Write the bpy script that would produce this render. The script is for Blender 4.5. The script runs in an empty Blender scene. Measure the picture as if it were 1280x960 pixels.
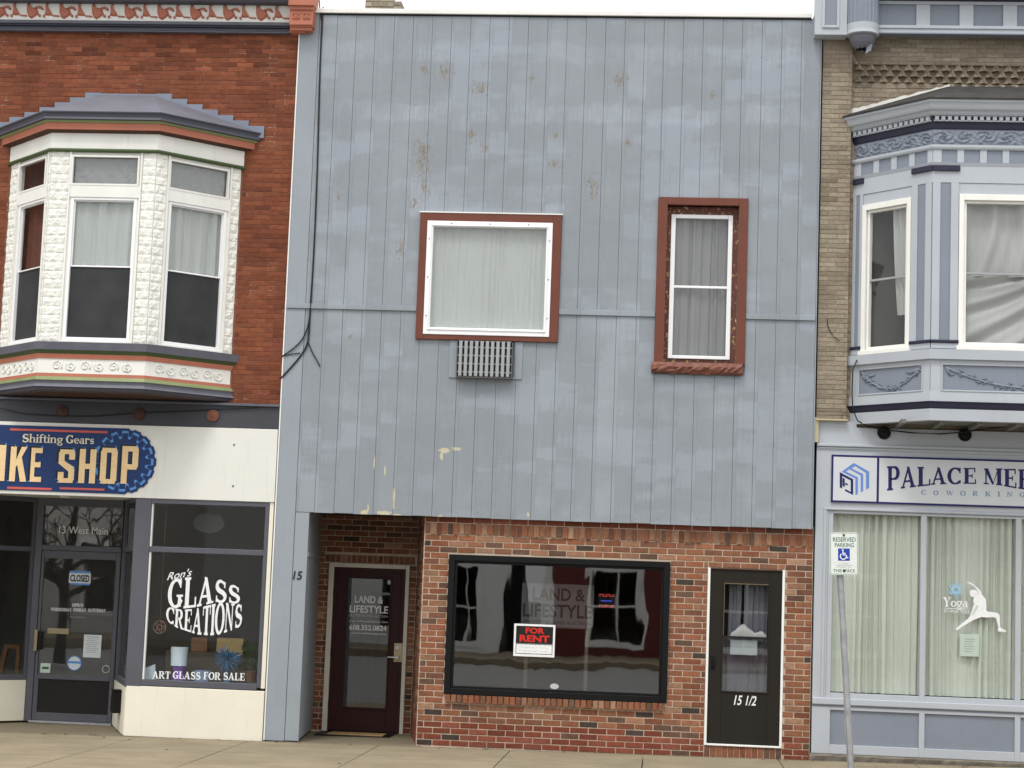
import bpy, math, random
from mathutils import Vector, Matrix
random.seed(7)
R_ = math.radians
sc = bpy.context.scene

# ---------------------------------------------------------------- camera
F_PX, YAW, PITCH, ROLL = 2300.0, R_(4.932), R_(6.204), R_(2.101)
CAM = Vector((0.0, -21.5, 1.88))
_f = Vector((-math.sin(YAW)*math.cos(PITCH), math.cos(YAW)*math.cos(PITCH), math.sin(PITCH)))
_r0 = Vector((math.cos(YAW), math.sin(YAW), 0)); _u0 = _r0.cross(_f)
C_R = _r0*math.cos(ROLL) + _u0*math.sin(ROLL)
C_U = -_r0*math.sin(ROLL) + _u0*math.cos(ROLL)
C_F = _f
cd = bpy.data.cameras.new('camera'); cam = bpy.data.objects.new('camera', cd)
sc.collection.objects.link(cam)
cd.sensor_width = 36; cd.lens = 36*F_PX/1280; cd.clip_start = .1; cd.clip_end = 600
cam.matrix_world = Matrix(((C_R.x, C_U.x, -C_F.x, CAM.x), (C_R.y, C_U.y, -C_F.y, CAM.y), (C_R.z, C_U.z, -C_F.z, CAM.z), (0, 0, 0, 1)))
sc.camera = cam

# ---------------------------------------------------------------- sky, sun, exposure
SUN_EL, SUN_AZ = R_(62), R_(198)          # azimuth measured clockwise from +y
w = bpy.data.worlds.new('World'); sc.world = w; w.use_nodes = True
nt = w.node_tree; nt.nodes.clear()
out = nt.nodes.new('ShaderNodeOutputWorld'); bg = nt.nodes.new('ShaderNodeBackground')
sky = nt.nodes.new('ShaderNodeTexSky'); sky.sky_type = 'NISHITA'; sky.sun_disc = False
sky.sun_elevation = SUN_EL; sky.sun_rotation = SUN_AZ
hs = nt.nodes.new('ShaderNodeHueSaturation'); hs.inputs['Saturation'].default_value = .25
mx = nt.nodes.new('ShaderNodeMixRGB'); mx.inputs[0].default_value = .85; mx.inputs[2].default_value = (12.0, 12.1, 12.25, 1)
nt.links.new(sky.outputs[0], hs.inputs['Color']); nt.links.new(hs.outputs[0], mx.inputs[1])
# overcast sky: the zenith about three times as bright as the horizon (standard overcast distribution)
tc_ = nt.nodes.new('ShaderNodeTexCoord'); sx_ = nt.nodes.new('ShaderNodeSeparateXYZ'); nt.links.new(tc_.outputs['Generated'], sx_.inputs[0])
mr_ = nt.nodes.new('ShaderNodeMapRange'); mr_.inputs[1].default_value = 0; mr_.inputs[2].default_value = 1; mr_.inputs[3].default_value = .62; mr_.inputs[4].default_value = 1.62; nt.links.new(sx_.outputs[2], mr_.inputs[0])
ml_ = nt.nodes.new('ShaderNodeVectorMath'); ml_.operation = 'SCALE'; nt.links.new(mx.outputs[0], ml_.inputs[0]); nt.links.new(mr_.outputs[0], ml_.inputs['Scale'])
nt.links.new(ml_.outputs[0], bg.inputs[0]); nt.links.new(bg.outputs[0], out.inputs[0])
bg.inputs[1].default_value = .12
sl = bpy.data.lights.new('sun', 'SUN'); sl.energy = 1.5; sl.angle = R_(14); sl.color = (1, .97, .92)
so = bpy.data.objects.new('sun', sl); sc.collection.objects.link(so)
sd = Vector((math.sin(SUN_AZ)*math.cos(SUN_EL), math.cos(SUN_AZ)*math.cos(SUN_EL), math.sin(SUN_EL)))
so.rotation_euler = (-sd).to_track_quat('-Z', 'Y').to_euler(); so.location = sd*40
sc.view_settings.view_transform = 'Standard'; sc.view_settings.look = 'None'
sc.view_settings.exposure = 0.20; sc.view_settings.gamma = 1
try: sc.view_settings.use_curve_mapping = False
except Exception: pass
sc.cycles.max_bounces = 8; sc.cycles.transparent_max_bounces = 16

# ---------------------------------------------------------------- photo pixel -> direction -> point on a known plane
def ray(px, py): return C_F*F_PX + C_R*(px-640) - C_U*(py-480)
def bp(px, py, Y=0.0):
    d = ray(px, py); k = (Y-CAM.y)/d.y; p = CAM + d*k
    return p.x, p.z
def PX(px, py, Y=0.0): return bp(px, py, Y)[0]
def PZ(px, py, Y=0.0): return bp(px, py, Y)[1]
def RC(l, t, r, b, Y=0.0):
    my, mx_ = (t+b)/2, (l+r)/2
    return PX(l, my, Y), PX(r, my, Y), PZ(mx_, b, Y), PZ(mx_, t, Y)
def gz(x): return -.002 + .0092*x        # the pavement rises a little towards the right

# ---------------------------------------------------------------- materials
MATS = {}
def nodes(m):
    m.use_nodes = True; n = m.node_tree.nodes; n.clear()
    o = n.new('ShaderNodeOutputMaterial'); b = n.new('ShaderNodeBsdfPrincipled')
    m.node_tree.links.new(b.outputs[0], o.inputs[0])
    return n, m.node_tree.links, b, o
def noise(n, l, vec, scale, detail=4, rough=.6, dist=0):
    t = n.new('ShaderNodeTexNoise'); t.inputs['Scale'].default_value = scale
    t.inputs['Detail'].default_value = detail; t.inputs['Roughness'].default_value = rough
    t.inputs['Distortion'].default_value = dist
    l.new(vec, t.inputs['Vector']); return t.outputs['Fac']
def mapv(n, l, vec, s):
    m = n.new('ShaderNodeMapping'); m.inputs['Scale'].default_value = s
    l.new(vec, m.inputs['Vector']); return m.outputs[0]
def ramp(n, l, fac, a, b):
    m = n.new('ShaderNodeMapRange'); m.inputs[1].default_value = a; m.inputs[2].default_value = b
    l.new(fac, m.inputs[0]); return m.outputs[0]
def mth(n, l, op, a, b=None, c=None):
    m = n.new('ShaderNodeMath'); m.operation = op
    for i, v in enumerate((a, b, c)):
        if v is None: continue
        if isinstance(v, (int, float)): m.inputs[i].default_value = v
        else: l.new(v, m.inputs[i])
    return m.outputs[0]
def mixc(n, l, fac, a, b, mode='MIX'):
    m = n.new('ShaderNodeMixRGB'); m.blend_type = mode
    for i, v in ((0, fac), (1, a), (2, b)):
        if isinstance(v, (int, float)): m.inputs[i].default_value = v
        elif isinstance(v, tuple): m.inputs[i].default_value = (*v[:3], 1)
        else: l.new(v, m.inputs[i])
    return m.outputs[0]
def bump(n, l, b, h, strength=.3, dist=.01):
    u = n.new('ShaderNodeBump'); u.inputs['Strength'].default_value = strength; u.inputs['Distance'].default_value = dist
    l.new(h, u.inputs['Height']); l.new(u.outputs[0], b.inputs['Normal'])
def paint(name, col, rough=.55, var=.10, scale=2.2, grime=.25, bmp=.08, spec=.35, streak=True, metal=0):
    """painted or plain solid surface: uneven tone, fine soiling, slight relief"""
    if name in MATS: return MATS[name]
    m = bpy.data.materials.new(name); n, l, b, o = nodes(m)
    g = n.new('ShaderNodeNewGeometry'); p = g.outputs['Position']
    big = noise(n, l, p, scale, 5); fine = noise(n, l, p, 38, 5, .7)
    st = noise(n, l, mapv(n, l, p, (9, 9, .7)) if streak else p, 1.6, 5, .65)
    c = mixc(n, l, ramp(n, l, big, .3, .7), tuple(x*(1-var) for x in col), tuple(min(.95, x*(1+var)) for x in col))
    c = mixc(n, l, mth(n, l, 'MULTIPLY', ramp(n, l, st, .56, .8), grime), c, tuple(x*.45+.012 for x in col))
    c = mixc(n, l, mth(n, l, 'MULTIPLY', ramp(n, l, fine, .62, .8), grime*.8), c, tuple(x*.6 for x in col))
    l.new(c, b.inputs['Base Color'])
    l.new(mth(n, l, 'MULTIPLY_ADD', fine, .25, rough-.12), b.inputs['Roughness'])
    b.inputs['Specular IOR Level'].default_value = spec; b.inputs['Metallic'].default_value = metal
    if bmp: bump(n, l, b, mth(n, l, 'ADD', fine, mth(n, l, 'MULTIPLY', big, .6)), bmp, .01)
    MATS[name] = m; return m
def brickmat(name, bmp=.5):
    m = bpy.data.materials.new(name); n, l, b, o = nodes(m)
    a = n.new('ShaderNodeAttribute'); a.attribute_name = 'col'
    p = n.new('ShaderNodeNewGeometry').outputs['Position']
    f1 = noise(n, l, p, 26, 5, .7); f2 = noise(n, l, p, 90, 3, .7); f3 = noise(n, l, p, 1.3, 4)
    c = mixc(n, l, ramp(n, l, f1, .3, .75), a.outputs['Color'], mixc(n, l, 1.0, a.outputs['Color'], (.62, .58, .56), 'MULTIPLY'))
    c = mixc(n, l, mth(n, l, 'MULTIPLY', ramp(n, l, f2, .62, .8), .3), c, (.42, .33, .26))
    c = mixc(n, l, mth(n, l, 'MULTIPLY', ramp(n, l, f3, .42, .72), .55), c, mixc(n, l, 1.0, c, (.55, .5, .48), 'MULTIPLY'))
    l.new(c, b.inputs['Base Color']); b.inputs['Roughness'].default_value = .85; b.inputs['Specular IOR Level'].default_value = .2
    bump(n, l, b, mth(n, l, 'ADD', f1, mth(n, l, 'MULTIPLY', f2, .5)), bmp, .012)
    MATS[name] = m; return m
def glassmat(name='glass', wave=.0, tint=(.995, 1, .998), ior=1.5):
    m = bpy.data.materials.new(name); m.use_nodes = True; n = m.node_tree.nodes; l = m.node_tree.links; n.clear()
    o = n.new('ShaderNodeOutputMaterial'); t = n.new('ShaderNodeBsdfTransparent'); t.inputs[0].default_value = (*tint, 1)
    gl = n.new('ShaderNodeBsdfGlossy'); gl.inputs['Roughness'].default_value = .015
    fr = n.new('ShaderNodeFresnel'); fr.inputs[0].default_value = ior
    mi = n.new('ShaderNodeMixShader'); ge = n.new('ShaderNodeNewGeometry'); l.new(mth(n, l, 'MULTIPLY', fr.outputs[0], mth(n, l, 'SUBTRACT', 1, ge.outputs['Backfacing'])), mi.inputs[0]); l.new(t.outputs[0], mi.inputs[1]); l.new(gl.outputs[0], mi.inputs[2])
    l.new(mi.outputs[0], o.inputs[0])
    if wave:
        p = n.new('ShaderNodeNewGeometry').outputs['Position']
        h = noise(n, l, mapv(n, l, p, (1.2, 1, .55)), 1.5, 2, .4, .4)
        u = n.new('ShaderNodeBump'); u.inputs['Strength'].default_value = 1; u.inputs['Distance'].default_value = wave
        l.new(h, u.inputs['Height']); l.new(u.outputs[0], gl.inputs['Normal'])
    MATS[name] = m; return m
def cloth(name, col, trans=.08):
    m = bpy.data.materials.new(name); m.use_nodes = True; n = m.node_tree.nodes; l = m.node_tree.links; n.clear()
    o = n.new('ShaderNodeOutputMaterial'); d = n.new('ShaderNodeBsdfDiffuse'); t = n.new('ShaderNodeBsdfTranslucent')
    p = n.new('ShaderNodeNewGeometry').outputs['Position']
    f = noise(n, l, mapv(n, l, p, (14, 14, 1)), 2, 4); f2 = noise(n, l, p, 2.5, 3)
    c = mixc(n, l, ramp(n, l, f, .3, .7), tuple(x*.90 for x in col), col)
    c = mixc(n, l, mth(n, l, 'MULTIPLY', ramp(n, l, f2, .4, .75), .15), c, tuple(x*.75 for x in col))
    l.new(c, d.inputs[0]); l.new(c, t.inputs[0])
    mi = n.new('ShaderNodeMixShader'); mi.inputs[0].default_value = trans
    l.new(d.outputs[0], mi.inputs[1]); l.new(t.outputs[0], mi.inputs[2]); l.new(mi.outputs[0], o.inputs[0])
    MATS[name] = m; return m
def ink(name, col, rough=.5):
    if name in MATS: return MATS[name]
    m = bpy.data.materials.new(name); n, l, b, o = nodes(m)
    p = n.new('ShaderNodeNewGeometry').outputs['Position']; f = noise(n, l, p, 45, 3)
    l.new(mixc(n, l, ramp(n, l, f, .35, .8), col, tuple(x*.82 for x in col)), b.inputs['Base Color'])
    b.inputs['Roughness'].default_value = rough; b.inputs['Specular IOR Level'].default_value = .3
    MATS[name] = m; return m
def siding():
    m = bpy.data.materials.new('siding paint'); n, l, b, o = nodes(m)
    p = n.new('ShaderNodeNewGeometry').outputs['Position']
    s = n.new('ShaderNodeSeparateXYZ'); l.new(p, s.inputs[0]); x, z = s.outputs[0], s.outputs[2]
    idx = mth(n, l, 'FLOOR', mth(n, l, 'DIVIDE', mth(n, l, 'ADD', x, 20 - (BOARD_X0 % BOARD_W)), BOARD_W))
    wn = n.new('ShaderNodeTexWhiteNoise'); wn.noise_dimensions = '1D'; l.new(idx, wn.inputs['W']); rnd = wn.outputs['Value']
    dn = noise(n, l, p, 2.3, 4)
    soft = noise(n, l, mapv(n, l, p, (1.1, 1, .45)), 1.0, 6, .7)
    fine = noise(n, l, p, 11, 6, .75)
    brush = noise(n, l, mapv(n, l, p, (26, 1, 1.6)), 1.5, 6, .72)
    c = mixc(n, l, ramp(n, l, soft, .3, .72), (.220, .243, .264), (.280, .303, .330))
    c = mixc(n, l, mth(n, l, 'MULTIPLY', ramp(n, l, fine, .35, .75), .35), c, (.272, .304, .326))
    # touched-up areas: each board carries its own run of lighter paint, ends brushed out
    def runs(sx, sz, a_, b_, seed):
        cv = n.new('ShaderNodeCombineXYZ')
        xq = mth(n, l, 'ADD', mth(n, l, 'MULTIPLY', idx, BOARD_W*.75), mth(n, l, 'MULTIPLY', x, .25))
        l.new(mth(n, l, 'ADD', mth(n, l, 'MULTIPLY', xq, sx), mth(n, l, 'MULTIPLY_ADD', rnd, .30, seed)), cv.inputs[0])
        l.new(mth(n, l, 'ADD', mth(n, l, 'MULTIPLY', z, sz), mth(n, l, 'MULTIPLY', rnd, .38)), cv.inputs[2])
        t = noise(n, l, cv.outputs[0], 1.0, 5, .55)
        return ramp(n, l, mth(n, l, 'MULTIPLY_ADD', mth(n, l, 'SUBTRACT', brush, .5), .20, t), a_, b_)
    c = mixc(n, l, mth(n, l, 'MULTIPLY', runs(.9, 1.5, .53, .57, 3.0), .50), c, (.325, .358, .412))
    c = mixc(n, l, mth(n, l, 'MULTIPLY', runs(1.5, .8, .56, .62, 11.0), .38), c, (.355, .386, .430))
    c = mixc(n, l, mth(n, l, 'MULTIPLY', runs(1.1, 2.2, .55, .60, 23.0), .30), c, (.215, .236, .258))
    zz = mth(n, l, 'ADD', mth(n, l, 'ADD', z, mth(n, l, 'MULTIPLY', rnd, .06)), mth(n, l, 'MULTIPLY', dn, .40))
    for (pz, h, k) in ((PZ(700, 64)+.20, .15, .55), (PZ(700, 139)+.20, .13, .8), (PZ(700, 508)+.22, .12, .35), (PZ(700, 235)+.2, .07, .25)):
        dd_ = mth(n, l, 'ABSOLUTE', mth(n, l, 'SUBTRACT', zz, pz))
        bnd = n.new('ShaderNodeMapRange'); bnd.inputs[1].default_value = h; bnd.inputs[2].default_value = h*.55; l.new(dd_, bnd.inputs[0])
        kk = mth(n, l, 'MULTIPLY', mth(n, l, 'MULTIPLY', bnd.outputs[0], ramp(n, l, soft, .38, .60)), mth(n, l, 'MULTIPLY', ramp(n, l, brush, .28, .66), k))
        c = mixc(n, l, kk, c, (.385, .420, .475))
    c = mixc(n, l, mth(n, l, 'MULTIPLY', ramp(n, l, brush, .52, .80), .22), c, (.165, .186, .20))
    c = mixc(n, l, mth(n, l, 'MULTIPLY', rnd, .16), c, (.195, .222, .242))
    # dirt washed down beside the grooves, nail heads
    fr_ = mth(n, l, 'FRACT', mth(n, l, 'DIVIDE', mth(n, l, 'ADD', x, 20 - (BOARD_X0 % BOARD_W)), BOARD_W))
    ed = mth(n, l, 'MINIMUM', fr_, mth(n, l, 'SUBTRACT', 1, fr_))
    em_ = n.new('ShaderNodeMapRange'); em_.inputs[1].default_value = .05; em_.inputs[2].default_value = .0; l.new(ed, em_.inputs[0])
    c = mixc(n, l, mth(n, l, 'MULTIPLY', mth(n, l, 'MULTIPLY', em_.outputs[0], ramp(n, l, brush, .35, .7)), .45), c, (.15, .165, .17))
    nz = mth(n, l, 'SUBTRACT', mth(n, l, 'FRACT', mth(n, l, 'MULTIPLY_ADD', rnd, .12, mth(n, l, 'DIVIDE', z, .61))), .5)
    nx = mth(n, l, 'SUBTRACT', fr_, .12)
    nd = mth(n, l, 'SQRT', mth(n, l, 'ADD', mth(n, l, 'POWER', mth(n, l, 'MULTIPLY', nz, .61), 2), mth(n, l, 'POWER', mth(n, l, 'MULTIPLY', nx, BOARD_W), 2)))
    nm_ = n.new('ShaderNodeMapRange'); nm_.inputs[1].default_value = .008; nm_.inputs[2].default_value = .005; l.new(nd, nm_.inputs[0])
    c = mixc(n, l, mth(n, l, 'MULTIPLY', nm_.outputs[0], .55), c, (.10, .095, .09))
    # peeling spots
    def spots(lst):
        acc = None
        for (px, py, rx, ry) in lst:
            cx, cz = bp(px, py)
            dx = mth(n, l, 'DIVIDE', mth(n, l, 'SUBTRACT', x, cx), rx/107); dz = mth(n, l, 'DIVIDE', mth(n, l, 'SUBTRACT', z, cz), ry/107)
            d = mth(n, l, 'SQRT', mth(n, l, 'ADD', mth(n, l, 'MULTIPLY', dx, dx), mth(n, l, 'MULTIPLY', dz, dz)))
            v = mth(n, l, 'MAXIMUM', mth(n, l, 'SUBTRACT', 1, d), 0)
            acc = v if acc is None else mth(n, l, 'MAXIMUM', acc, v)
        return acc
    pn = noise(n, l, mapv(n, l, p, (34, 1, 11)), 1.0, 8, .75)
    brown = spots([(557, 90, 22, 26), (532, 88, 16, 20), (600, 112, 26, 22), (590, 170, 10, 26), (528, 195, 26, 60), (605, 185, 14, 22), (531, 232, 16, 30), (693, 204, 14, 14),
                   (741, 235, 16, 40), (785, 178, 12, 24), (518, 255, 14, 16), (424, 246, 10, 16), (437, 421, 9, 10), (775, 100, 24, 24), (890, 120, 14, 18), (500, 310, 12, 34), (664, 98, 10, 14), (695, 170, 10, 14)])
    fl = mth(n, l, 'MULTIPLY_ADD', brown, .27, pn)
    pk = ramp(n, l, fl, .70, .735)
    tan_ = mixc(n, l, ramp(n, l, noise(n, l, p, 30, 3), .35, .65), (.33, .25, .14), (.085, .062, .045))
    c = mixc(n, l, mth(n, l, 'MULTIPLY', pk, .62), c, tan_)
    sp = ramp(n, l, pn, .80, .815); c = mixc(n, l, mth(n, l, 'MULTIPLY', sp, .7), c, (.16, .14, .11))
    cream = spots([(556, 563, 11, 6), (570, 561, 11, 3.5), (552, 570, 4, 9), (492, 622, 2.6, 24), (480, 641, 15, 5), (455, 641, 8, 6), (460, 635, 2, 8), (468, 578, 1.8, 13), (481, 588, 1.6, 12), (550, 646, 5, 4), (660, 643, 3, 5), (496, 644, 10, 3)])
    cn = noise(n, l, p, 24, 6, .7)
    cn = noise(n, l, mapv(n, l, p, (46, 1, 20)), 1, 6, .75)
    ck = ramp(n, l, mth(n, l, 'MULTIPLY_ADD', cream, .62, mth(n, l, 'MULTIPLY', cn, 1.5)), .98, 1.06)
    c = mixc(n, l, mth(n, l, 'MULTIPLY', ck, .92), c, mixc(n, l, ramp(n, l, cn, .45, .65), (.55, .50, .38), (.50, .43, .25)))
    l.new(c, b.inputs['Base Color']); b.inputs['Roughness'].default_value = .62; b.inputs['Specular IOR Level'].default_value = .25
    h = mth(n, l, 'ADD', mth(n, l, 'MULTIPLY', brush, .5), mth(n, l, 'MULTIPLY', mth(n, l, 'ADD', pk, ck), -.5))
    bump(n, l, b, h, .35, .006)
    MATS['siding'] = m; return m
def concrete():
    m = bpy.data.materials.new('pavement'); n, l, b, o = nodes(m)
    p = n.new('ShaderNodeNewGeometry').outputs['Position']
    a = noise(n, l, p, 1.4, 6, .6); f = noise(n, l, p, 60, 5, .75); s = noise(n, l, mapv(n, l, p, (.5, 2.2, 1)), 2, 5)
    c = mixc(n, l, ramp(n, l, a, .3, .7), (.205, .168, .112), (.275, .229, .156))
    c = mixc(n, l, mth(n, l, 'MULTIPLY', ramp(n, l, s, .50, .72), .55), c, (.165, .135, .092))
    c = mixc(n, l, mth(n, l, 'MULTIPLY', ramp(n, l, f, .55, .72), .55), c, (.17, .14, .095))
    gum = n.new('ShaderNodeTexVoronoi'); gum.inputs['Scale'].default_value = 3.2; l.new(p, gum.inputs['Vector'])
    gk = n.new('ShaderNodeMapRange'); gk.inputs[1].default_value = .085; gk.inputs[2].default_value = .06; l.new(gum.outputs['Distance'], gk.inputs[0])
    c = mixc(n, l, mth(n, l, 'MULTIPLY', gk.outputs[0], mth(n, l, 'MULTIPLY', ramp(n, l, noise(n, l, p, 1.7, 2), .5, .55), .55)), c, (.09, .075, .055))
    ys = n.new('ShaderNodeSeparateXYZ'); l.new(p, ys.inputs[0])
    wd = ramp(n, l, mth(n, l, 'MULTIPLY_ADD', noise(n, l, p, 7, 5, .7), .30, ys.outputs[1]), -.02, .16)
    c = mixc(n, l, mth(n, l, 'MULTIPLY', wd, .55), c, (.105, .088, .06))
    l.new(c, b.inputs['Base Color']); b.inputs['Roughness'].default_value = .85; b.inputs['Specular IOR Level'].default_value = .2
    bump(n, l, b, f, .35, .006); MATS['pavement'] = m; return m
def worn(name, col, under, amount=.6, scale=18):
    """paint chipped down to another colour"""
    m = bpy.data.materials.new(name); n, l, b, o = nodes(m)
    p = n.new('ShaderNodeNewGeometry').outputs['Position']
    f = noise(n, l, mapv(n, l, p, (1.3, 1, .8)), scale, 7, .7); g = noise(n, l, p, 3, 4)
    c = mixc(n, l, ramp(n, l, g, .3, .7), tuple(x*.88 for x in col), tuple(x*1.1 for x in col))
    k = ramp(n, l, f, amount, amount+.03)
    c = mixc(n, l, k, c, mixc(n, l, ramp(n, l, noise(n, l, p, 50, 3), .4, .6), under, tuple(x*.35 for x in under)))
    l.new(c, b.inputs['Base Color']); b.inputs['Roughness'].default_value = .6
    bump(n, l, b, mth(n, l, 'MULTIPLY', k, -1), .4, .006); MATS[name] = m; return m

# ---------------------------------------------------------------- mesh builder
WL = {}
class Face:                               # a vertical plane: origin, direction along it, outward normal
    def __init__(s, a, b):
        s.o = Vector((a[0], a[1], 0)); d = Vector((b[0]-a[0], b[1]-a[1], 0)); s.len = d.length; s.u = d.normalized()
        s.n = Vector((s.u.y, -s.u.x, 0))
    def P(s, u, z, d=0): v = s.o + s.u*u + s.n*d; return (v.x, v.y, z)
    def px(s, px, py, d=0):
        r = ray(px, py); q = s.o + s.n*d; k = (q-CAM).dot(s.n)/r.dot(s.n); p = CAM + r*k
        return (p-s.o).dot(s.u), p.z
    def rc(s, l, t, r, b, d=0):
        mx_, my = (l+r)/2, (t+b)/2
        return s.px(l, my, d)[0], s.px(r, my, d)[0], s.px(mx_, b, d)[1], s.px(mx_, t, d)[1]
def flat(Y): return Face((0, Y), (1, Y))
class MB:
    def __init__(s): s.v = []; s.f = []
    def add(s, vs, fs):
        k = len(s.v); s.v += [tuple(v) for v in vs]; s.f += [tuple(i+k for i in f) for f in fs]; return s
    def box(s, x0, x1, y0, y1, z0, z1):
        return s.add([(x0,y0,z0),(x1,y0,z0),(x1,y1,z0),(x0,y1,z0),(x0,y0,z1),(x1,y0,z1),(x1,y1,z1),(x0,y1,z1)],
                     [(0,3,2,1),(4,5,6,7),(0,1,5,4),(1,2,6,5),(2,3,7,6),(3,0,4,7)])
    def fbox(s, F, u0, u1, z0, z1, d0, d1):
        a, b = d1, d0                     # d1 outward
        P = F.P
        return s.add([P(u0,z0,a),P(u1,z0,a),P(u1,z0,b),P(u0,z0,b),P(u0,z1,a),P(u1,z1,a),P(u1,z1,b),P(u0,z1,b)],
                     [(0,3,2,1),(4,5,6,7),(0,1,5,4),(1,2,6,5),(2,3,7,6),(3,0,4,7)])
    def ring(s, F, u0, u1, z0, z1, w, d0, d1, wt=None, wb=None):
        wt = w if wt is None else wt; wb = w if wb is None else wb
        s.fbox(F, u0, u0+w, z0, z1, d0, d1); s.fbox(F, u1-w, u1, z0, z1, d0, d1)
        if wt: s.fbox(F, u0+w, u1-w, z1-wt, z1, d0, d1)
        if wb: s.fbox(F, u0+w, u1-w, z0, z0+wb, d0, d1)
        return s
    def prism(s, F, pts, d0, d1):         # polygon (u, z) extruded along the normal
        n = len(pts)
        ar = sum(pts[i][0]*pts[(i+1)%n][1]-pts[(i+1)%n][0]*pts[i][1] for i in range(n))
        if ar < 0: pts = pts[::-1]
        return s.add([F.P(u, z, d1) for u, z in pts] + [F.P(u, z, d0) for u, z in pts],
                     [tuple(range(n)), tuple(range(2*n-1, n-1, -1))] + [(i, i+n, (i+1)%n+n, (i+1)%n) for i in range(n)])
    def tube(s, pts, r, seg=8, r1=None, cap=True):
        pts = [Vector(p) for p in pts]; r1 = r if r1 is None else r1; k = len(s.v); N = len(pts)
        ref = None
        for i, p in enumerate(pts):
            t = (pts[min(i+1, N-1)] - pts[max(i-1, 0)]).normalized()
            if ref is None: ref = Vector((0, 0, 1)) if abs(t.z) < .9 else Vector((1, 0, 0))
            a = t.cross(ref).normalized(); b = t.cross(a); ref = b.cross(t) if False else ref
            q = r + (r1-r)*i/max(1, N-1)
            for j in range(seg):
                an = 2*math.pi*j/seg; s.v.append(tuple(p + a*math.cos(an)*q + b*math.sin(an)*q))
        for i in range(N-1):
            for j in range(seg):
                s.f.append((k+i*seg+j, k+i*seg+(j+1)%seg, k+(i+1)*seg+(j+1)%seg, k+(i+1)*seg+j))
        if cap:
            s.f.append(tuple(k+j for j in range(seg))[::-1]); s.f.append(tuple(k+(N-1)*seg+j for j in range(seg)))
        return s
    def lathe(s, c, prof, axis='y', seg=24, flute=0):
        # prof: (radius, position along the axis)
        k = len(s.v); N = len(prof)
        for (r, h) in prof:
            for j in range(seg):
                an = 2*math.pi*j/seg; rr = r*(1 - flute*(j % 2))
                if axis == 'y': s.v.append((c[0]+rr*math.cos(an), c[1]+h, c[2]+rr*math.sin(an)))
                else: s.v.append((c[0]+rr*math.cos(an), c[1]+rr*math.sin(an), c[2]+h))
        for i in range(N-1):
            for j in range(seg):
                q = (k+i*seg+j, k+i*seg+(j+1)%seg, k+(i+1)*seg+(j+1)%seg, k+(i+1)*seg+j)
                s.f.append(q if axis != 'y' else q[::-1])
        s.f.append(tuple(k+j for j in range(seg))); s.f.append(tuple(k+(N-1)*seg+j for j in range(seg))[::-1])
        return s
    def sweep(s, plan, yw, prof):
        """closed profile (offset outwards, z) carried round a bay plan that ends on the wall y = yw"""
        rows = []
        for (o, z) in prof: rows.append([(x, y, z) for x, y in offset_plan(plan, yw, o)])
        n = len(prof); m = len(plan); k = len(s.v)
        for r in rows: s.v += r
        for i in range(n):
            for j in range(m-1):
                a = k+i*m+j; b = k+((i+1) % n)*m+j
                s.f.append((a, a+1, b+1, b))
        s.f.append(tuple(k+i*m for i in range(n))); s.f.append(tuple(k+i*m+m-1 for i in range(n))[::-1])
        return s
    def build(s, name, mat, parent=None, smooth=False, bevel=0, loc=None, col=None, recalc=False):
        me = bpy.data.meshes.new(name)
        xs = [v[0] for v in s.v]; ys = [v[1] for v in s.v]; zs = [v[2] for v in s.v]
        c = Vector(((min(xs)+max(xs))/2, (min(ys)+max(ys))/2, min(zs))) if loc is None else Vector(loc)
        me.from_pydata([(v[0]-c.x, v[1]-c.y, v[2]-c.z) for v in s.v], [], s.f)
        if recalc:
            import bmesh
            bm = bmesh.new(); bm.from_mesh(me); bmesh.ops.recalc_face_normals(bm, faces=bm.faces[:]); bm.to_mesh(me); bm.free()
        if smooth:
            for p in me.polygons: p.use_smooth = True
        if col is not None:
            at = me.color_attributes.new('col', 'FLOAT_COLOR', 'POINT')
            if callable(getattr(col, 'keys', None)) or isinstance(col, list):
                for i, cc in enumerate(col): at.data[i].color = (*cc, 1)
            else:
                for d in at.data: d.color = (*col, 1)
        me.materials.append(MATS[mat] if isinstance(mat, str) else mat)
        ob = bpy.data.objects.new(name, me); sc.collection.objects.link(ob)
        if parent is not None: ob.parent = parent; ob.location = c - WL[parent.name]
        else: ob.location = c
        WL[ob.name] = c
        if bevel:
            bv = ob.modifiers.new('bevel', 'BEVEL'); bv.width = bevel; bv.segments = 2; bv.limit_method = 'ANGLE'; bv.angle_limit = R_(40)
        return ob
def offset_plan(plan, yw, o):
    P = [Vector((p[0], p[1])) for p in plan]; L = []
    for a, b in zip(P[:-1], P[1:]):
        d = (b-a).normalized(); nrm = Vector((d.y, -d.x)); L.append((a+nrm*o, d))
    res = []
    a, d = L[0]; t = (yw-a.y)/d.y; res.append((a.x+d.x*t, yw))
    for (a, d), (b, e) in zip(L[:-1], L[1:]):
        den = d.x*e.y - d.y*e.x; t = ((b.x-a.x)*e.y-(b.y-a.y)*e.x)/den; res.append((a.x+d.x*t, a.y+d.y*t))
    a, d = L[-1]; t = (yw-a.y)/d.y; res.append((a.x+d.x*t, yw))
    return res
def tag(o, label, cat, group=None):
    o['label'] = label; o['category'] = cat
    if group: o['group'] = group
    return o
def thing(name, label, cat, loc, group=None):
    o = bpy.data.objects.new(name, None); sc.collection.objects.link(o); o.location = loc; o.empty_display_size = .2
    WL[o.name] = Vector(loc); return tag(o, label, cat, group)
def stuff(o): o['kind'] = 'stuff'; return o
def structure(o): o['kind'] = 'structure'; return o
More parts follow.
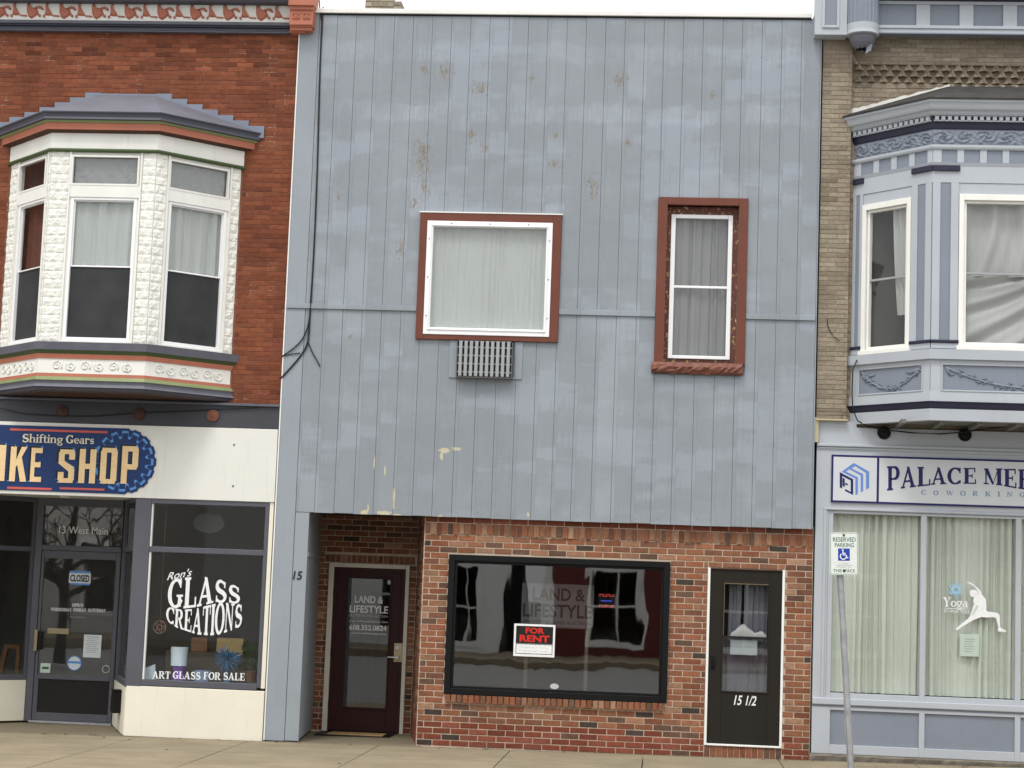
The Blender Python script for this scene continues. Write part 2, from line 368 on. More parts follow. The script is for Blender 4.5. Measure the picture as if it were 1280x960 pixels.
def subtract(rects, hole):
    res = []
    hx0, hx1, hz0, hz1 = hole
    for (x0, x1, z0, z1) in rects:
        if hx0 >= x1 or hx1 <= x0 or hz0 >= z1 or hz1 <= z0: res.append((x0, x1, z0, z1)); continue
        if hx0 > x0: res.append((x0, hx0, z0, z1))
        if hx1 < x1: res.append((hx1, x1, z0, z1))
        a, b = max(x0, hx0), min(x1, hx1)
        if hz0 > z0: res.append((a, b, z0, hz0))
        if hz1 < z1: res.append((a, b, hz1, z1))
    return res
def holed(F, rect, holes, d0, d1, mb=None):
    """a wall slab with openings, cut into boxes"""
    mb = mb or MB(); rs = [rect]
    for h in holes: rs = subtract(rs, h)
    for (a, b, c, d) in rs:
        if b-a > .003 and d-c > .003: mb.fbox(F, a, b, c, d, d0, d1)
    return mb

# bricks: one 18-triangle chamfered block each; the 300 that show best are parts, the rest one joined part
def brick_geo(F, u0, u1, z0, z1, d0, d1, ch=.004, jit=.0015):
    j = lambda: random.uniform(-jit, jit)
    dd = d1 + random.uniform(-.002, .002)
    b = [(u0,z0),(u1,z0),(u1,z1),(u0,z1)]
    m = [(u+j(), z+j()) for u, z in b]
    cu = min(ch, (u1-u0)*.3)
    f = [(m[0][0]+cu, m[0][1]+ch), (m[1][0]-cu, m[1][1]+ch), (m[2][0]-cu, m[2][1]-ch), (m[3][0]+cu, m[3][1]-ch)]
    vs = [F.P(u, z, d0) for u, z in m] + [F.P(u, z, dd-ch) for u, z in m] + [F.P(u, z, dd) for u, z in f]
    fs = [(8,9,10,11)]
    for k in range(4):
        n_ = (k+1) % 4
        fs += [(k, n_, 4+n_, 4+k), (4+k, 4+n_, 8+n_, 8+k)]
    return vs, fs
def lay_bricks(specs, parent, mat, limit=300, score=None):
    """specs: list of (verts, faces, colour, centre)"""
    specs = sorted(specs, key=lambda s: score(s[3]) if score else 0)
    for vs, fs, c, ce in specs[:limit]:
        MB().add(vs, fs).build('brick', mat, parent, col=c)
    rest = specs[limit:]
    if rest:
        mb = MB(); cols = []
        for vs, fs, c, ce in rest: mb.add(vs, fs); cols += [c]*len(vs)
        stuff(mb.build('brickwork', mat, parent, col=cols))
def course_bricks(F, rect, holes, ch, bl, joint, d0, d1, colf, z_origin=None, phase=0, minw=.035):
    x0, x1, z0, z1 = rect; sp = []
    n = int(round((z1-z0)/ch)); h = (z1-z0)/n
    for i in range(n):
        za, zb = z0+i*h, z0+(i+1)*h
        x = x0 - bl*(.5 if i % 2 else 0) - phase
        while x < x1:
            a, b = max(x, x0), min(x+bl, x1); x += bl
            if b-a < .02: continue
            rs = [(a, b, za, zb)]
            for ho in holes: rs = subtract(rs, ho)
            for (u0, u1, q0, q1) in rs:
                if u1-u0 < minw or q1-q0 < ch*.45: continue
                vs, fs = brick_geo(F, u0+joint/2, u1-joint/2, q0+joint/2, q1-joint/2, d0, d1)
                c = F.P((u0+u1)/2, (q0+q1)/2, d1)
                sp.append((vs, fs, colf(c, i), c))
    return sp
def inframe(c):
    v = Vector(c)-CAM; q = v.dot(C_F); px = 640+F_PX*v.dot(C_R)/q; py = 480-F_PX*v.dot(C_U)/q
    return px, py
def score_frame(c):
    px, py = inframe(c)
    out_ = 0 if (-5 < px < 1285 and -5 < py < 965) else 1e6
    return out_ + (Vector(c)-CAM).length

# ---------------------------------------------------------------- lettering
def poly_strip(pts, ws):
    """variable-width stroke: list of quads"""
    res = []; N = len(pts); L = []; Rr = []
    for i, (x, y) in enumerate(pts):
        a = pts[max(i-1, 0)]; b = pts[min(i+1, N-1)]
        dx, dy = b[0]-a[0], b[1]-a[1]; q = math.hypot(dx, dy) or 1; nx, ny = -dy/q, dx/q
        h = ws[i]/2; L.append((x+nx*h, y+ny*h)); Rr.append((x-nx*h, y-ny*h))
    for i in range(N-1): res.append([L[i], Rr[i], Rr[i+1], L[i+1]])
    return res
def arc(cx, cy, rx, ry, a0, a1, n=14):
    return [(cx+rx*math.cos(R_(a0+(a1-a0)*i/n)), cy+ry*math.sin(R_(a0+(a1-a0)*i/n))) for i in range(n+1)]
def arcw(cx, cy, rx, ry, a0, a1, thick, thin, n=14):
    p = arc(cx, cy, rx, ry, a0, a1, n)
    return poly_strip(p, [thin+(thick-thin)*abs(math.cos(R_(a0+(a1-a0)*i/n)))**1.5 for i in range(n+1)])
def rect_(x0, y0, x1, y1): return [(x0, y0), (x1, y0), (x1, y1), (x0, y1)]
SW, TW, SH, SE = .225, .10, .085, .07
def stem(x, lo=0, hi=1, w=SW, s0=1, s1=1, e=SE):
    r = [rect_(x, lo, x+w, hi)]
    if s0: r.append(rect_(x-e, lo, x+w+e, lo+SH))
    if s1: r.append(rect_(x-e, hi-SH, x+w+e, hi))
    return r
def serif_glyph(c):
    T, W = TW, SW
    if c == 'A': return [[(.07, 0), (.165, 0), (.50, .86), (.43, 1)], [(.37, 1), (.53, 1), (.87, 0), (.65, 0)], rect_(.22, .27, .68, .36), rect_(0, 0, .27, SH), rect_(.56, 0, .95, SH)], .96
    if c == 'B': return stem(.08)+arcw(.45, .75, .2, .205, -90, 90, W, T)+arcw(.47, .27, .25, .23, -90, 90, W, T)+[rect_(.2, .955, .46, 1), rect_(.2, .48, .48, .56), rect_(.2, 0, .5, .07)], .82
    if c == 'C': return arcw(.47, .5, .36, .46, 42, 318, W, T, 22)+[rect_(.70, .66, .78, 1.0), rect_(.72, .05, .78, .25)], .86
    if c == 'D': return stem(.08)+arcw(.42, .5, .34, .46, -90, 90, W, T, 18)+[rect_(.2, .92, .44, 1), rect_(.2, 0, .44, .08)], .88
    if c == 'E': return stem(.08)+[rect_(.2, .92, .70, 1), rect_(.2, 0, .74, .08), rect_(.2, .46, .52, .54), rect_(.63, .72, .70, 1), rect_(.67, 0, .74, .3), rect_(.48, .37, .54, .63)], .80
    if c == 'F': return stem(.08)+[rect_(.2, .92, .68, 1), rect_(.2, .46, .5, .54), rect_(.61, .70, .68, 1), rect_(.46, .36, .52, .64)], .74
    if c == 'G': return arcw(.47, .5, .36, .46, 42, 335, W, T, 22)+[rect_(.70, .68, .78, 1.0), rect_(.62, .05, .80, .44), rect_(.52, .38, .9, .45)], .94
    if c == 'H': return stem(.08)+stem(.60)+[rect_(.2, .46, .66, .54)], .90
    if c == 'I': return stem(.10), .40
    if c == 'K': return stem(.08)+[[(.24, .42), (.32, .36), (.74, .95), (.64, .97)], [(.36, .56), (.5, .68), (.86, 0), (.62, 0)], rect_(.55, .93, .88, 1), rect_(.54, 0, .94, SH)], .94
    if c == 'L': return stem(.08)+[rect_(.2, 0, .72, .08), rect_(.65, 0, .73, .34)], .78
    if c == 'M': return [rect_(.10, 0, .18, 1), rect_(0, 0, .3, SH), [(.02, 1), (.26, 1), (.60, .05), (.50, 0)], [(.52, 0), (.58, .1), (.88, 1), (.80, .95)]]+stem(.78), 1.12
    if c == 'N': return [rect_(.10, 0, .18, 1), rect_(0, 0, .3, SH), [(.02, 1), (.27, 1), (.78, 0), (.66, 0)], rect_(.68, 0, .76, 1), rect_(.56, .93, .90, 1)], .93
    if c == 'O': return arcw(.47, .5, .36, .46, 0, 360, W, T, 28), .94
    if c == 'P': return stem(.08)+arcw(.45, .715, .23, .245, -90, 90, W, T)+[rect_(.2, .92, .47, 1), rect_(.2, .43, .47, .51)], .76
    if c == 'R': return stem(.08)+arcw(.44, .735, .22, .225, -90, 90, W, T)+[rect_(.2, .92, .46, 1), rect_(.2, .47, .46, .55), [(.36, .5), (.54, .5), (.86, 0), (.64, 0)], rect_(.66, 0, .94, SH)], .93
    if c == 'S':
        p = arc(.40, .735, .235, .225, 30, 255, 14)+arc(.40, .265, .26, .225, 78, -150, 14)
        q = [TW+.06*min(1, min(i, len(p)-1-i)/9) + (.06 if abs(i-14.5) < 5 else 0) for i in range(len(p))]
        return poly_strip(p, q)+[rect_(.58, .70, .65, .99), rect_(.12, .02, .19, .30)], .78
    if c == 'T': return stem(.30, s1=0)+[rect_(.02, .92, .77, 1), rect_(.02, .68, .09, 1), rect_(.70, .68, .77, 1)], .80
    if c == 'U': return [rect_(.08, .3, .26, 1), rect_(.62, .3, .70, 1), rect_(0, .93, .36, 1), rect_(.52, .93, .80, 1)]+arcw(.40, .32, .26, .28, 180, 360, W*.8, T), .84
    if c == 'W': return [[(.04, 1), (.24, 1), (.45, 0), (.35, 0)], [(.38, 0), (.44, .1), (.62, .95), (.55, 1)], [(.48, 1), (.68, 1), (.90, 0), (.80, 0)], [(.82, 0), (.88, .1), (1.1, 1), (1.02, 1)], rect_(-.03, .94, .33, 1), rect_(.94, .94, 1.16, 1)], 1.16
    if c == 'Y': return [rect_(.34, 0, .53, .48), rect_(.24, 0, .63, SH), [(.06, 1), (.27, 1), (.53, .45), (.36, .42)], [(.44, .42), (.52, .46), (.80, 1), (.71, 1)], rect_(-.02, .93, .36, 1), rect_(.60, .93, .90, 1)], .88
    X = .66
    if c == 'h': return stem(.05, 0, 1.04, .15, e=.05)+[rect_(.34, .46, .36, .48)]+arcw(.35, .42, .19, .22, 0, 150, .15, .07, 10)+[rect_(.465, 0, .615, .44), rect_(.40, 0, .68, .06)], .70
    if c == 'n': return stem(.05, 0, X, .15, e=.05)+arcw(.35, .42, .19, .22, 0, 150, .15, .07, 10)+[rect_(.465, 0, .615, .44), rect_(.40, 0, .68, .06)], .70
    if c == 'i': return stem(.06, 0, X, .15, e=.05)+[rect_(.055, .80, .215, .98)], .30
    if c == 'f': return [rect_(.1, 0, .25, .82), rect_(.03, 0, .36, .06), rect_(.0, .58, .40, .66)]+arcw(.34, .82, .165, .18, 180, 40, .15, .09, 8), .42
    if c == 't': return [rect_(.1, .12, .25, .88), rect_(0, .58, .40, .66)]+arcw(.29, .14, .115, .11, 180, 330, .14, .08, 8), .42
    if c == 'g': return arcw(.29, .42, .2, .2, 0, 360, .14, .08, 18)+arcw(.32, -.10, .24, .15, 0, 360, .1, .09, 18)+[rect_(.45, .56, .64, .64), [(.12, .22), (.2, .26), (.24, .02), (.14, .04)]], .64
    if c == 'e': return arcw(.31, .32, .235, .29, 5, 315, .15, .08, 20)+[rect_(.14, .30, .54, .37)], .60
    if c == 'a': return arcw(.26, .19, .19, .16, 0, 360, .13, .08, 16)+[rect_(.38, 0, .53, .46), rect_(.45, 0, .62, .06)]+arcw(.30, .45, .17, .16, 0, 160, .13, .08, 8), .64
    if c == 'r': return stem(.05, 0, X, .15, e=.05)+arcw(.36, .42, .16, .2, 50, 150, .1, .09, 6)+[rect_(.40, .48, .53, .64)], .54
    if c == 's':
        p = arc(.26, .47, .15, .14, 30, 255, 10)+arc(.26, .18, .17, .14, 78, -150, 10)
        return poly_strip(p, [.09+.05*(abs(i-10.5) < 4) for i in range(len(p))])+[rect_(.38, .42, .43, .64), rect_(.07, .02, .12, .2)], .52
    if c == 'o': return arcw(.32, .32, .235, .28, 0, 360, .16, .08, 20), .64
    return [], .42
def serif_text(s, track=0.0):
    polys = []; x = 0
    for ch in s:
        g, ad = serif_glyph(ch)
        polys += [[(px+x, py) for px, py in p] for p in g]; x += ad + track
    return polys, x - track
def put_polys(mb, F, polys, fn, d, t=.003):
    for i, p in enumerate(polys):
        mb.prism(F, [fn(u, v) for u, v in p], d, d+t+.00012*(i % 9))
    return mb
def serif_in(mb, F, s, u0, u1, z0, z1, d, track=0.0, warp=None, slant=0, t=.003):
    """fit text between u0..u1 with baseline z0 and cap height z1"""
    polys, W = serif_text(s, track)
    def fn(u, v):
        a, b = u/W, v
        if warp: a, b = warp(a, b)
        return u0 + (u1-u0)*a + slant*b*(z1-z0), z0 + (z1-z0)*b
    return put_polys(mb, F, polys, fn, d, t)
def sans_in(mb, F, s, u0, u1, z0, z1, d, bold=0.0, slant=0, t=.003, warp=None, skew=0.0):
    """Blender's built-in face, stretched to the given box"""
    cu = bpy.data.curves.new('lettering', 'FONT'); cu.body = s; cu.size = 1; cu.extrude = .5; cu.offset = bold; cu.resolution_u = 3
    ob = bpy.data.objects.new('lettering', cu); sc.collection.objects.link(ob)
    dg = bpy.context.evaluated_depsgraph_get(); dg.update()
    me = bpy.data.meshes.new_from_object(ob.evaluated_get(dg))
    xs = [v.co.x for v in me.vertices]; ys = [v.co.y for v in me.vertices]
    ax, bx, ay, by = min(xs), max(xs), min(ys), max(ys)
    vs = []
    for v in me.vertices:
        a = (v.co.x-ax)/(bx-ax); b = (v.co.y-ay)/(by-ay)
        if warp: a, b = warp(a, b)
        vs.append(F.P(u0+(u1-u0)*a+slant*b*(z1-z0), z0+(z1-z0)*b+skew*a, d + (t if v.co.z > 0 else 0)))
    mb.add(vs, [tuple(p.vertices) for p in me.polygons])
    bpy.data.objects.remove(ob); bpy.data.meshes.remove(me); bpy.data.curves.remove(cu)
    return mb

def dashes(mb, F, box, d, seed=0, t=.0015):
    """print too small to read: a row of short marks"""
    rnd = random.Random(seed); u0, u1, z0, z1 = box; h = z1-z0; u = u0
    while u < u1-h*.3:
        w_ = h*rnd.uniform(.35, .8); k = rnd.choice((.7, 1, 1))
        if rnd.random() > .12: mb.fbox(F, u, min(u+w_*.75, u1), z0, z0+h*k, d, d+t)
        u += w_+h*.12
    return mb

# ================================================================ palette
BOARD_X0 = PX(392.5, 643); BOARD_W = (PX(990, 655)-BOARD_X0)/24
siding(); concrete(); glassmat('glass', .0, ior=1.6); glassmat('wavy glass', .0026, ior=2.5); glassmat('old glass', .0006, ior=2.05)
brickmat('brick'); brickmat('smooth brick', .25)
paint('strip paint', (.275, .304, .335), .6, .06, 1.5, .18)
paint('white trim', (.78, .78, .75), .45, .03, 3, .12)
paint('vinyl', (.82, .82, .82), .35, .02, 3, .05, .02)
paint('cap', (.74, .73, .69), .6, .05, 2, .25)
paint('trim red', (.138, .040, .023), .55, .10, 4, .25)
worn('trim chipped', (.12, .034, .020), (.62, .47, .2), .565, 22)
worn('sandstone', (.165, .052, .031), (.26, .12, .07), .58, 14)
paint('mortar warm', (.48, .375, .285), .9, .12, 6, .3, .3)
worn('mortar red', (.17, .058, .030), (.42, .30, .22), .57, 3.2)
paint('mortar tan', (.30, .24, .165), .9, .15, 5, .3, .3)
paint('black metal', (.006, .006, .0065), .5, .1, 4, .1, .03, .18)
paint('maroon', (.036, .010, .010), .5, .1, 5, .15, .03, .2)
paint('door frame cream', (.62, .59, .50), .5, .06, 5, .3)
paint('storm brown', (.018, .015, .012), .55, .08, 5, .15, .03, .18)
paint('brass', (.32, .27, .17), .35, .1, 8, .1, .02, .5, True, .9)
paint('steel', (.45, .45, .46), .35, .08, 8, .15, .03, .5, True, .85)
paint('galvanised', (.34, .345, .36), .55, .18, 9, .35, .08, .4, True, .35)
paint('interior', (.06, .057, .053), .9, .2, 1.5, .2, 0)
paint('interior pale', (.16, .155, .14), .9, .1, 1.5, .2, 0)
paint('interior floor', (.07, .055, .04), .6, .2, 2, .2, 0)
paint('grille', (.31, .322, .332), .55, .06, 5, .3)
paint('ac core', (.10, .10, .10), .7, .2, 9, .2, 0); paint('cable', (.012, .012, .013), .6, .1, 5, 0, 0)
# left shop
paint('bay white', (.76, .75, .70), .5, .04, 3, .22)
paint('embossed white', (.75, .74, .68), .55, .05, 4, .28)
paint('terracotta', (.42, .145, .09), .6, .08, 3, .2)
paint('gutter', (.066, .070, .090), .5, .12, 3, .25)
paint('lead roof', (.135, .138, .165), .55, .12, 2, .35)
paint('flashing', (.19, .215, .27), .5, .12, 4, .3)
paint('green', (.055, .085, .030), .5, .1, 4, .2)
paint('light green', (.20, .24, .10), .5, .1, 4, .2)
paint('sill grey', (.105, .105, .130), .55, .14, 4, .3)
paint('beam grey', (.048, .050, .060), .55, .10, 2, .2)
paint('navy moulding', (.020, .022, .040), .5, .1, 3, .15)
paint('shop fascia', (.70, .69, .635), .5, .04, 1.2, .25)
paint('shop frame', (.088, .090, .108), .45, .08, 2, .15)
paint('cream', (.74, .70, .585), .5, .04, 1.5, .30)
paint('kick panel', (.020, .018, .017), .6, .1, 3, .2, .08, .15)
paint('soffit brown', (.075, .035, .022), .8, .15, 3, .2)
# right building
paint('pale blue', (.410, .437, .470), .5, .04, 2, .15)
paint('mid blue', (.205, .230, .275), .5, .05, 2, .15)
paint('dark navy', (.020, .020, .042), .5, .1, 3, .1)
paint('dark roofing', (.035, .034, .032), .85, .3, 6, .4, .4)
paint('warm white', (.78, .77, .72), .5, .04, 3, .25)
paint('bare wood', (.46, .40, .27), .8, .12, 9, .3)
paint('sign board', (.56, .58, .60), .45, .03, 2, .06, .02)
paint('plinth', (.155, .135, .105), .9, .25, 7, .5, .4)
paint('asphalt', (.085, .085, .083), .9, .2, 3, .3, .3)
paint('street concrete', (.24, .235, .22), .9, .12, 1.2, .35, .2); paint('kerb', (.33, .30, .25), .9, .1, 4, .3, .2)
cloth('green curtain', (.56, .60, .525), .08); cloth('sheer', (.455, .48, .465), .08); cloth('grey curtain', (.25, .255, .255), .08)
cloth('white curtain', (.42, .42, .41), .08); cloth('violet curtain', (.15, .15, .175), .06)
paint('insect screen', (.044, .045, .046), .8, .20, 2.5, .0, 0, .1)
ink('white ink', (.80, .80, .80)); ink('black ink', (.01, .01, .01)); ink('cream ink', (.80, .58, .31)); ink('navy ink', (.010, .034, .125))
ink('sky ink', (.10, .27, .62)); ink('red ink', (.58, .11, .085)); ink('signal red', (.62, .022, .012)); ink('palace navy', (.012, .014, .10)); ink('palace blue', (.13, .24, .58))
ink('steel blue ink', (.20, .29, .42)); ink('paper', (.62, .66, .68)); ink('grey ink', (.22, .22, .22)); ink('sign green', (.03, .10, .05)); ink('access blue', (.015, .05, .36))
ink('sign sheet', (.72, .76, .72), .35); ink('silver ink', (.50, .50, .49)); ink('pale paper', (.52, .60, .53)); ink('faint ink', (.30, .34, .35))
ink('dim poster', (.10, .10, .10)); ink('cornsilk', (.76, .70, .52))

# ================================================================ ground
def ground_sheet(name, x0, x1, y0, y1, z, mat, thick=.0):
    mb = MB(); mb.add([(x0, y0, gz(x0)+z), (x1, y0, gz(x1)+z), (x1, y1, gz(x1)+z), (x0, y1, gz(x0)+z)], [(0, 1, 2, 3)])
    return structure(mb.build(name, mat))
XL, XR = PX(357, 380), PX(1017.5, 500)          # the grey front's sides (on y = 0)
def slab(name, x0, x1, y0, y1, top, mat, depth=.12):
    mb = MB(); mb.add([(x0,y0,gz(x0)+top-depth),(x1,y0,gz(x1)+top-depth),(x1,y1,gz(x1)+top-depth),(x0,y1,gz(x0)+top-depth),(x0,y0,gz(x0)+top),(x1,y0,gz(x1)+top),(x1,y1,gz(x1)+top),(x0,y1,gz(x0)+top)],
                      [(0,3,2,1),(4,5,6,7),(0,1,5,4),(1,2,6,5),(2,3,7,6),(3,0,4,7)])
    return mb.build(name, mat, bevel=.006)
ground_sheet('ground', -220, 220, -260, 60, -.20, 'asphalt')
ground_sheet('street', -60, 60, -25.5, -4.3, -.16, 'street concrete')
pav = bpy.data.objects.new('pavement', None); sc.collection.objects.link(pav); pav['kind'] = 'structure'; WL['pavement'] = Vector((0, 0, 0))
joints_x = [PX(322, 950, -.4)-1.52*k for k in range(4, 0, -1)] + [PX(470, 934, -.25)+1.53*(k-1) for k in range(0, 8)]
def flag(x0, x1, y0, y1, top=0.0):
    g = .005; mb = MB(); x0 += g; x1 -= g; y0 += g; y1 -= g; d = .1
    z0, z1 = gz(x0)+top+random.uniform(-.001, .001), gz(x1)+top+random.uniform(-.001, .001)
    mb.add([(x0,y0,z0-d),(x1,y0,z1-d),(x1,y1,z1-d),(x0,y1,z0-d),(x0,y0,z0),(x1,y0,z1),(x1,y1,z1),(x0,y1,z0)], [(0,3,2,1),(4,5,6,7),(0,1,5,4),(1,2,6,5),(2,3,7,6),(3,0,4,7)])
    mb.build('paving_slab', 'pavement', pav, bevel=.006)
for a, b in zip(joints_x[:-1], joints_x[1:]):
    for c, d in ((-4.1, -2.75), (-2.75, -1.42), (-1.42, -.55), (-.55, -.004)): flag(a, b, c, d)
flag(joints_x[0], PX(155, 905, .6)+.6, -.004, 2.0); flag(XL+.1, PX(523, 920, 1)+.15, -.004, 1.8, .001)
mb = MB(); mb.box(-60, 60, -4.1, 2.2, -.75, -.105); structure(mb.build('pavement_bed', 'kerb'))
for k in range(-6, 7):
    x0, x1 = k*2.4, k*2.4+2.39
    mb = MB(); mb.add([(x0,-4.28,gz(x0)-.2),(x1,-4.28,gz(x1)-.2),(x1,-4.11,gz(x1)-.2),(x0,-4.11,gz(x0)-.2),(x0,-4.28,gz(x0)),(x1,-4.28,gz(x1)),(x1,-4.11,gz(x1)),(x0,-4.11,gz(x0))], [(0,3,2,1),(4,5,6,7),(0,1,5,4),(1,2,6,5),(2,3,7,6),(3,0,4,7)])
    structure(mb.build('kerb', 'kerb', bevel=.012))

m = MB(); m.box(-60, 60, -29.9, -25.6, -.30, -.03); structure(m.build('far_pavement', 'pavement', bevel=.01))
# ================================================================ the grey-clad middle building
mid = thing('clad_building', 'grey board-clad building with brick shopfront between the two bay-windowed ones', 'building', ((XL+XR)/2, 0, 0))
F0 = flat(0.0); FB = flat(.10)
Z_TOP, Z_BOT, Z_BAT = PZ(700, 20), PZ(700, 651), PZ(690, 390)
lw = RC(522.6, 268, 700, 426.3)      # left window trim
rw = RC(820, 247.6, 933, 468.6)      # right window trim with sill
ac = RC(571.5, 427.5, 641.5, 472.5)
lo = RC(532, 278, 689, 420); ro = RC(832, 257, 921.7, 454)
# shell
mb = MB(); D = 9.0; YB_ = 1.6
mb.box(XL+.02, XL+.14, .14, YB_+.2, 2.85, Z_TOP-.02); mb.box(XL+.02, XL+.14, YB_+.2, D, -.1, Z_TOP-.02); mb.box(XR-.14, XR-.02, .2, D, -.1, Z_TOP-.02)
mb.box(XL+.02, XR-.02, D+.001, D+.1, -.1, Z_TOP-.02); mb.box(XL+.14, XR-.14, .14, D-.1, Z_TOP-.15, Z_TOP-.03)
mb.box(XL+.14, XR-.14, .14, D-.1, 2.95, 3.15); mb.box(PX(525.3, 790, .1)+.1, XR-.14, .30, D-.1, -.1, .05); mb.box(XL+.14, PX(525.3, 790, .1)+.1, YB_+.12, D-.1, -.1, .05)
mb.build('shell', 'interior', mid)
holed(F0, (XL+.01, XR-.005, Z_BOT+.01, Z_TOP-.01), [lo, ro, ac], -.14, -.022).build('wall', 'strip paint', mid)
# boards
holes = [lw, rw, ac]
edges = [PX(369.4, 640)] + [BOARD_X0 + BOARD_W*k for k in range(25)] + [XR]
edges = [e for e in edges]
for k, (a, b) in enumerate(zip(edges[:-1], edges[1:])):
    for (z0, z1) in ((Z_BAT+.03, Z_TOP), (Z_BOT + random.uniform(-.004, .004), Z_BAT-.03)):
        rs = [(a+.0016, b-.0016, z0, z1)]
        for h in holes: rs = subtract(rs, h)
        m = MB(); off = random.uniform(-.0025, .0025)
        for (p, q, r, s) in rs:
            if q-p > .002 and s-r > .002: m.fbox(F0, p, q, r, s, -.022, off)
        if m.v: m.build('siding_board', 'siding', mid, bevel=.002)
# left corner strip, full height
xs1 = PX(369.4, 640)
for (z0, z1) in ((Z_BAT+.03, Z_TOP), (gz(XL)+.01, Z_BAT-.03)):
    m = MB(); m.fbox(F0, XL+.012, xs1-.003, z0, z1, -.022, .003); m.build('corner_board', 'strip paint', mid, bevel=.003)
m = MB(); m.fbox(F0, XL-.004, XL+.011, gz(XL)+.01, Z_TOP-.1, -.06, .012); m.build('edge_trim', 'white trim', mid, bevel=.002)
m = MB(); m.fbox(F0, XR+.001, XR+.014, Z_BOT+.02, Z_TOP-.12, -.06, .004); m.build('edge_trim', 'strip paint', mid, bevel=.002)
# batten
m = MB()
for (a, b) in ((XL+.015, lw[0]-.002), (lw[1]+.002, rw[0]-.002), (rw[1]+.002, XR-.004)): m = MB(); m.fbox(F0, a, b, Z_BAT-.03, Z_BAT+.03, -.02, .022); m.build('batten', 'siding', mid, bevel=.004)
# cap
m = MB(); m.fbox(F0, PX(393, 14), PX(1014.5, 20), Z_TOP+.002, Z_TOP+.062, -.3, .03); m.build('parapet_cap', 'cap', mid, bevel=.008)
m = MB(); m.fbox(F0, PX(402, 14), PX(1014.5, 20), Z_TOP-.018, Z_TOP+.001, -.02, .012); m.build('cap_drip', 'black metal', mid)
# pillar beside the recess
YB = 1.6
xp = PX(380, 780); xpb = PX(396, 780, YB)
FP = Face((xp, 0), (xpb, YB))
m = MB(); m.fbox(F0, xs1+.003, xp, gz(xp)+.012, Z_BOT-.004, -.022, .003); m.build('corner_board', 'strip paint', mid, bevel=.003)
zr = PZ(385, 693)
for (z0, z1) in ((gz(xp)+.03, zr-.03), (zr+.03, Z_BOT+.10)):
    m = MB(); m.prism(FP, [(.02, z0), (FP.len, z0), (FP.len, z1), (.02, z1)], -.02, 0); m.build('side_panel', 'strip paint', mid)
m = MB(); m.fbox(FP, .02, FP.len, zr-.028, zr+.028, -.02, .012); m.build('side_rail', 'strip paint', mid, bevel=.004)
m = MB(); m.add([(XL+.02, .03, -.1), (xp-.03, .03, -.1), (xpb-.06, YB, -.1), (XL+.02, YB, -.1), (XL+.02, .03, Z_BOT-.02), (xp-.03, .03, Z_BOT-.02), (xpb-.06, YB, Z_BOT-.02), (XL+.02, YB, Z_BOT-.02)],
             [(0,3,2,1),(4,5,6,7),(0,1,5,4),(1,2,6,5),(2,3,7,6),(3,0,4,7)]); m.build('pillar_core', 'interior', mid)
# house number 15 on the pillar
m = MB(); u0, u1, z0, z1 = RC(366.5, 714, 377, 724.5); sans_in(m, F0, '15', u0, u1, z0, z1, .004, .012, .12, .006); m.build('house_number', 'black ink', mid)

# ---- windows upstairs
def trim(F, o, i, d0, d1, name, mat, parent, bottom=True):
    m = MB(); (a, b, c, d), (e, f, g, h) = o, i
    m.fbox(F, a, e, c, d, d0, d1); m.fbox(F, f, b, c, d, d0, d1); m.fbox(F, e, f, h, d, d0, d1)
    if bottom: m.fbox(F, e, f, c, g, d0, d1)
    return m.build(name, mat, parent, bevel=.004)
W1 = trim(F0, lw, lo, -.10, .035, 'picture_window', 'trim red', mid)
m = MB(); m.fbox(F0, lw[0]-.01, lw[1]+.01, lw[3]+.001, lw[3]+.016, -.02, .042); m.build('drip_cap', 'cap', W1, bevel=.003)
gl = RC(539.8, 285, 681.6, 411.3)
m = MB(); a, b, c, d = lo; e, f, g, h = gl
m.fbox(F0, a, e, c, d, -.06, .045); m.fbox(F0, f, b, c, d, -.06, .045); m.fbox(F0, e, f, h, d, -.06, .045); m.fbox(F0, e, f, c, g, -.06, .045)
m.build('window_frame', 'vinyl', W1, bevel=.005)
m = MB(); m.ring(F0, e-.028, f+.028, g-.03, h+.02, .012, .045, .056); m.build('frame_bead', 'vinyl', W1, bevel=.003)
m = MB()
for t in (.16, .5, .84):
    for (u, z) in ((e+(f-e)*t, d-.03), (a+.03, c+(d-c)*t), (b-.03, c+(d-c)*t)):
        p = F0.P(u, z, .046); m.lathe((p[0], p[1], p[2]), [(.007, -.004), (.007, 0)], 'y', 8)
m.build('screw', 'black metal', W1)
m = MB(); m.fbox(F0, e-.01, f+.01, g-.01, h+.01, .006, .012); m.build('pane', 'glass', W1)
def curtain(name, F, u0, u1, z0, z1, d, folds, amp, mat, label, seed=0, parent=None, tie=0):
    rnd = random.Random(seed); N = int(max(24, folds*12)); K = 10; m = MB(); vs = []
    ph = [rnd.uniform(0, 6.28) for _ in range(4)]
    for j in range(K+1):
        t = j/K
        for i in range(N+1):
            s = i/N
            w_ = s*folds*6.283 + .9*math.sin(s*5+ph[0]) + .5*math.sin(s*13+ph[1]) + .25*math.sin(t*3+ph[2]+s*7)
            sn = math.sin(w_); sn = math.copysign(abs(sn)**.7, sn)
            dd = amp*(sn + .35*math.sin(2.3*w_+ph[3]))*(.65+.35*math.sin(s*9+ph[2]+t))
            uu = u0+(u1-u0)*s + .004*math.sin(t*4+s*20)
            if tie: uu += tie*(u1-u0)*math.sin(t*3.14)*(s-.5)*.5
            vs.append(F.P(uu, z0+(z1-z0)*(1-t), d+dd))
    m.add(vs, [(j*(N+1)+i, (j+1)*(N+1)+i, (j+1)*(N+1)+i+1, j*(N+1)+i+1) for j in range(K) for i in range(N)])
    o = m.build(name, mat, parent, smooth=True)
    if label: tag(o, label, 'curtain')
    return o
um = e+(f-e)*.53
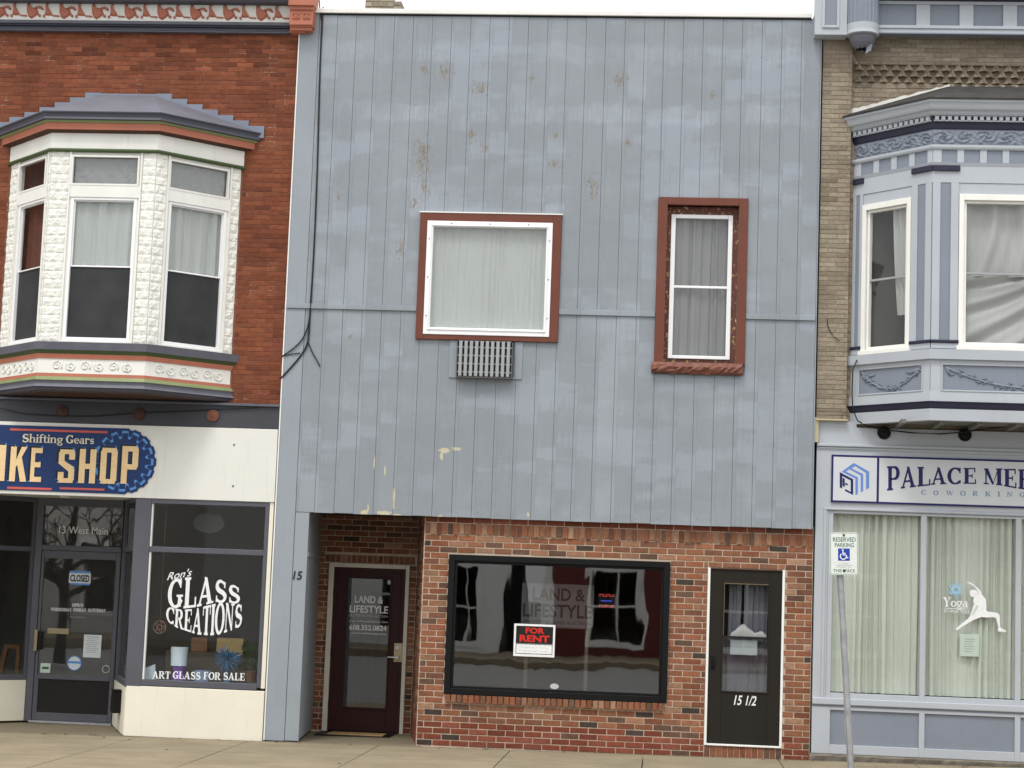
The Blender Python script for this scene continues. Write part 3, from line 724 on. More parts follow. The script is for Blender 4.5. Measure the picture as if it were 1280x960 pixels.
curtain('curtain', F0, e-.03, um+.005, g-.05, h+.04, -.035, 8, .007, 'sheer', 'pale sheer curtain on the left half of the red-trimmed picture window', 1)
curtain('curtain', F0, um+.0, f+.03, g-.05, h+.04, -.040, 11, .005, 'sheer', 'pale dotted curtain on the right half of the red-trimmed picture window', 2)
m = MB(); m.fbox(F0, e-.04, f+.04, g-.06, h+.06, -.085, -.08); tag(m.build('window_film', 'grey curtain'), 'grey backing sheet hung behind the two sheer curtains upstairs', 'sheet')
# narrow window
W2 = trim(F0, (rw[0], rw[1], PZ(876, 454.5), rw[3]), ro, -.022, .035, 'narrow_window', 'trim red', mid, False)
m = MB(); a, b, c, d = ro
m.fbox(F0, a-.012, a, c, d, -.13, -.022); m.fbox(F0, b, b+.012, c, d, -.13, -.022); m.fbox(F0, a-.012, b+.012, c-.012, c, -.13, -.022)
m.build('reveal', 'trim chipped', W2)
m = MB(); m.fbox(F0, a-.012, b+.012, d, d+.012, -.13, -.022); m.build('reveal', 'trim red', W2)
vf = RC(837, 267, 914.5, 448)
m = MB(); m.fbox(F0, a, vf[0]+.01, c, d, -.12, -.085); m.fbox(F0, vf[1]-.01, b, c, d, -.12, -.085); m.fbox(F0, vf[0]+.01, vf[1]-.01, vf[3]-.01, d, -.12, -.085); m.fbox(F0, vf[0]+.01, vf[1]-.01, c, vf[2]+.01, -.12, -.085)
m.build('inner_casing', 'trim chipped', W2)
m = MB(); m.ring(F0, *vf, .052, -.11, -.065, .045, .04); m.build('window_frame', 'vinyl', W2, bevel=.005)
zm = PZ(876, 357.5)
m = MB(); m.fbox(F0, vf[0]+.05, vf[1]-.05, zm-.014, zm+.014, -.105, -.075); m.build('meeting_rail', 'vinyl', W2, bevel=.003)
for (z0, z1, dd) in ((zm+.012, vf[3]-.04, -.092), (vf[2]+.035, zm-.012, -.1)):
    m = MB(); m.fbox(F0, vf[0]+.045, vf[1]-.045, z0, z1, dd, dd+.005); m.build('pane', 'glass', W2)
uq = (vf[0]+vf[1])/2
curtain('curtain', F0, vf[0]+.02, uq-.005, vf[2], vf[3], -.135, 3, .018, 'grey curtain', 'grey net curtain on the left side of the narrow red-trimmed window', 3)
curtain('curtain', F0, uq-.03, vf[1]-.02, vf[2], vf[3], -.150, 4, .018, 'grey curtain', 'grey net curtain on the right side of the narrow red-trimmed window', 4)
# rough stone sill
m = MB(); a, b, c, d = rw[0]-.028, rw[1]-.024, rw[2], PZ(876, 454.2)
N = 26; K = 5; vs = []; rnd = random.Random(5)
for j in range(K+1):
    for i in range(N+1):
        pr = .05 + .035*math.sin(math.pi*j/K) + (rnd.uniform(-.014, .014) if 0 < j < K else 0)
        vs.append(F0.P(a+(b-a)*i/N, c+(d-c)*j/K + (rnd.uniform(-.008, .008) if j < K else 0), pr))
m.add(vs, [(j*(N+1)+i, j*(N+1)+i+1, (j+1)*(N+1)+i+1, (j+1)*(N+1)+i) for j in range(K) for i in range(N)])
m.fbox(F0, a, b, c+.012, d, -.02, .05); m.build('window_sill', 'sandstone', W2)

# ---- air conditioner sleeve
acx = thing('air_conditioner', 'grey slatted air conditioner grille under the picture window', 'air conditioner', F0.P((ac[0]+ac[1])/2, ac[2]))
m = MB(); o = RC(562, 427.2, 653, 473); m.ring(F0, o[0], o[1], o[2], lw[2]-.004, .09, .0005, .012, .002, .02); m.build('flange', 'strip paint', acx, bevel=.003)
m = MB(); a, b, c, d = ac; d = min(d, lw[2]-.006)
m.fbox(F0, a, a+.012, c, d, -.3, .10); m.fbox(F0, b-.012, b, c, d, -.3, .10); m.fbox(F0, a, b, c-.012, c, -.3, .105); m.fbox(F0, a, b, d-.012, d, -.3, .10); m.fbox(F0, a, b, c, d, -.3, -.05)
m.build('casing', 'ac core', acx)
for k in range(10):
    u = a+.018+(b-a-.036)*(k+.5)/10; m = MB(); m.fbox(F0, u-.020, u+.018, c+.006, d-.006, .085, .112); m.build('slat', 'grille', acx, bevel=.004)
m = MB()
for k in range(4): z = c+(d-c)*(k+.6)/4.4; m.fbox(F0, a+.008, b-.008, z-.006, z+.006, .07, .098)
m.build('cross_bars', 'grille', acx)

# ---- brick shopfront
xbl, xbr = PX(525.3, 790, .10), PX(1014.5, 800, .10)
z_sold = PZ(770, 675.5, .10); z_stop = PZ(770, 660.5, .10)
fw = RC(558, 697.5, 836, 873.2, .10)
dr = RC(882.5, 711, 979.2, 933.5, .10)
sillr = (PX(556, 878, .10), PX(830, 878, .10), PZ(693, 884, .10), fw[2])
def shopcol(c, i):
    r = random.random()
    if i < 4 and r > .10: base = random.choice([(.26, .075, .042), (.22, .065, .038), (.29, .095, .06)])
    elif r < .042: base = (.075, .058, .048)
    elif r < .13: base = (.16, .095, .065)
    elif r < .17: base = (.42, .255, .165)
    else: base = random.choice([(.30, .126, .066), (.34, .155, .086), (.255, .098, .054), (.36, .195, .118), (.28, .135, .080), (.315, .124, .066), (.235, .108, .068), (.33, .140, .074)])
    k = random.uniform(.82, 1.12); return tuple(x*k for x in base)
gy = -.02
holes = [fw, dr, sillr, (dr[0], dr[1], -.2, dr[2])]
specs = course_bricks(FB, (xbl+.006, xbr-.002, gy, z_sold), holes, .0692, .2135, .011, -.03, 0, shopcol, phase=.03)
def soldier(F, a, b, z0, z1, w, d0, d1, colf, n=None, jit=.0, lean=0):
    sp = []; n = n or int(round((b-a)/w)); w = (b-a)/n
    for k in range(n):
        u = a+w*k; e = random.uniform(-jit, jit)
        vs, fs = brick_geo(F, u+.005, u+w-.005, z0+.005+e, z1-.005, d0, d1+random.uniform(-jit, jit))
        c = F.P(u+w/2, (z0+z1)/2, d1); cc = colf(c, 9)
        if sum(cc) < .2 or sum(cc) > .95: cc = (.36, .14, .07)
        sp.append((vs, fs, cc, c))
    return sp
specs += soldier(FB, xbl+.004, xbr-.002, z_sold, z_stop, .0675, -.03, .012, shopcol, jit=.009)
specs += course_bricks(FB, (xbl+.004, xbr-.002, z_stop, z_stop+.069), [], .069, .213, .011, -.03, 0, shopcol, phase=.06)
specs += soldier(FB, sillr[0], sillr[1], sillr[2], sillr[3], .069, -.03, .035, shopcol, jit=.002)
specs += soldier(FB, dr[0], dr[1], gz(1)-.02, dr[2], .07, -.03, .004, shopcol, jit=.001)
# recess: splayed right side and back
xbb = PX(517.5, 800, YB); FS = Face((xbb, YB), (xbl, .10)); FK = flat(YB)
dL = RC(407, 704.5, 508.5, 914.5, YB)
dkb = lambda c, i: tuple(x*.9 for x in shopcol(c, i+ (0 if i < 3 else 4)))  # shopfront brick colours darkened: the recess shade is put into the colour
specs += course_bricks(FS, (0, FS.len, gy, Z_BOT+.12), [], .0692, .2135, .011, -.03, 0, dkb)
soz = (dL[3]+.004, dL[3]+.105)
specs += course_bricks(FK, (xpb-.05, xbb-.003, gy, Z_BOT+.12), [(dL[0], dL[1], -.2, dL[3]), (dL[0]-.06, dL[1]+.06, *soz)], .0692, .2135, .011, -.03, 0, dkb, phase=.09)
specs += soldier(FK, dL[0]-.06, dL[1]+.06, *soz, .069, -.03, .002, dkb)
lay_bricks(specs, mid, 'brick', 300, score_frame)
holed(FB, (xbl-.0, xbr, -.1, Z_BOT+.03), [fw, dr], -.10, -.006).build('mortar_bed', 'mortar warm', mid)
m = MB(); m.prism(FS, [(0, -.1), (FS.len-.012, -.1), (FS.len-.012, Z_BOT+.12), (0, Z_BOT+.12)], -.08, -.009); m.build('mortar_bed', 'mortar warm', mid)
holed(FK, (xpb-.06, xbb, -.1, Z_BOT+.12), [(dL[0]+.01, dL[1]-.01, -.2, dL[3]-.01)], -.10, -.009).build('mortar_bed', 'mortar warm', mid)
m = MB(); m.box(XL+.02, xbl+.06, .108, YB+.1, Z_BOT+.03, Z_BOT+.16); m.build('recess_ceiling', 'interior', mid)
m = MB(); m.box(XL+.02, XR-.01, .024, .105, Z_BOT+.075, Z_BOT+.10); m.build('overhang', 'interior', mid)

# ---- shop picture window
SWN = MB().ring(FB, *fw, .072, -.06, .03).build('shop_window', 'black metal', mid, bevel=.005)
m = MB(); q = (fw[0]+.072, fw[1]-.072, fw[2]+.072, fw[3]-.072); m.ring(FB, *q, .028, -.055, .004); m.build('glazing_bead', 'black metal', SWN, bevel=.004)
m = MB(); m.fbox(FB, q[0]+.02, q[1]-.02, q[2]+.02, q[3]-.02, -.03, -.024); m.build('pane', 'wavy glass', SWN)
m = MB(); p = FB.P(*FB.px(693, 858, -.02), -.0235); m.lathe((p[0], p[1], p[2]), [(.052, -.003), (.052, 0)], 'y', 20)
for v in range(len(m.v)): x, y, z = m.v[v]; m.v[v] = (x, y, p[2]+(z-p[2])*.62)
m.build('oval_sticker', 'silver ink', SWN)
FG = flat(.10)
# for-rent sign on the inside of the glass
u0, u1, z0, z1 = FG.rc(642, 780.3, 693.5, 821)
fr = thing('rent_sign', 'black and red FOR RENT sign taped to the big shop window', 'sign', FG.P((u0+u1)/2, z0, -.02))
m = MB(); m.fbox(FG, u0, u1, z0, z1, -.024, -.019); m.build('panel', 'white ink', fr)
m = MB(); hh = z1-z0; m.fbox(FG, u0+.024, u1-.024, z0+hh*.40, z1-.024, -.019, -.0175); m.ring(FG, u0+.026, u1-.026, z0+.03, z0+hh*.39, .006, -.019, -.0178); m.build('field', 'black ink', fr)
m = MB(); w_ = u1-u0; sans_in(m, FG, 'FOR', u0+w_*.28, u1-w_*.26, z0+hh*.71, z0+hh*.89, -.0175, .035, 0, .002); sans_in(m, FG, 'RENT', u0+w_*.14, u1-w_*.13, z0+hh*.45, z0+hh*.66, -.0175, .035, 0, .002); m.build('lettering', 'signal red', fr)
m = MB()
rnd = random.Random(3)
for row in range(2):
    x = u0+.06
    while x < u1-.08:
        l_ = rnd.uniform(.015, .05); z = z0+hh*(.27-.1*row)+rnd.uniform(-.004, .004); m.fbox(FG, x, x+l_, z, z+.003, -.019, -.0183); x += l_+rnd.uniform(.006, .02)
m.build('handwriting', 'faint ink', fr)
# poster board standing in the room
FPO = flat(.42); u0, u1, z0, z1 = FPO.rc(652, 730, 742, 783)
po = thing('poster_board', 'dim grey LAND & LIFESTYLE board standing behind the shop window glass', 'poster', FPO.P((u0+u1)/2, z0))
m = MB(); m.fbox(FPO, u0, u1, z0, z1, -.02, 0); m.build('board', 'dim poster', po)
m = MB(); h = z1-z0; wd = u1-u0
sans_in(m, FPO, 'LAND &', u0+wd*.15, u1-wd*.12, z0+h*.60, z0+h*.90, .0005, .02); sans_in(m, FPO, 'LIFESTYLE', u0+wd*.02, u1-wd*.02, z0+h*.20, z0+h*.52, .0005, .02); sans_in(m, FPO, 'PROPERTIES AND AUCTION', u0+wd*.03, u1-wd*.03, z0+h*.05, z0+h*.13, .0005)
m.build('lettering', 'black ink', po)
m = MB(); m.fbox(FPO, u0+.05, u0+.09, gz(-1)+.055, z0, -.06, -.03); m.fbox(FPO, u1-.09, u1-.05, gz(-1)+.055, z0, -.06, -.03); m.fbox(FPO, u0+.04, u1-.04, z0-.02, z0, -.06, .0); m.build('easel', 'interior floor', po)
# lit sign deeper in the room
FL_ = flat(.5); u0, u1, z0, z1 = FL_.rc(748, 742, 768, 760)
em = bpy.data.materials.new('red led'); n, l, b, o = nodes(em); b.inputs['Base Color'].default_value = (.1, .01, .01, 1); b.inputs['Emission Color'].default_value = (1, .08, .05, 1); b.inputs['Emission Strength'].default_value = .55; MATS['red led'] = em
em = bpy.data.materials.new('blue led'); n, l, b, o = nodes(em); b.inputs['Base Color'].default_value = (.01, .02, .1, 1); b.inputs['Emission Color'].default_value = (.06, .12, 1, 1); b.inputs['Emission Strength'].default_value = .5; MATS['blue led'] = em
ls = thing('led_sign', 'small lit red and blue window sign glowing inside the big shop window', 'sign', FL_.P((u0+u1)/2, z0))
m = MB(); m.fbox(FL_, u0, u1, z0, z1, -.03, 0); m.tube([FL_.P((u0+u1)/2, z1, -.01), FL_.P((u0+u1)/2, 2.94, -.01)], .004, 6); m.build('housing', 'black metal', ls)
m = MB()
for k in range(9):
    for zz in (z0+.012, z0+.03, z1-.03, z1-.012):
        if (k*7+int(zz*100)) % 4: m.fbox(FL_, u0+.01+(u1-u0-.03)*k/8, u0+.022+(u1-u0-.03)*k/8, zz-.006, zz+.006, .0, .004)
m.build('red_lamps', 'red led', ls)
m = MB(); m.fbox(FL_, u0+.03, u1-.03, (z0+z1)/2-.008, (z0+z1)/2+.006, 0, .004); m.build('blue_lamps', 'blue led', ls)

# ---- maroon door in the recess
m = MB(); a, b, c, d = dL; c = gz(a)+.012
dl = RC(413.5, 710, 503.5, 913, YB)
m.fbox(FK, a, dl[0], c, d, -.06, .03); m.fbox(FK, dl[1], b, c, d, -.06, .03); m.fbox(FK, dl[0], dl[1], dl[3], d, -.06, .03)
m.build('door_frame', 'door frame cream', mid, bevel=.006)
g_ = RC(431, 723, 485.5, 885, YB)
m = MB(); dl = (dl[0]+.004, dl[1]-.004, c+.012, dl[3]-.004)
m.ring(FK, *dl, .05, -.04, .005); m.fbox(FK, dl[0]+.05, g_[0], dl[2]+.05, dl[3]-.05, -.04, .005); m.fbox(FK, g_[1], dl[1]-.05, dl[2]+.05, dl[3]-.05, -.04, .005)
m.fbox(FK, g_[0], g_[1], dl[2]+.05, g_[2], -.04, .005); m.fbox(FK, g_[0], g_[1], g_[3], dl[3]-.05, -.04, .005)
door1 = m.build('door', 'maroon', mid, bevel=.003); door1['label'] = 'maroon door with a tall glass pane'
m = MB(); m.ring(FK, g_[0]-.02, g_[1]+.02, g_[2]-.02, g_[3]+.02, .025, .005, .018); m.build('glazing_bead', 'maroon', door1, bevel=.004)
m = MB(); m.fbox(FK, g_[0], g_[1], g_[2], g_[3], -.012, -.006); m.build('pane', 'old glass', door1)
hp = RC(492.5, 804, 503, 827.5, YB)
m = MB(); m.fbox(FK, *hp, .005, .012); m.build('lock_plate', 'brass', door1, bevel=.002)
m = MB(); p = FK.P(hp[0]+.05, hp[2]+.055, .012); m.lathe(p, [(.02, -.05), (.02, 0)], 'y', 12); m.tube([(p[0], p[1]-.05, p[2]), (p[0]-.12, p[1]-.05, p[2]+.003)], .011, 8, .009)
p = FK.P(hp[0]+.045, hp[3]-.055, .012); m.lathe(p, [(.022, -.02), (.022, 0)], 'y', 14); m.build('lever_handle', 'steel', door1)
for pz in (740, 815, 880):
    z = PZ(411, pz, YB); m = MB(); m.fbox(FK, dl[0]-.012, dl[0]+.008, z-.05, z+.05, .0, .016); m.build('hinge', 'maroon', door1, bevel=.003)
m = MB()
def on(F, l, t, r, b, d=0): return F.rc(l, t, r, b, d)
sans_in(m, FK, 'LAND &', *on(FK, 443.7, 745, 479, 754), -.006, .018); m.build('lettering', 'white ink', door1); m = MB(); sans_in(m, FK, 'LIFESTYLE', *on(FK, 437, 757, 485, 766.3), -.006, .018)
m.build('lettering', 'white ink', door1)
m = MB(); sans_in(m, FK, '608.352.0824', *on(FK, 436.5, 781.5, 483, 788), -.006, .012); m.build('phone_number', 'white ink', door1)
m = MB(); sans_in(m, FK, 'PROPERTIES AND AUCTION', *on(FK, 437, 768.5, 484.5, 771.5), -.006); dashes(m, FK, on(FK, 436.5, 775.8, 484.5, 778), -.006, 1); dashes(m, FK, on(FK, 436.5, 790.8, 483, 793), -.006, 2)
m.build('small_print', 'silver ink', door1)
m = MB(); m.fbox(FK, *on(FK, 484.5, 725.5, 488, 730.5), -.0055, -.003); m.build('sticker', 'paper', door1)
# mat
mx0, mx1 = PX(396, 918, 1.2), PX(490, 920, 1.2)
mt = thing('door_mat', 'black-edged tan door mat in front of the maroon door', 'mat', ((mx0+mx1)/2, 1.25, gz(mx0)))
m = MB(); m.box(mx0, mx1, .98, 1.50, gz(mx0)+.004, gz(mx0)+.016); m.build('border', 'black metal', mt, bevel=.004)
paint('coir', (.30, .20, .095), .95, .2, 9, .4, .5); m = MB(); m.box(mx0+.14, mx1-.1, 1.06, 1.46, gz(mx0)+.016, gz(mx0)+.024); m.build('coir_field', 'coir', mt, bevel=.004)

# ---- brown storm door
FD = flat(.10)
a, b, c, d = dr
m = MB(); m.fbox(FD, a, a+.028, c, d, -.06, .012); m.fbox(FD, b-.028, b, c, d, -.06, .012); m.fbox(FD, a+.028, b-.028, c, c+.022, -.06, .02); m.build('door_frame', 'white trim', mid, bevel=.004)
m = MB(); m.fbox(FD, a+.028, b-.028, d-.014, d, -.06, .008); m.build('door_head', 'soffit brown', mid)
g_ = RC(903.5, 728.8, 960, 865, .10); zm = PZ(932, 797, .10)
dd = (a+.032, b-.032, c+.026, d-.016)
m = MB(); m.fbox(FD, dd[0], g_[0], dd[2], dd[3], -.045, -.008); m.fbox(FD, g_[1], dd[1], dd[2], dd[3], -.045, -.008); m.fbox(FD, g_[0], g_[1], dd[2], g_[2], -.045, -.008); m.fbox(FD, g_[0], g_[1], g_[3], dd[3], -.045, -.008)
door2 = m.build('door', 'storm brown', mid, bevel=.004); door2['label'] = 'dark brown storm door numbered 15 1/2'
m = MB(); m.ring(FD, g_[0]-.016, g_[1]+.016, g_[2]-.016, g_[3]+.016, .02, -.008, .0); m.fbox(FD, g_[0], g_[1], zm-.012, zm+.012, -.03, -.004); m.build('glazing_bead', 'storm brown', door2, bevel=.003)
m = MB(); m.fbox(FD, g_[0]+.002, g_[1]-.002, g_[3]-.016, g_[3]-.001, -.03, -.012); m.fbox(FD, g_[0]+.001, g_[0]+.010, zm+.02, g_[3]-.016, -.03, -.012); m.build('pale_liner', 'brass', door2)
for (z0, z1) in ((zm+.01, g_[3]), (g_[2], zm-.01)):
    m = MB(); m.fbox(FD, g_[0], g_[1], z0, z1, -.024, -.019); m.build('pane', 'old glass', door2)
hd = RC(888.8, 820, 893.6, 836, .10); m = MB(); m.fbox(FD, *hd, -.008, .004); m.tube([FD.P((hd[0]+hd[1])/2, hd[2]+.01, .004), FD.P((hd[0]+hd[1])/2+.01, (hd[2]+hd[3])/2, .04), FD.P((hd[0]+hd[1])/2, hd[3]-.01, .004)], .008, 6); m.build('handle', 'black metal', door2)
m = MB(); sans_in(m, FD, '15 1/2', *on(FD, 917.3, 869.5, 944.5, 881.8), -.008, .015, .18, .004); m.build('house_number', 'white ink', door2)
ug = g_[0]+(g_[1]-g_[0])*.42
curtain('curtain', FD, g_[0]+.06, ug-.01, zm-.05, g_[3]+.02, -.12, 3, .010, 'violet curtain', 'lilac-grey curtain left of the gap in the brown storm door', 6)
curtain('curtain', FD, ug+.02, g_[1]-.005, zm-.05, g_[3]+.02, -.13, 4, .014, 'violet curtain', 'lilac-grey curtain right of the gap in the brown storm door', 7)
curtain('curtain', FD, g_[0]-.02, g_[1]+.02, g_[2]-.03, zm+.0, -.15, 6, .012, 'violet curtain', 'dim curtain in the lower pane of the brown storm door', 8)
# crumpled white cloth lying on the rail of the upper pane
m = MB(); N = 18; vs = []; rnd = random.Random(12); zb = zm+.006
for i in range(N+1):
    s = i/N; u = g_[0]+.09+(g_[1]-g_[0]-.11)*s
    h = (.155*max(0, 1-abs(s-.36)/.42) + .08*max(0, 1-abs(s-.86)/.2))*(1+rnd.uniform(-.08, .08)) + .01
    for (t, dd_) in ((0, -.034), (.5, -.030+rnd.uniform(-.003, .003)), (1, -.05), (0, -.085)): vs.append(FD.P(u, zb+h*t, dd_))
m.add(vs, [(i*4+j, (i+1)*4+j, (i+1)*4+j+1, i*4+j+1) for i in range(N) for j in range(3)]); tag(m.build('crumpled_cloth', 'white curtain', smooth=True), 'crumpled white cloth lying in the upper pane of the brown storm door', 'cloth')
m = MB(); m.fbox(FD, g_[0]+.09, g_[1]-.12, zm-.20, zm-.03, -.032, -.029); tag(m.build('paper_note', 'faint ink'), 'dim blank note in the lower pane of the brown storm door', 'note')
m = MB(); m.fbox(FD, a-.1, b+.1, -.05, d+.1, -.34, -.32); m.build('inner_door', 'interior', mid)

# ---- cables on the grey front
def cable(pts, r, label, Y=-.012, name='cable', d=None):
    q = [(PX(x, y, Y), Y, PZ(x, y, Y)) for x, y in pts]
    # smooth
    for _ in range(2):
        n_ = [q[0]]
        for a_, b_ in zip(q[:-1], q[1:]):
            n_ += [tuple(a_[k]*.75+b_[k]*.25 for k in range(3)), tuple(a_[k]*.25+b_[k]*.75 for k in range(3))]
        q = n_+[q[-1]]
    m = MB(); m.tube(q, r, 6); return tag(m.build(name, 'cable', smooth=True), label, 'cable')
cable([(404, 9), (402, 40), (400, 80), (398, 160), (396, 230), (393.5, 290), (391, 340), (388, 382), (386.5, 410), (385, 430), (376, 445), (364, 459), (351, 473)], .0105, 'thick black cable running down the left edge of the grey boards')
cable([(391, 335), (388, 395), (382, 418), (372, 432), (352, 446)], .008, 'thin black cable looping left from the thick one above the shop beam', -.018)
cable([(385.5, 428), (390, 440), (396, 450), (400, 458)], .007, 'short loose cable end hanging beside the thick black cable')
cable([(352, 445), (362, 443), (375, 441)], .006, 'short straight wire crossing the corner strip below the batten', -.014)
cable([(399, 0), (400, 14), (403, 30), (402, 42)], .008, 'thin cable curling over the parapet beside the terracotta bracket', -.02)

# ---- chimney behind the parapet
chx = thing('chimney', 'pale brick chimney stub showing above the grey parapet', 'chimney', (PX(480, 5, 3), 3.2, Z_TOP-.05))
x0, x1 = PX(456, 5, 3), PX(492, 5, 3); sp = []
def tanc(c, i):
    k = random.uniform(.8, 1.15); return tuple(x*k for x in random.choice([(.40, .36, .28), (.34, .30, .23), (.45, .41, .33)]))
FC = flat(3.0)
sp += course_bricks(FC, (x0, x1, Z_TOP-.05, Z_TOP+1.2), [], .075, .21, .012, -.1, 0, tanc)
sp += course_bricks(FC, (x1+.002, PX(502, 8, 3), Z_TOP-.05, PZ(497, 1, 3)), [], .075, .21, .012, -.1, 0, tanc)
lay_bricks(sp, chx, 'brick', 300)
m = MB(); m.box(x0+.006, x1-.006, 3.008, 3.6, Z_TOP-.1, Z_TOP+1.2); m.box(x1-.006, PX(502, 8, 3)-.006, 3.008, 3.6, Z_TOP-.1, PZ(497, 1, 3)-.006); m.build('mortar_core', 'mortar tan', chx)

# ================================================================ left: red-brick shop with white bay
YW = .06; LX = -10.4
lft = thing('brick_shop_building', 'red brick shop building with a white bay window above the bike shop sign', 'building', (-7.2, YW, 0))
FW = flat(YW)
body = [(-8.115, YW), (-7.345, -.72), (-6.075, -.72), (-5.250, YW)]
zF = lambda py: PZ(128, py, -.72)                 # heights read on the bay front
Z_SILLT, Z_HEAD = zF(428), zF(190)
Z_BEAM_T = PZ(330, 509, YW); Z_BEAM_B = PZ(174, 531.5, 0); Z_FAS_B = PZ(174, 622.5, 0)
Z_CORN_B = PZ(180, 39, YW)
# wall bricks
bay_hole = (body[0][0]-.02, body[3][0]+.02, zF(492)-.02, zF(150))
def redcol(c, i):
    base = random.choice([(.240, .076, .037), (.225, .071, .035), (.262, .086, .043), (.200, .063, .034), (.250, .082, .040)])
    k = random.uniform(.84, 1.14)
    px, py = inframe(c)
    if py < 90 and random.random() < .22: k *= random.choice([.7, 1.25])
    return tuple(x*k for x in base)
sp = course_bricks(FW, (LX, XL-.006, Z_BEAM_T-.02, Z_CORN_B+.02), [bay_hole], 0.0572, .2050, .0040, -.03, 0, redcol)
lay_bricks(sp, lft, 'smooth brick', 300, score_frame)
holed(FW, (LX, XL-.004, Z_BEAM_T-.03, Z_CORN_B+.1), [], -.10, -.004).build('mortar_bed', 'mortar red', lft)
# shell of the shop
m = MB()
m.box(LX, LX+.1, .3, 9, -.1, 9); m.box(XL-.12, XL-.02, .3, 9, -.1, 9); m.box(LX, XL-.02, 8.9, 9, -.1, 9); m.box(LX, XL, .17, 9, 8.9, 9); m.box(LX, XL, .17, 8.9, 3.3, 3.4)
m.build('shell', 'interior', lft)
m = MB(); m.box(LX+.1, XL-.12, 4.2, 4.3, -.1, 3.3); m.build('shop_back_wall', 'interior pale', lft)
m = MB(); m.box(LX+.1, XL-.12, 1.6, 4.2, -.1, gz(-7)+.02); m.build('shop_floor', 'interior floor', lft)

# cornice
cz = lambda py, Y: PZ(180, py, Y)
xc1 = PX(361.5, 22, -.1)
def moulding(name, py0, py1, proj, mat, x1=None):
    m = MB(); m.fbox(FW, LX, x1 or xc1, PZ(180, py1, YW-proj), PZ(180, py0, YW-proj), -.0, proj); return m.build(name, mat, lft, bevel=.006)
moulding('cornice_moulding', 33.0, 38.3, .05, 'gutter'); moulding('cornice_moulding', 29.8, 33.2, .08, 'navy moulding'); moulding('cornice_moulding', 26.3, 30.0, .10, 'sill grey')
moulding('cornice_moulding', 38.1, 39.6, .07, 'sill grey')
fz0, fz1 = PZ(180, 26.2, YW-.07), PZ(180, 3.6, YW-.07)
m = MB(); m.fbox(FW, LX, xc1, fz0, fz1, 0, .07); fri = m.build('cornice_frieze', 'bay white', lft)
moulding('cornice_moulding', .5, 3.8, .13, 'gutter'); moulding('cornice_moulding', -8, .6, .20, 'sill grey'); moulding('cornice_moulding', -22, -8, .32, 'gutter')
# floral relief, one spray per repeat
MOT = [[(315,60),(345,42),(372,92),(420,102),(452,122),(470,165),(430,202),(385,228),(345,208),(320,150)], [(415,92),(470,78),(500,84),(532,118),(520,134),(470,106),(420,116)],
       [(545,72),(560,40),(588,44),(576,84),(650,186),(600,192),(545,185),(552,120)], [(640,184),(735,188),(735,202),(640,196)], [(470,165),(500,185),(490,210),(455,190)], [(528,178),(552,186),(546,216),(524,206)]]
pw = (PX(361, 20, -.01)-PX(33, 18, -.01))/8.0
for k in range(-4, 9):
    u_ = PX(33, 18, -.01) + pw*k; m = MB()
    for q, pl in enumerate(MOT):
        pts = [(u_+(x-315)/405*pw, fz0+(fz1-fz0)*(238-y)/205) for x, y in pl]
        cx = sum(p[0] for p in pts)/len(pts); cy = sum(p[1] for p in pts)/len(pts); n_ = len(pts); dz = .07+.004*q/6
        vs = [FW.P(a, b, .07) for a, b in pts] + [FW.P(cx+(a-cx)*.72, cy+(b-cy)*.72, dz+.022) for a, b in pts]
        m.add(vs, [tuple(range(n_, 2*n_))]+[(i, (i+1) % n_, n_+(i+1) % n_, n_+i) for i in range(n_)])
    if max(v[0] for v in m.v) < xc1-.002: m.build('floral_spray', 'terracotta', fri, recalc=True)
# terracotta end bracket
bx0, bx1 = PX(361.5, 20, -.16), PX(391.5, 20, -.16)
bk = MB()
for (py0, py1, pr, e0, e1) in ((-22, 6.5, .27, -.01, .01), (6.5, 12, .24, .004, 0), (12, 31, .22, .004, -.004), (31, 33.5, .20, .008, -.006), (33.5, 38, .18, .008, -.02), (38, 40.5, .15, .0, -.1)):
    bk.fbox(FW, bx0+e0, bx1+e1, PZ(376, py1, YW-pr), PZ(376, py0, YW-pr), -.02, pr)
brk = bk.build('cornice_bracket', 'terracotta', lft, bevel=.006)
for (l_, r_) in ((365, 375), (378.5, 388.5)):
    m = MB(); q = RC(l_, 16.5, r_, 23.5, YW-.22); m.ring(FW, *q, .012, .22, .232); m.fbox(FW, q[0]+.03, q[1]-.03, q[2]+.02, q[3]-.02, .22, .230); m.build('rosette_block', 'terracotta', brk, bevel=.003)

# ---- bay window
def prof_band(name, py0, py1, o0, o1, mat, parent, inner=-.06, curve=None):
    z1, z0 = PZ(128, py0, -.72-o1), PZ(128, py1, -.72-o0)
    m = MB(); pr = [(o0, z0), (o1, z1)] if not curve else [(o0+(o1-o0)*a, z0+(z1-z0)*b) for a, b in curve]
    m.sweep(body, YW, pr+[(inner, z1), (inner, z0)]); return m.build(name, mat, parent, recalc=True)
zb0, zb1 = zF(497), Z_HEAD
m = MB(); fl = [(x, y) for x, y in offset_plan(body, YW, .0)]
zsof = PZ(128, 490, -.74)
vs = [(x, y, zsof+.004) for x, y in fl]+[(x, y, zsof+.06) for x, y in fl]
m.add(vs, [(0, 1, 2, 3), (7, 6, 5, 4), (0, 4, 5, 1), (1, 5, 6, 2), (2, 6, 7, 3)]); bay = m.build('bay_window', 'soffit brown', lft, recalc=True)
m = MB(); m.box(body[0][0]+.14, body[3][0]-.14, YW-.05, YW-.02, zb0+.05, Z_HEAD); m.build('bay_back', 'interior', bay)
COVE = [(0, 0), (.25, .08), (.45, .3), (.6, .6), (.8, .85), (1, 1)]
TOR = [(0, 0), (.5, .05), (.9, .3), (1, .55), (.85, .8), (.3, 1)]
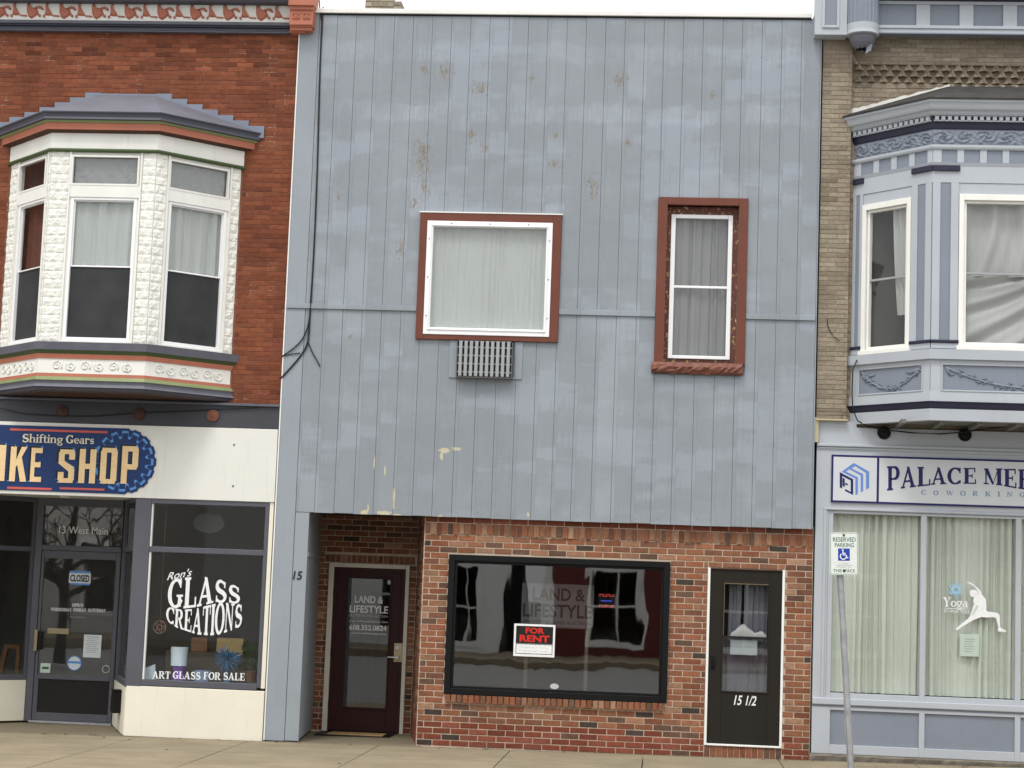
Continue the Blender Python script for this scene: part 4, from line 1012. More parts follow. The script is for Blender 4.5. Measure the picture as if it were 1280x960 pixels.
prof_band('roof_gutter', 139.3, 150.5, .13, .175, 'gutter', bay, -.04, [(0, 0), (.6, .1), (.4, .4), (.6, .75), (1, .9), (1, 1)])
prof_band('moulding', 150.5, 153.4, .115, .13, 'light green', bay)
prof_band('moulding', 153.4, 162.2, .10, .105, 'terracotta', bay)
prof_band('soffit_band', 162.2, 166.6, .03, .10, 'soffit brown', bay)
prof_band('frieze', 166.6, 186.2, .02, .02, 'bay white', bay)
prof_band('moulding', 185.6, 190.0, .03, .045, 'green', bay, -.04, TOR)
prof_band('sill', 428.5, 438.3, .055, .065, 'sill grey', bay, -.16)
prof_band('moulding', 438.3, 443.4, .02, .05, 'green', bay)
prof_band('moulding', 443.4, 449.3, .012, .02, 'terracotta', bay)
scf = prof_band('scroll_frieze', 449.3, 467.8, 0, 0, 'bay white', bay)
prof_band('moulding', 467.8, 472.0, .008, .006, 'terracotta', bay); prof_band('moulding', 472.0, 476.4, .03, .012, 'light green', bay)
prof_band('torus', 476.4, 484.5, .045, .035, 'lead roof', bay, -.06, [(0, 0), (1.5, .2), (2.2, .5), (1.6, .8), (0, 1)])
prof_band('moulding', 484.5, 490.5, -.02, .03, 'gutter', bay, -.1, COVE)
# hipped lead roof
zg = PZ(128, 139.3, -.895); zrt = PZ(164, 119.5, YW)
m = MB(); A = offset_plan(body, YW, .175); B_ = offset_plan(body, YW, -.70)
m.add([(x, y, zg+.002) for x, y in A]+[(x, y, zrt-.02) for x, y in B_], [(0, 1, 5, 4), (1, 2, 6, 5), (2, 3, 7, 6), (4, 5, 6, 7), (0, 4, 7, 3), (0, 3, 2, 1)]); m.build('bay_roof', 'lead roof', bay, recalc=True)
# stepped flashing up each slope
for sgn, (xe, xt) in ((1, (A[3][0], B_[2][0])), (-1, (A[0][0], B_[1][0]))):
    n_ = 7
    for k in range(n_):
        t0, t1 = k/n_, (k+1)/n_; xa, xb = xt+(xe-xt)*t0, xt+(xe-xt)*t1; za = zrt+(zg-zrt)*t1
        m = MB(); m.box(min(xa, xb)-.004, max(xa, xb)+.004, YW-.024-.002*(k % 2), YW-.004, za-.06, za+(zrt-zg)/n_+.025); m.build('step_flashing', 'flashing', bay, bevel=.002)
m = MB(); m.box(B_[1][0], B_[2][0], YW-.03, YW-.004, zrt-.03, zrt+.014); m.build('step_flashing', 'flashing', bay, bevel=.002)
# faces of the bay
faces = [Face(body[0], body[1]), Face(body[1], body[2]), Face(body[2], body[3])]
def dhung(F, op, zt0, zm, parent, mats, d=-.03, fw=.035, transom=None, rail=.016, glass='glass', seed=0):
    """double-hung window in opening op (u0,u1,z0,z1); optional transom opening"""
    fr_, _ = mats; u0, u1, z0, z1 = op
    m = MB(); m.ring(F, u0, u1, z0, z1, fw, d-.03, d+.035, fw*.9, fw*1.2); m.build('window_frame', fr_, parent, bevel=.004)
    m = MB(); m.ring(F, u0+fw, u1-fw, zm-rail, z1-fw*.9, .014, d-.015, d+.012); m.build('upper_sash', fr_, parent, bevel=.003)
    m = MB(); m.ring(F, u0+fw, u1-fw, z0+fw*1.2, zm+rail*.3, .016, d-.028, d-.004); m.build('lower_sash', fr_, parent, bevel=.003)
    m = MB(); m.fbox(F, u0+fw+.01, u1-fw-.01, zm, z1-fw, d-.004, d+.001); m.build('pane', glass, parent)
    m = MB(); m.fbox(F, u0+fw+.01, u1-fw-.01, z0+fw, zm-rail*.5, d-.02, d-.015); m.build('pane', glass, parent)
# pixel rectangles: transom glass, sash opening (frame outer) for each face; left face edges follow the photo
f_l, f_c, f_r = faces
UL = f_l.len; 
win = {0: dict(tr=(f_l.px(27, 210)[0], f_l.px(58, 200)[0]), sa=(f_l.px(20, 330)[0], f_l.px(53, 320)[0])),
       1: dict(tr=(f_c.px(92.5, 213)[0], f_c.px(171.5, 213)[0]), sa=(f_c.px(84, 330)[0], f_c.px(167, 330)[0])),
       2: dict(tr=(f_r.px(213.5, 222)[0], f_r.px(283, 232)[0]), sa=(f_r.px(206.5, 335)[0], f_r.px(279, 348)[0]))}
ZT1, ZT0 = zF(197.5), zF(230); ZS1, ZM, ZS0 = zF(247), zF(332), zF(423.5)
zpost0, zpost1 = Z_SILLT-.01, Z_HEAD+.01
def embossed(F, u0, u1, z0, z1, seed):
    """pressed-metal sheet of rough rock-faced blocks"""
    rnd = random.Random(seed); NU = max(5, int((u1-u0)/.0125)); NZ = int((z1-z0)/.0125); tab = {}; vs = []
    bh, bw = .105, .112
    for j in range(NZ+1):
        for i in range(NU+1):
            u = u0+(u1-u0)*i/NU; z = z0+(z1-z0)*j/NZ; r = (z-z0)/bh; row = int(r); fz = r-row
            uu = (u-u0)/bw*1.0 + (.5 if row % 2 else 0); cl = int(uu); fu = uu-cl
            t_ = tab.get((row, cl))
            if t_ is None: t_ = tab[(row, cl)] = [(rnd.uniform(.15, .85), rnd.uniform(.15, .85), rnd.uniform(.006, .021)) for _ in range(4)]
            e = min(1, min(fu, 1-fu)*12)*min(1, min(fz, 1-fz)*10)
            q = t_[0]; du, dv = abs(fu-q[0]*.5-.25)*1.7, abs(fz-q[1]*.5-.25)*1.6
            h = .0135*(1-max(du, dv)) - .0045*abs(math.sin(3.14159*(2*fu+t_[1][0]))*math.sin(3.14159*(2*fz+t_[1][1])))
            if i % 2 == 0 or j % 2 == 0: h += rnd.uniform(-.0022, .0022)
            h = (.003+max(0, h))*e
            if i in (0, NU) or j in (0, NZ): h = 0
            vs.append(F.P(u, z, max(0, h)))
    m = MB(); m.add(vs, [(j*(NU+1)+i, j*(NU+1)+i+1, (j+1)*(NU+1)+i+1, (j+1)*(NU+1)+i) for j in range(NZ) for i in range(NU)])
    return m
BLK = [None]*3
for i, F in enumerate(faces):
    d = win[i]; t0, t1 = d['tr']; s0, s1 = d['sa']; fr = .022
    lo_, hi_ = min(t0, s0)-.03, max(t1, s1)+.03
    lo_ = max(lo_, .03); hi_ = min(hi_, F.len-.03)
    op_tr = (t0-.03, t1+.03, ZT0-.02, ZT1+.03); op_sa = (s0, s1, ZS0-.03, ZS1)
    holed(F, (.012 if i else .0, F.len-(.012 if i < 2 else 0), zpost0, zpost1), [op_tr, op_sa], -.06, -.002).build('wall_panel', 'bay white', bay)
    for (a, b) in ((0.002, lo_-.012), (hi_+.012, F.len-.002)):
        if b-a > .02: embossed(F, a, b, zpost0, zpost1, 10+i).build('embossed_panel', 'embossed white', bay)
    m = MB(); m.ring(F, lo_-.01, hi_+.01, zpost0+.005, zpost1-.005, .02, -.002, .022, .001, .001)
    m.fbox(F, lo_+.01, hi_-.01, ZS1+.002, ZT0-.02, -.002, .014); m.ring(F, op_tr[0], op_tr[1], op_tr[2], op_tr[3], .022, -.02, .018); m.fbox(F, lo_+.01, hi_-.01, zpost0+.005, ZS0-.032, -.002, .02)
    m.build('casing', 'bay white', bay, bevel=.004)
    m = MB(); m.fbox(F, op_tr[0]+.015, op_tr[1]-.015, op_tr[2]+.015, op_tr[3]-.015, -.022, -.017); m.build('transom_pane', 'old glass', bay)
    dhung(F, op_sa, None, ZM, bay, ('vinyl', None))
    m = MB(); m.fbox(F, s0+.03, s1-.03, ZS0, ZM-.01, -.036, -.033); m.build('insect_screen', 'insect screen', bay)
nm = ['left', 'middle', 'right']
for i, F in enumerate(faces[1:], 1):
    s0, s1 = win[i]['sa']
    curtain('curtain', F, s0+.02, s1-.02, ZM-.06, ZS1+.02, -.07, 5, .016, 'sheer', f'pale curtain behind the {nm[i]} sash of the white bay window', 20+i)
    m = MB(); t0, t1 = win[i]['tr']; rnd = random.Random(40+i); NU, NZ = 22, 8; vs = []
    for j in range(NZ+1):
        for k in range(NU+1): vs.append(F.P(t0+(t1-t0)*k/NU, ZT0+(ZT1-ZT0)*j/NZ, -.055+.006*math.sin(k*1.3+j*.9)+rnd.uniform(-.004, .004)))
    m.add(vs, [(j*(NU+1)+k, j*(NU+1)+k+1, (j+1)*(NU+1)+k+1, (j+1)*(NU+1)+k) for j in range(NZ) for k in range(NU)])
    tag(m.build('plastic_film', 'grey curtain'), f'wrinkled plastic film behind the {nm[i]} transom of the white bay window', 'film')
s0, s1 = win[0]['sa']
paint('rust cloth', (.10, .035, .022), .9, .15, 6, .2, 0); curtain('curtain', f_l, s0+.02, s1-.05, ZS0, ZS1, -.12, 4, .012, 'rust cloth', 'rust brown curtain behind the left sash of the white bay window', 25)
# scroll relief
for i, F in enumerate(faces):
    z0, z1 = PZ(128, 467, -.72), PZ(128, 450, -.72); zc = (z0+z1)/2; r = (z1-z0)*.40; n_ = {0: 6, 1: 6, 2: 6}[i]
    a, b = (.14, F.len-.12) if i == 1 else (.10, F.len-.08); st = (b-a)/n_
    for k in range(n_):
        u = a+st*(k+.5); fl_ = 1 if k % 2 else -1
        pts = [F.P(u+fl_*(r*(1-t*.8))*math.cos(2.6+fl_*0+t*9.0), zc+fl_*(r*(1-t*.8))*math.sin(2.6+t*9.0), .004) for t in [q/22 for q in range(23)]]
        m = MB(); m.tube(pts, .008, 6, .006); m.build('scroll', 'embossed white', scf, smooth=True)

# ---- beam with tie plates, fascia
FA = flat(0.0)
m = MB(); m.fbox(FA, LX, XL-.008, Z_BEAM_B, Z_BEAM_T, -.16, 0); beam = m.build('beam', 'beam grey', lft, bevel=.004)
m = MB(); m.fbox(FA, LX, XL-.008, Z_BEAM_T, Z_BEAM_T+.03, -.07, .03); m.build('beam_flashing', 'sill grey', lft, bevel=.004)
paint('tie plate', (.20, .075, .045), .6, .15, 8, .3, .1); paint('tie plate dark', (.07, .03, .022), .6, .15, 8, .3, .1)
for px, py, mm in ((78, 514.5, 'tie plate dark'), (174.5, 517.5, 'tie plate dark'), (266.5, 519.5, 'tie plate')):
    p = FA.P(*FA.px(px, py), 0); m = MB(); m.lathe(p, [(.070, 0), (.075, -.01), (.066, -.024), (.052, -.022), (.045, -.03), (.022, -.034), (.018, -.045), (.004, -.047)], 'y', 28); m.build('tie_plate', mm, beam, smooth=False, recalc=True)
m = MB(); q = [FA.P(*FA.px(x, y, .02), .02) for x, y in ((0, 510), (30, 517), (78, 520), (120, 520), (174, 516), (230, 514), (266, 512), (300, 510), (330, 508))]; m.tube(q, .006, 6)
tag(m.build('cable', 'cable', smooth=True), 'thin cable sagging along the dark beam under the white bay', 'cable')
fas = MB().fbox(FA, LX, XL-.014, Z_FAS_B, Z_BEAM_B-.003, -.10, .012).build('fascia', 'shop fascia', lft, bevel=.005)
m = MB()
for px, py in ((293, 556), (291.5, 607.5)):
    p = FA.P(*FA.px(px, py), .012); m.lathe(p, [(.012, 0), (.010, -.008)], 'y', 10)
m.build('screw', 'sill grey', fas)

# ---- bike shop sign
FSN = flat(-.014)
sg = thing('shop_sign', 'navy Shifting Gears BIKE SHOP sign with gear wheels on the white fascia', 'sign', FSN.P(PX(60, 616), Z_FAS_B+.05))
gc = FSN.px(155, 576.5); Rg = (FSN.px(195.5, 577)[0]-gc[0])
zt, zbq = FSN.px(85, 533.5)[1], FSN.px(85, 615.2)[1]
uL = gc[0]-3.05; gcl = (uL+Rg*.5, gc[1])
def gear(c, Ro, Ri, teeth, n=None, a0=0):
    pts = []
    for k in range(teeth):
        b_ = a0+360/teeth*k; w_ = 360/teeth
        for (f_, r_) in ((-.36, Ri), (-.27, Ro), (.27, Ro), (.36, Ri)): an = R_(b_+w_*f_); pts.append((c[0]+r_*math.cos(an), c[1]+r_*math.sin(an)))
    return pts
m = MB(); m.fbox(FSN, gcl[0], gc[0], zbq, zt, 0, .010); m.build('panel', 'navy ink', sg)
for c in (gc, gcl):
    m = MB(); m.prism(FSN, gear(c, Rg*1.0, Rg*.955, 16, a0=0), 0, .0115); gw = m.build('gear_disc', 'navy ink', sg)
    outer = gear(c, Rg*.925, Rg*.755, 16); inner = gear(c, Rg*.85, Rg*.68, 16); m = MB(); n_ = len(outer)
    vs = [FSN.P(u, z, .0135) for u, z in outer]+[FSN.P(u, z, .0135) for u, z in inner]
    m.add(vs, [(i, (i+1) % n_, n_+(i+1) % n_, n_+i) for i in range(n_)]); m.build('gear_outline', 'sky ink', gw, recalc=False)
for (l_, t_, r_, b_) in ((13, 537.3, 135, 540), (9.5, 609.2, 65, 612), (75, 610, 131, 612.5)):
    m = MB(); m.fbox(FSN, *FSN.rc(l_, t_, r_, b_), .0118, .0142); m.build('stripe', 'red ink', sg)
for wd_, l_, r_, t_ in (('Shifting', 28, 79.5, 543.3), ('Gears', 83, 118.5, 544.5)):
    m = MB(); serif_in(m, FSN, wd_, *FSN.rc(l_, t_, r_, t_+10.2), .0145, .02); m.build('small_lettering', 'cornsilk', sg)
# condensed block capitals
def block_glyph(ch, x, w):
    k = .36*w; R0 = rect_
    if ch == 'B': return [R0(x,0,x+k,1), R0(x+k,.84,x+w*.92,1), R0(x+k,.43,x+w*.92,.58), R0(x+k,0,x+w*.92,.16), R0(x+w-k,.62,x+w,.94), R0(x+w-k,.08,x+w,.47), R0(x+w-k,.47,x+w*.94,.55)]
    if ch == 'I': return [R0(x,0,x+w,1)]
    if ch == 'K': return [R0(x,0,x+k,1), [(x+k,.40),(x+k,.62),(x+w*.66,1),(x+w*1.02,1)], [(x+k*1.1,.60),(x+k*1.9,.74),(x+w*1.06,0),(x+w*.68,0)]]
    if ch == 'E': return [R0(x,0,x+k,1), R0(x+k,.85,x+w,1), R0(x+k,.43,x+w*.88,.58), R0(x+k,0,x+w,.15)]
    if ch == 'S': return [R0(x+.06*w,.86,x+w*.94,1), R0(x,.58,x+k,.92), R0(x+w-k,.70,x+w,.92), [(x,.58),(x+k,.58),(x+w,.38),(x+w-k,.38)], [(x,.58),(x+k,.66),(x+w,.46),(x+w-k,.34)], R0(x+w-k,.08,x+w,.42), R0(x,.08,x+k,.32), R0(x+.06*w,0,x+w*.94,.14)]
    if ch == 'H': return [R0(x,0,x+k,1), R0(x+w-k,0,x+w,1), R0(x+k,.42,x+w-k,.57)]
    if ch == 'O': return [R0(x,.08,x+k,.92), R0(x+w-k,.08,x+w,.92), R0(x+.07*w,.87,x+w*.93,1), R0(x+.07*w,0,x+w*.93,.13)]
    if ch == 'P': return [R0(x,0,x+k,1), R0(x+k,.86,x+w*.93,1), R0(x+w-k,.44,x+w,.94), R0(x+k,.38,x+w*.93,.52)]
    return []
def block_word(seq, F, d, t, mat, name, parent, du=0, dz=0, grow=0):
    for ch, l_, r_, t_, b_ in seq:
        m = MB()
        a, b, c, e = F.rc(l_, t_, r_, b_); a += du-grow; b += du+grow; c += dz-grow; e += dz+grow
        for i, p in enumerate(block_glyph(ch, 0, 1)): m.prism(F, [(a+(b-a)*u, c+(e-c)*v) for u, v in p], d, d+t+.00015*i)
        m.build(name, mat, parent)
SEQ = [('B', -28, -7.5, 556, 601), ('I', -1.5, 7.4, 556.3, 601.3), ('K', 13.2, 33.5, 558.5, 602.0), ('E', 39, 53, 560, 602.5), ('S', 73.5, 93.8, 562, 603.7), ('H', 99.5, 120.3, 561.5, 604.2), ('O', 126, 146.8, 560, 604.8), ('P', 152.5, 173, 557.8, 605)]
block_word(SEQ, FSN, .0146, .0012, 'sky ink', 'letter_outline', sg, -.012, .012, .012)
block_word(SEQ, FSN, .0162, .0012, 'black ink', 'letter_shadow', sg, -.022, .018, .004)
block_word(SEQ, FSN, .0180, .0015, 'cream ink', 'letter', sg)

# ---- shopfront: right display window
x_pl, x_pr = PX(167.5, 740), PX(338, 740)
op = (PX(182, 740), PX(326.5, 740), PZ(250, 852), PZ(260, 631.5))
zr = PZ(258, 689); 
m = MB(); wq = PX(181, 740)
m.fbox(FA, PX(160.5, 750)+.02, op[0]+.01, PZ(170, 858), Z_FAS_B, -.12, .0); m.fbox(FA, op[0]+.01, PX(331, 745), op[3], Z_FAS_B, -.10, -.002); m.fbox(FA, op[1], PX(331, 745), PZ(325, 860), op[3], -.10, -.002); m.fbox(FA, op[0]+.01, op[1], PZ(250, 860), op[2], -.10, -.002)
dw = m.build('display_window', 'shop frame', lft, bevel=.005)
m = MB(); m.fbox(FA, op[0]+.01, op[1], zr-.03, zr+.035, -.09, -.008); m.build('transom_bar', 'shop frame', dw, bevel=.005)
m = MB(); m.fbox(FA, op[0]+.012, op[0]+.032, op[2], zr-.03, -.06, -.02); m.fbox(FA, op[0]+.012, op[0]+.030, zr+.035, op[3], -.06, -.02); m.build('glazing_bead', 'white trim', dw)
m = MB(); m.fbox(FA, op[0]+.01, op[1], op[2], zr-.03, -.052, -.046); m.build('pane', 'glass', dw)
m = MB(); m.fbox(FA, op[0]+.01, op[1], zr+.035, op[3], -.052, -.046); m.build('transom_pane', 'glass', dw)
m = MB(); m.fbox(FA, PX(331.5, 745)+.0, PX(336.5, 745), PZ(332, 861), Z_FAS_B-.003, -.10, -.004); m.build('cream_strip', 'cream', lft, bevel=.003)
xk0, xk1 = PX(156, 890), XL-.02
m = MB(); m.fbox(FA, xk0, xk1, gz(xk0)+.002, PZ(245, 860.5), -.10, -.0); kw = m.build('knee_wall', 'cream', lft, bevel=.006)
# lettering on the glass
FGl = flat(.046-.0)
def arch_word(F, s, box, top, bot, d, mb):
    polys, W = serif_text(s, .02); u0, u1, z0, z1 = box
    def fn(u, v):
        a = u/W; lo_, hi_ = bot(a), top(a); return u0+(u1-u0)*a, z0+(z1-z0)*(lo_+(hi_-lo_)*v)
    return put_polys(mb, F, polys, fn, d)
m = MB(); bx_ = FGl.rc(208, 722, 303, 794)
def lerp(tab):
    def f(a):
        for (x0, y0), (x1, y1) in zip(tab[:-1], tab[1:]):
            if a <= x1: return y0+(y1-y0)*(a-x0)/(x1-x0)
        return tab[-1][1]
    return f
tp = lambda y: (794-y)/72
arch_word(FGl, 'GLASS', (FGl.px(210, 742)[0], FGl.px(301, 742)[0], bx_[2], bx_[3]), lerp([(0, tp(727)), (.2, tp(723)), (.45, tp(720.5)), (.68, tp(723.5)), (.85, tp(728.5)), (1, tp(734))]), lerp([(0, tp(761)), (.22, tp(761.8)), (.42, tp(759)), (.65, tp(752.5)), (1, tp(753))]), 0, m)
arch_word(FGl, 'CREATIONS', (FGl.px(207.5, 772)[0], FGl.px(303, 772)[0], bx_[2], bx_[3]), lerp([(0, tp(760)), (.2, tp(763.5)), (.38, tp(761.5)), (.55, tp(756.5)), (.72, tp(752)), (1, tp(754.5))]), lerp([(0, tp(777)), (.15, tp(786)), (.3, tp(790)), (.42, tp(793.5)), (.6, tp(794)), (.72, tp(792)), (.86, tp(787)), (1, tp(780))]), 0, m)
m.build('glass_lettering', 'white ink', dw)
m = MB(); sans_in(m, FGl, "Ron's", *FGl.rc(209, 715.5, 238, 726), 0, .006, .35, skew=.06); m.build('script_lettering', 'white ink', dw)
for wd_, l_, r_, t_ in (('ART', 190.5, 213, 839.0), ('GLASS', 216, 251, 839.6), ('FOR', 254.5, 276, 840.4), ('SALE', 279, 306.5, 841)):
    m = MB(); serif_in(m, FGl, wd_, *FGl.rc(l_, t_, r_, t_+9.3), 0, .03); m.build('sale_lettering', 'white ink', dw)
# things on display
shz = op[2]-.02
m = MB(); m.box(op[0]+.0, XL-.14, .10, 1.0, shz-.05, shz); m.build('display_shelf', 'interior floor', lft)
m = MB(); m.box(op[0]+.0, XL-.14, 1.05, 1.3, shz-.05, PZ(260, 815, 1.1)); m.build('back_counter', 'interior floor', lft)
def lathe_thing(name, label, cat, px0, px1, pyb, pyt, Y, prof, mat, seg=20):
    x0, x1, z0, z1 = RC(px0, pyt, px1, pyb, Y); r = (x1-x0)/2; m = MB(); zb_ = shz+.001
    m.lathe(((x0+x1)/2, Y, zb_), [(a*r, b*(z1-zb_)) for a, b in prof], 'z', seg); return tag(m.build(name, mat, smooth=False, recalc=True), label, cat)
paint('milk glass', (.55, .66, .72), .3, .08, 6, 0, 0); paint('violet glass', (.20, .10, .42), .25, .3, 12, 0, 0); paint('blue glass', (.07, .17, .30), .2, .3, 14, 0, 0)
paint('cardboard', (.50, .36, .15), .8, .08, 6, .1, .05); paint('wood box', (.20, .10, .045), .7, .15, 8, .2, .05); paint('leaf', (.03, .06, .02), .6, .2, 8, 0, 0); paint('clear blue', (.15, .22, .33), .2, .2, 12, 0, 0)
vz = thing('glass_lamp', 'pale glass shade on a violet base behind the art glass lettering', 'lamp', (PX(223, 850, .35), .35, shz))
x0, x1, z0, z1 = RC(214, 809, 235, 832, .35); m = MB(); m.lathe((PX(224, 820, .35), .35, 0), [((x1-x0)*.5, z1), ((x1-x0)*.46, z0)], 'z', 20); m.build('shade', 'milk glass', vz, recalc=True)
m = MB(); m.lathe((PX(223, 845, .35), .35, 0), [(.075, shz+.001), (.085, shz+.05), (.06, shz+.08), (.08, z0-.003)], 'z', 12); m.build('base', 'violet glass', vz, recalc=True)
bl = thing('glass_flower', 'spiky blue glass ball right of centre in the art glass display', 'glass ornament', (PX(285, 845, .4), .4, shz))
c = Vector((PX(285, 824, .4), .4, PZ(285, 824, .4))); rnd = random.Random(9); m = MB()
for k in range(150):
    v = Vector((rnd.gauss(0, 1), rnd.gauss(0, 1), rnd.gauss(0, 1))).normalized(); L = rnd.uniform(.14, .19); m.tube([c+v*.03, c+v*L], .007, 5, .002)
m.build('spikes', 'blue glass', bl)
m = MB(); m.lathe((c.x, c.y, 0), [(.05, shz+.001), (.02, shz+.02), (.02, c.z-.05)], 'z', 10); m.build('stand', 'blue glass', bl, recalc=True)
cbt = PZ(260, 815, 1.1)
x0, x1, z0, z1 = RC(272, 798, 305, 815, 1.15); m = MB(); m.box(x0, x1, 1.1, 1.28, cbt+.001, z1); tag(m.build('cardboard_box', 'cardboard', bevel=.004), 'tan cardboard box behind the spiky blue glass ball', 'box')
x0, x1, z0, z1 = RC(240, 797, 260, 815, 1.15); m = MB(); m.box(x0, x1, 1.1, 1.25, cbt+.001, z1); tag(m.build('wooden_box', 'wood box', bevel=.006), 'brown wooden box left of the tan cardboard box', 'box')
x0, x1, z0, z1 = RC(244, 838, 262, 852, .3); m = MB(); m.box(x0, x1, .25, .38, shz+.001, z1); tag(m.build('glass_block', 'clear blue', bevel=.01), 'pale blue glass block between the lamp and the spiky ball', 'glass ornament')
x0, x1, z0, z1 = RC(180, 830, 191, 850, .2); m = MB(); m.prism(flat(.2), [(x0, shz+.001), (x1+.03, shz+.001), (x1+.02, z1), ((x0+x1)/2, z1-.03), (x0, z1-.05)], -.03, 0); tag(m.build('glass_shard', 'milk glass'), 'jagged pale glass piece in the lower left corner of the display', 'glass ornament')
pl = thing('potted_plant', 'dark leafy plant at the right end of the art glass display', 'plant', (PX(318, 840, .7), .7, shz)); rnd = random.Random(4); m = MB()
px_, pz_ = PX(314, 825, .7), shz+.12
for k in range(60):
    a_ = rnd.uniform(0, 6.28); e_ = rnd.uniform(.1, 1.5); L = rnd.uniform(.1, .34); t_ = Vector((math.cos(a_)*math.cos(e_), math.sin(a_)*math.cos(e_)*.6, math.sin(e_))); q = Vector((px_, .7, pz_))+t_*L
    sd_ = t_.cross(Vector((0, 1, .2))).normalized()*.02; m.add([q-t_*.06, q+sd_, q+t_*.06, q-sd_], [(0, 1, 2, 3)])
m.build('leaves', 'leaf', pl); m = MB(); m.lathe((px_, .7, 0), [(.06, shz+.001), (.08, shz+.13)], 'z', 14); m.build('pot', 'wood box', pl, recalc=True)
# hanging discs
for px_c, py_c, rr, Y_, mm, lab, top in ((199.5, 784, 8, .25, 'copper ring', 'faint copper ring hanging left of the glass lettering', None), (261, 654, 21, .5, 'milk glass', 'faint oval glass sign hanging in the upper shop window', None)):
    if mm not in MATS: paint(mm, (.25, .14, .09), .5, .1, 6, 0, 0)
    if mm == 'milk glass': paint('smoky oval', (.05, .055, .055), .4, .1, 6, 0, 0); mm = 'smoky oval'
    cx_, cz_ = PX(px_c, py_c, Y_), PZ(px_c, py_c, Y_); r_ = rr/107; m = MB()
    if rr < 10:
        m.tube([(cx_+r_*math.cos(t*.2617), Y_, cz_+r_*math.sin(t*.2617)) for t in range(25)], .006, 6, cap=False)
        for t in range(5): m.tube([(cx_+r_*math.cos(t*1.2566), Y_, cz_+r_*math.sin(t*1.2566)), (cx_+r_*math.cos(t*1.2566+2.51), Y_, cz_+r_*math.sin(t*1.2566+2.51))], .004, 5)
        m.tube([(cx_, Y_, cz_+r_), (cx_, Y_, 3.3)], .002, 4)
    else:
        m.lathe((cx_, Y_, cz_), [(r_, 0), (r_, .012)], 'y', 28)
        for v in range(len(m.v)): x, y, z = m.v[v]; m.v[v] = (x, y, cz_+(z-cz_)*.6)
        for sx in (-.1, .1): m.tube([(cx_+sx, Y_+.006, cz_+r_*.5), (cx_+sx, Y_+.006, 3.3)], .003, 5)
    tag(m.build('hanging_ornament', mm, recalc=True), lab, 'ornament')

# ---- recessed entrance
YE = 1.45; FE = flat(YE)
xe_r = PX(146.5, 790, YE); FR_ = Face((xe_r, YE), (PX(161, 790), 0.0))
zk = PZ(150, 859)                      # knee wall height
zs = Z_FAS_B+.02
m = MB(); m.prism(FR_, [(0, -.05), (FR_.len-.01, -.05), (FR_.len-.01, zk), (0, zk)], -.05, 0); m.build('knee_wall', 'cream', lft)
m = MB(); m.ring(FR_, 0, FR_.len-.01, zk+.002, zs, .09, -.05, .0, .06, .07); m.fbox(FR_, .09, FR_.len-.1, zr-.03, zr+.03, -.05, -.003); sl_ = m.build('side_window', 'shop frame', lft, bevel=.004)
m = MB(); m.fbox(FR_, .09, FR_.len-.1, zk+.07, zr-.03, -.03, -.025); m.fbox(FR_, .09, FR_.len-.1, zr+.03, zs-.06, -.03, -.025); m.build('pane', 'glass', sl_)
# left side: shallow splay towards the photo's edge
xe_l = PX(38, 780, YE); pL = (xe_l-1.35, .0)
FLs = Face(pL, (xe_l, YE)); le = FLs.len
zkl = FLs.px(20, 850)[1]; zrl = FLs.px(20, 685.5)[1]
m = MB(); m.prism(FLs, [(0, -.05), (le-.01, -.05), (le-.01, zkl), (0, zkl)], -.05, 0); m.build('knee_wall', 'cream', lft)
m = MB(); m.ring(FLs, 0, le-.0, zkl+.002, zs, .045, -.05, .0, .06, .07); m.fbox(FLs, .045, le-.045, zrl-.03, zrl+.03, -.05, -.003); sl2 = m.build('side_window', 'shop frame', lft, bevel=.004)
m = MB(); m.fbox(FLs, .045, le-.045, zkl+.07, zrl-.03, -.03, -.025); m.build('pane', 'glass', sl2)
m = MB(); m.fbox(FLs, .045, le-.045, zrl+.03, zs-.06, -.03, -.025); m.build('transom_pane', 'glass', sl2)
m = MB(); m.box(LX, pL[0], -.0, .1, -.05, zkl); m.build('knee_wall', 'cream', lft)
m = MB(); m.box(LX, pL[0], -.0, .1, zkl+.002, Z_FAS_B); m.build('display_window', 'shop frame', lft)
m = MB(); m.box(pL[0], PX(175, 740), .012, YE+.12, zs+.001, zs+.05); m.build('entrance_ceiling', 'shop fascia', lft)
p = ((PX(81, 623, .7)), .72, zs); m = MB(); m.lathe(p, [(.07, 0), (.065, -.018), (.02, -.02)], 'z', 20); m.build('ceiling_light', 'cap', lft, recalc=True)
# frame and door
fo = (PX(44, 790, YE), PX(147.5, 790, YE), gz(-7)+.012, zs)
ztr = PZ(100, 686, YE)
m = MB(); m.fbox(FE, xe_l+.003, fo[0]+.02, fo[2], fo[3], -.06, .02); m.fbox(FE, fo[1]-.02, xe_r-.003, fo[2], fo[3], -.06, .02); m.fbox(FE, fo[0]+.02, fo[1]-.02, ztr-.03, ztr+.035, -.06, .02); m.fbox(FE, fo[0]+.02, fo[1]-.02, PZ(100, 633.5, YE), fo[3], -.06, .02)
ef = m.build('entrance_frame', 'shop frame', lft, bevel=.005)
m = MB(); m.fbox(FE, fo[0]+.02, fo[1]-.02, ztr+.035, PZ(100, 633.5, YE), -.02, -.015); m.build('transom_pane', 'wavy glass', ef)
m = MB(); sans_in(m, FE, '13 West Main', *FE.rc(73.5, 658.5, 134.5, 667.5), -.014, .0); m.build('address_lettering', 'white ink', ef)
dr3 = (fo[0]+.024, fo[1]-.024, gz(-7)+.03, ztr-.034)
g3 = (PX(51, 770, YE), PX(141, 770, YE), PZ(93, 844, YE), PZ(100, 699, YE)); kp = (PX(45, 868, YE)+.02, PX(136, 868, YE), PZ(90, 892, YE), PZ(90, 850, YE))
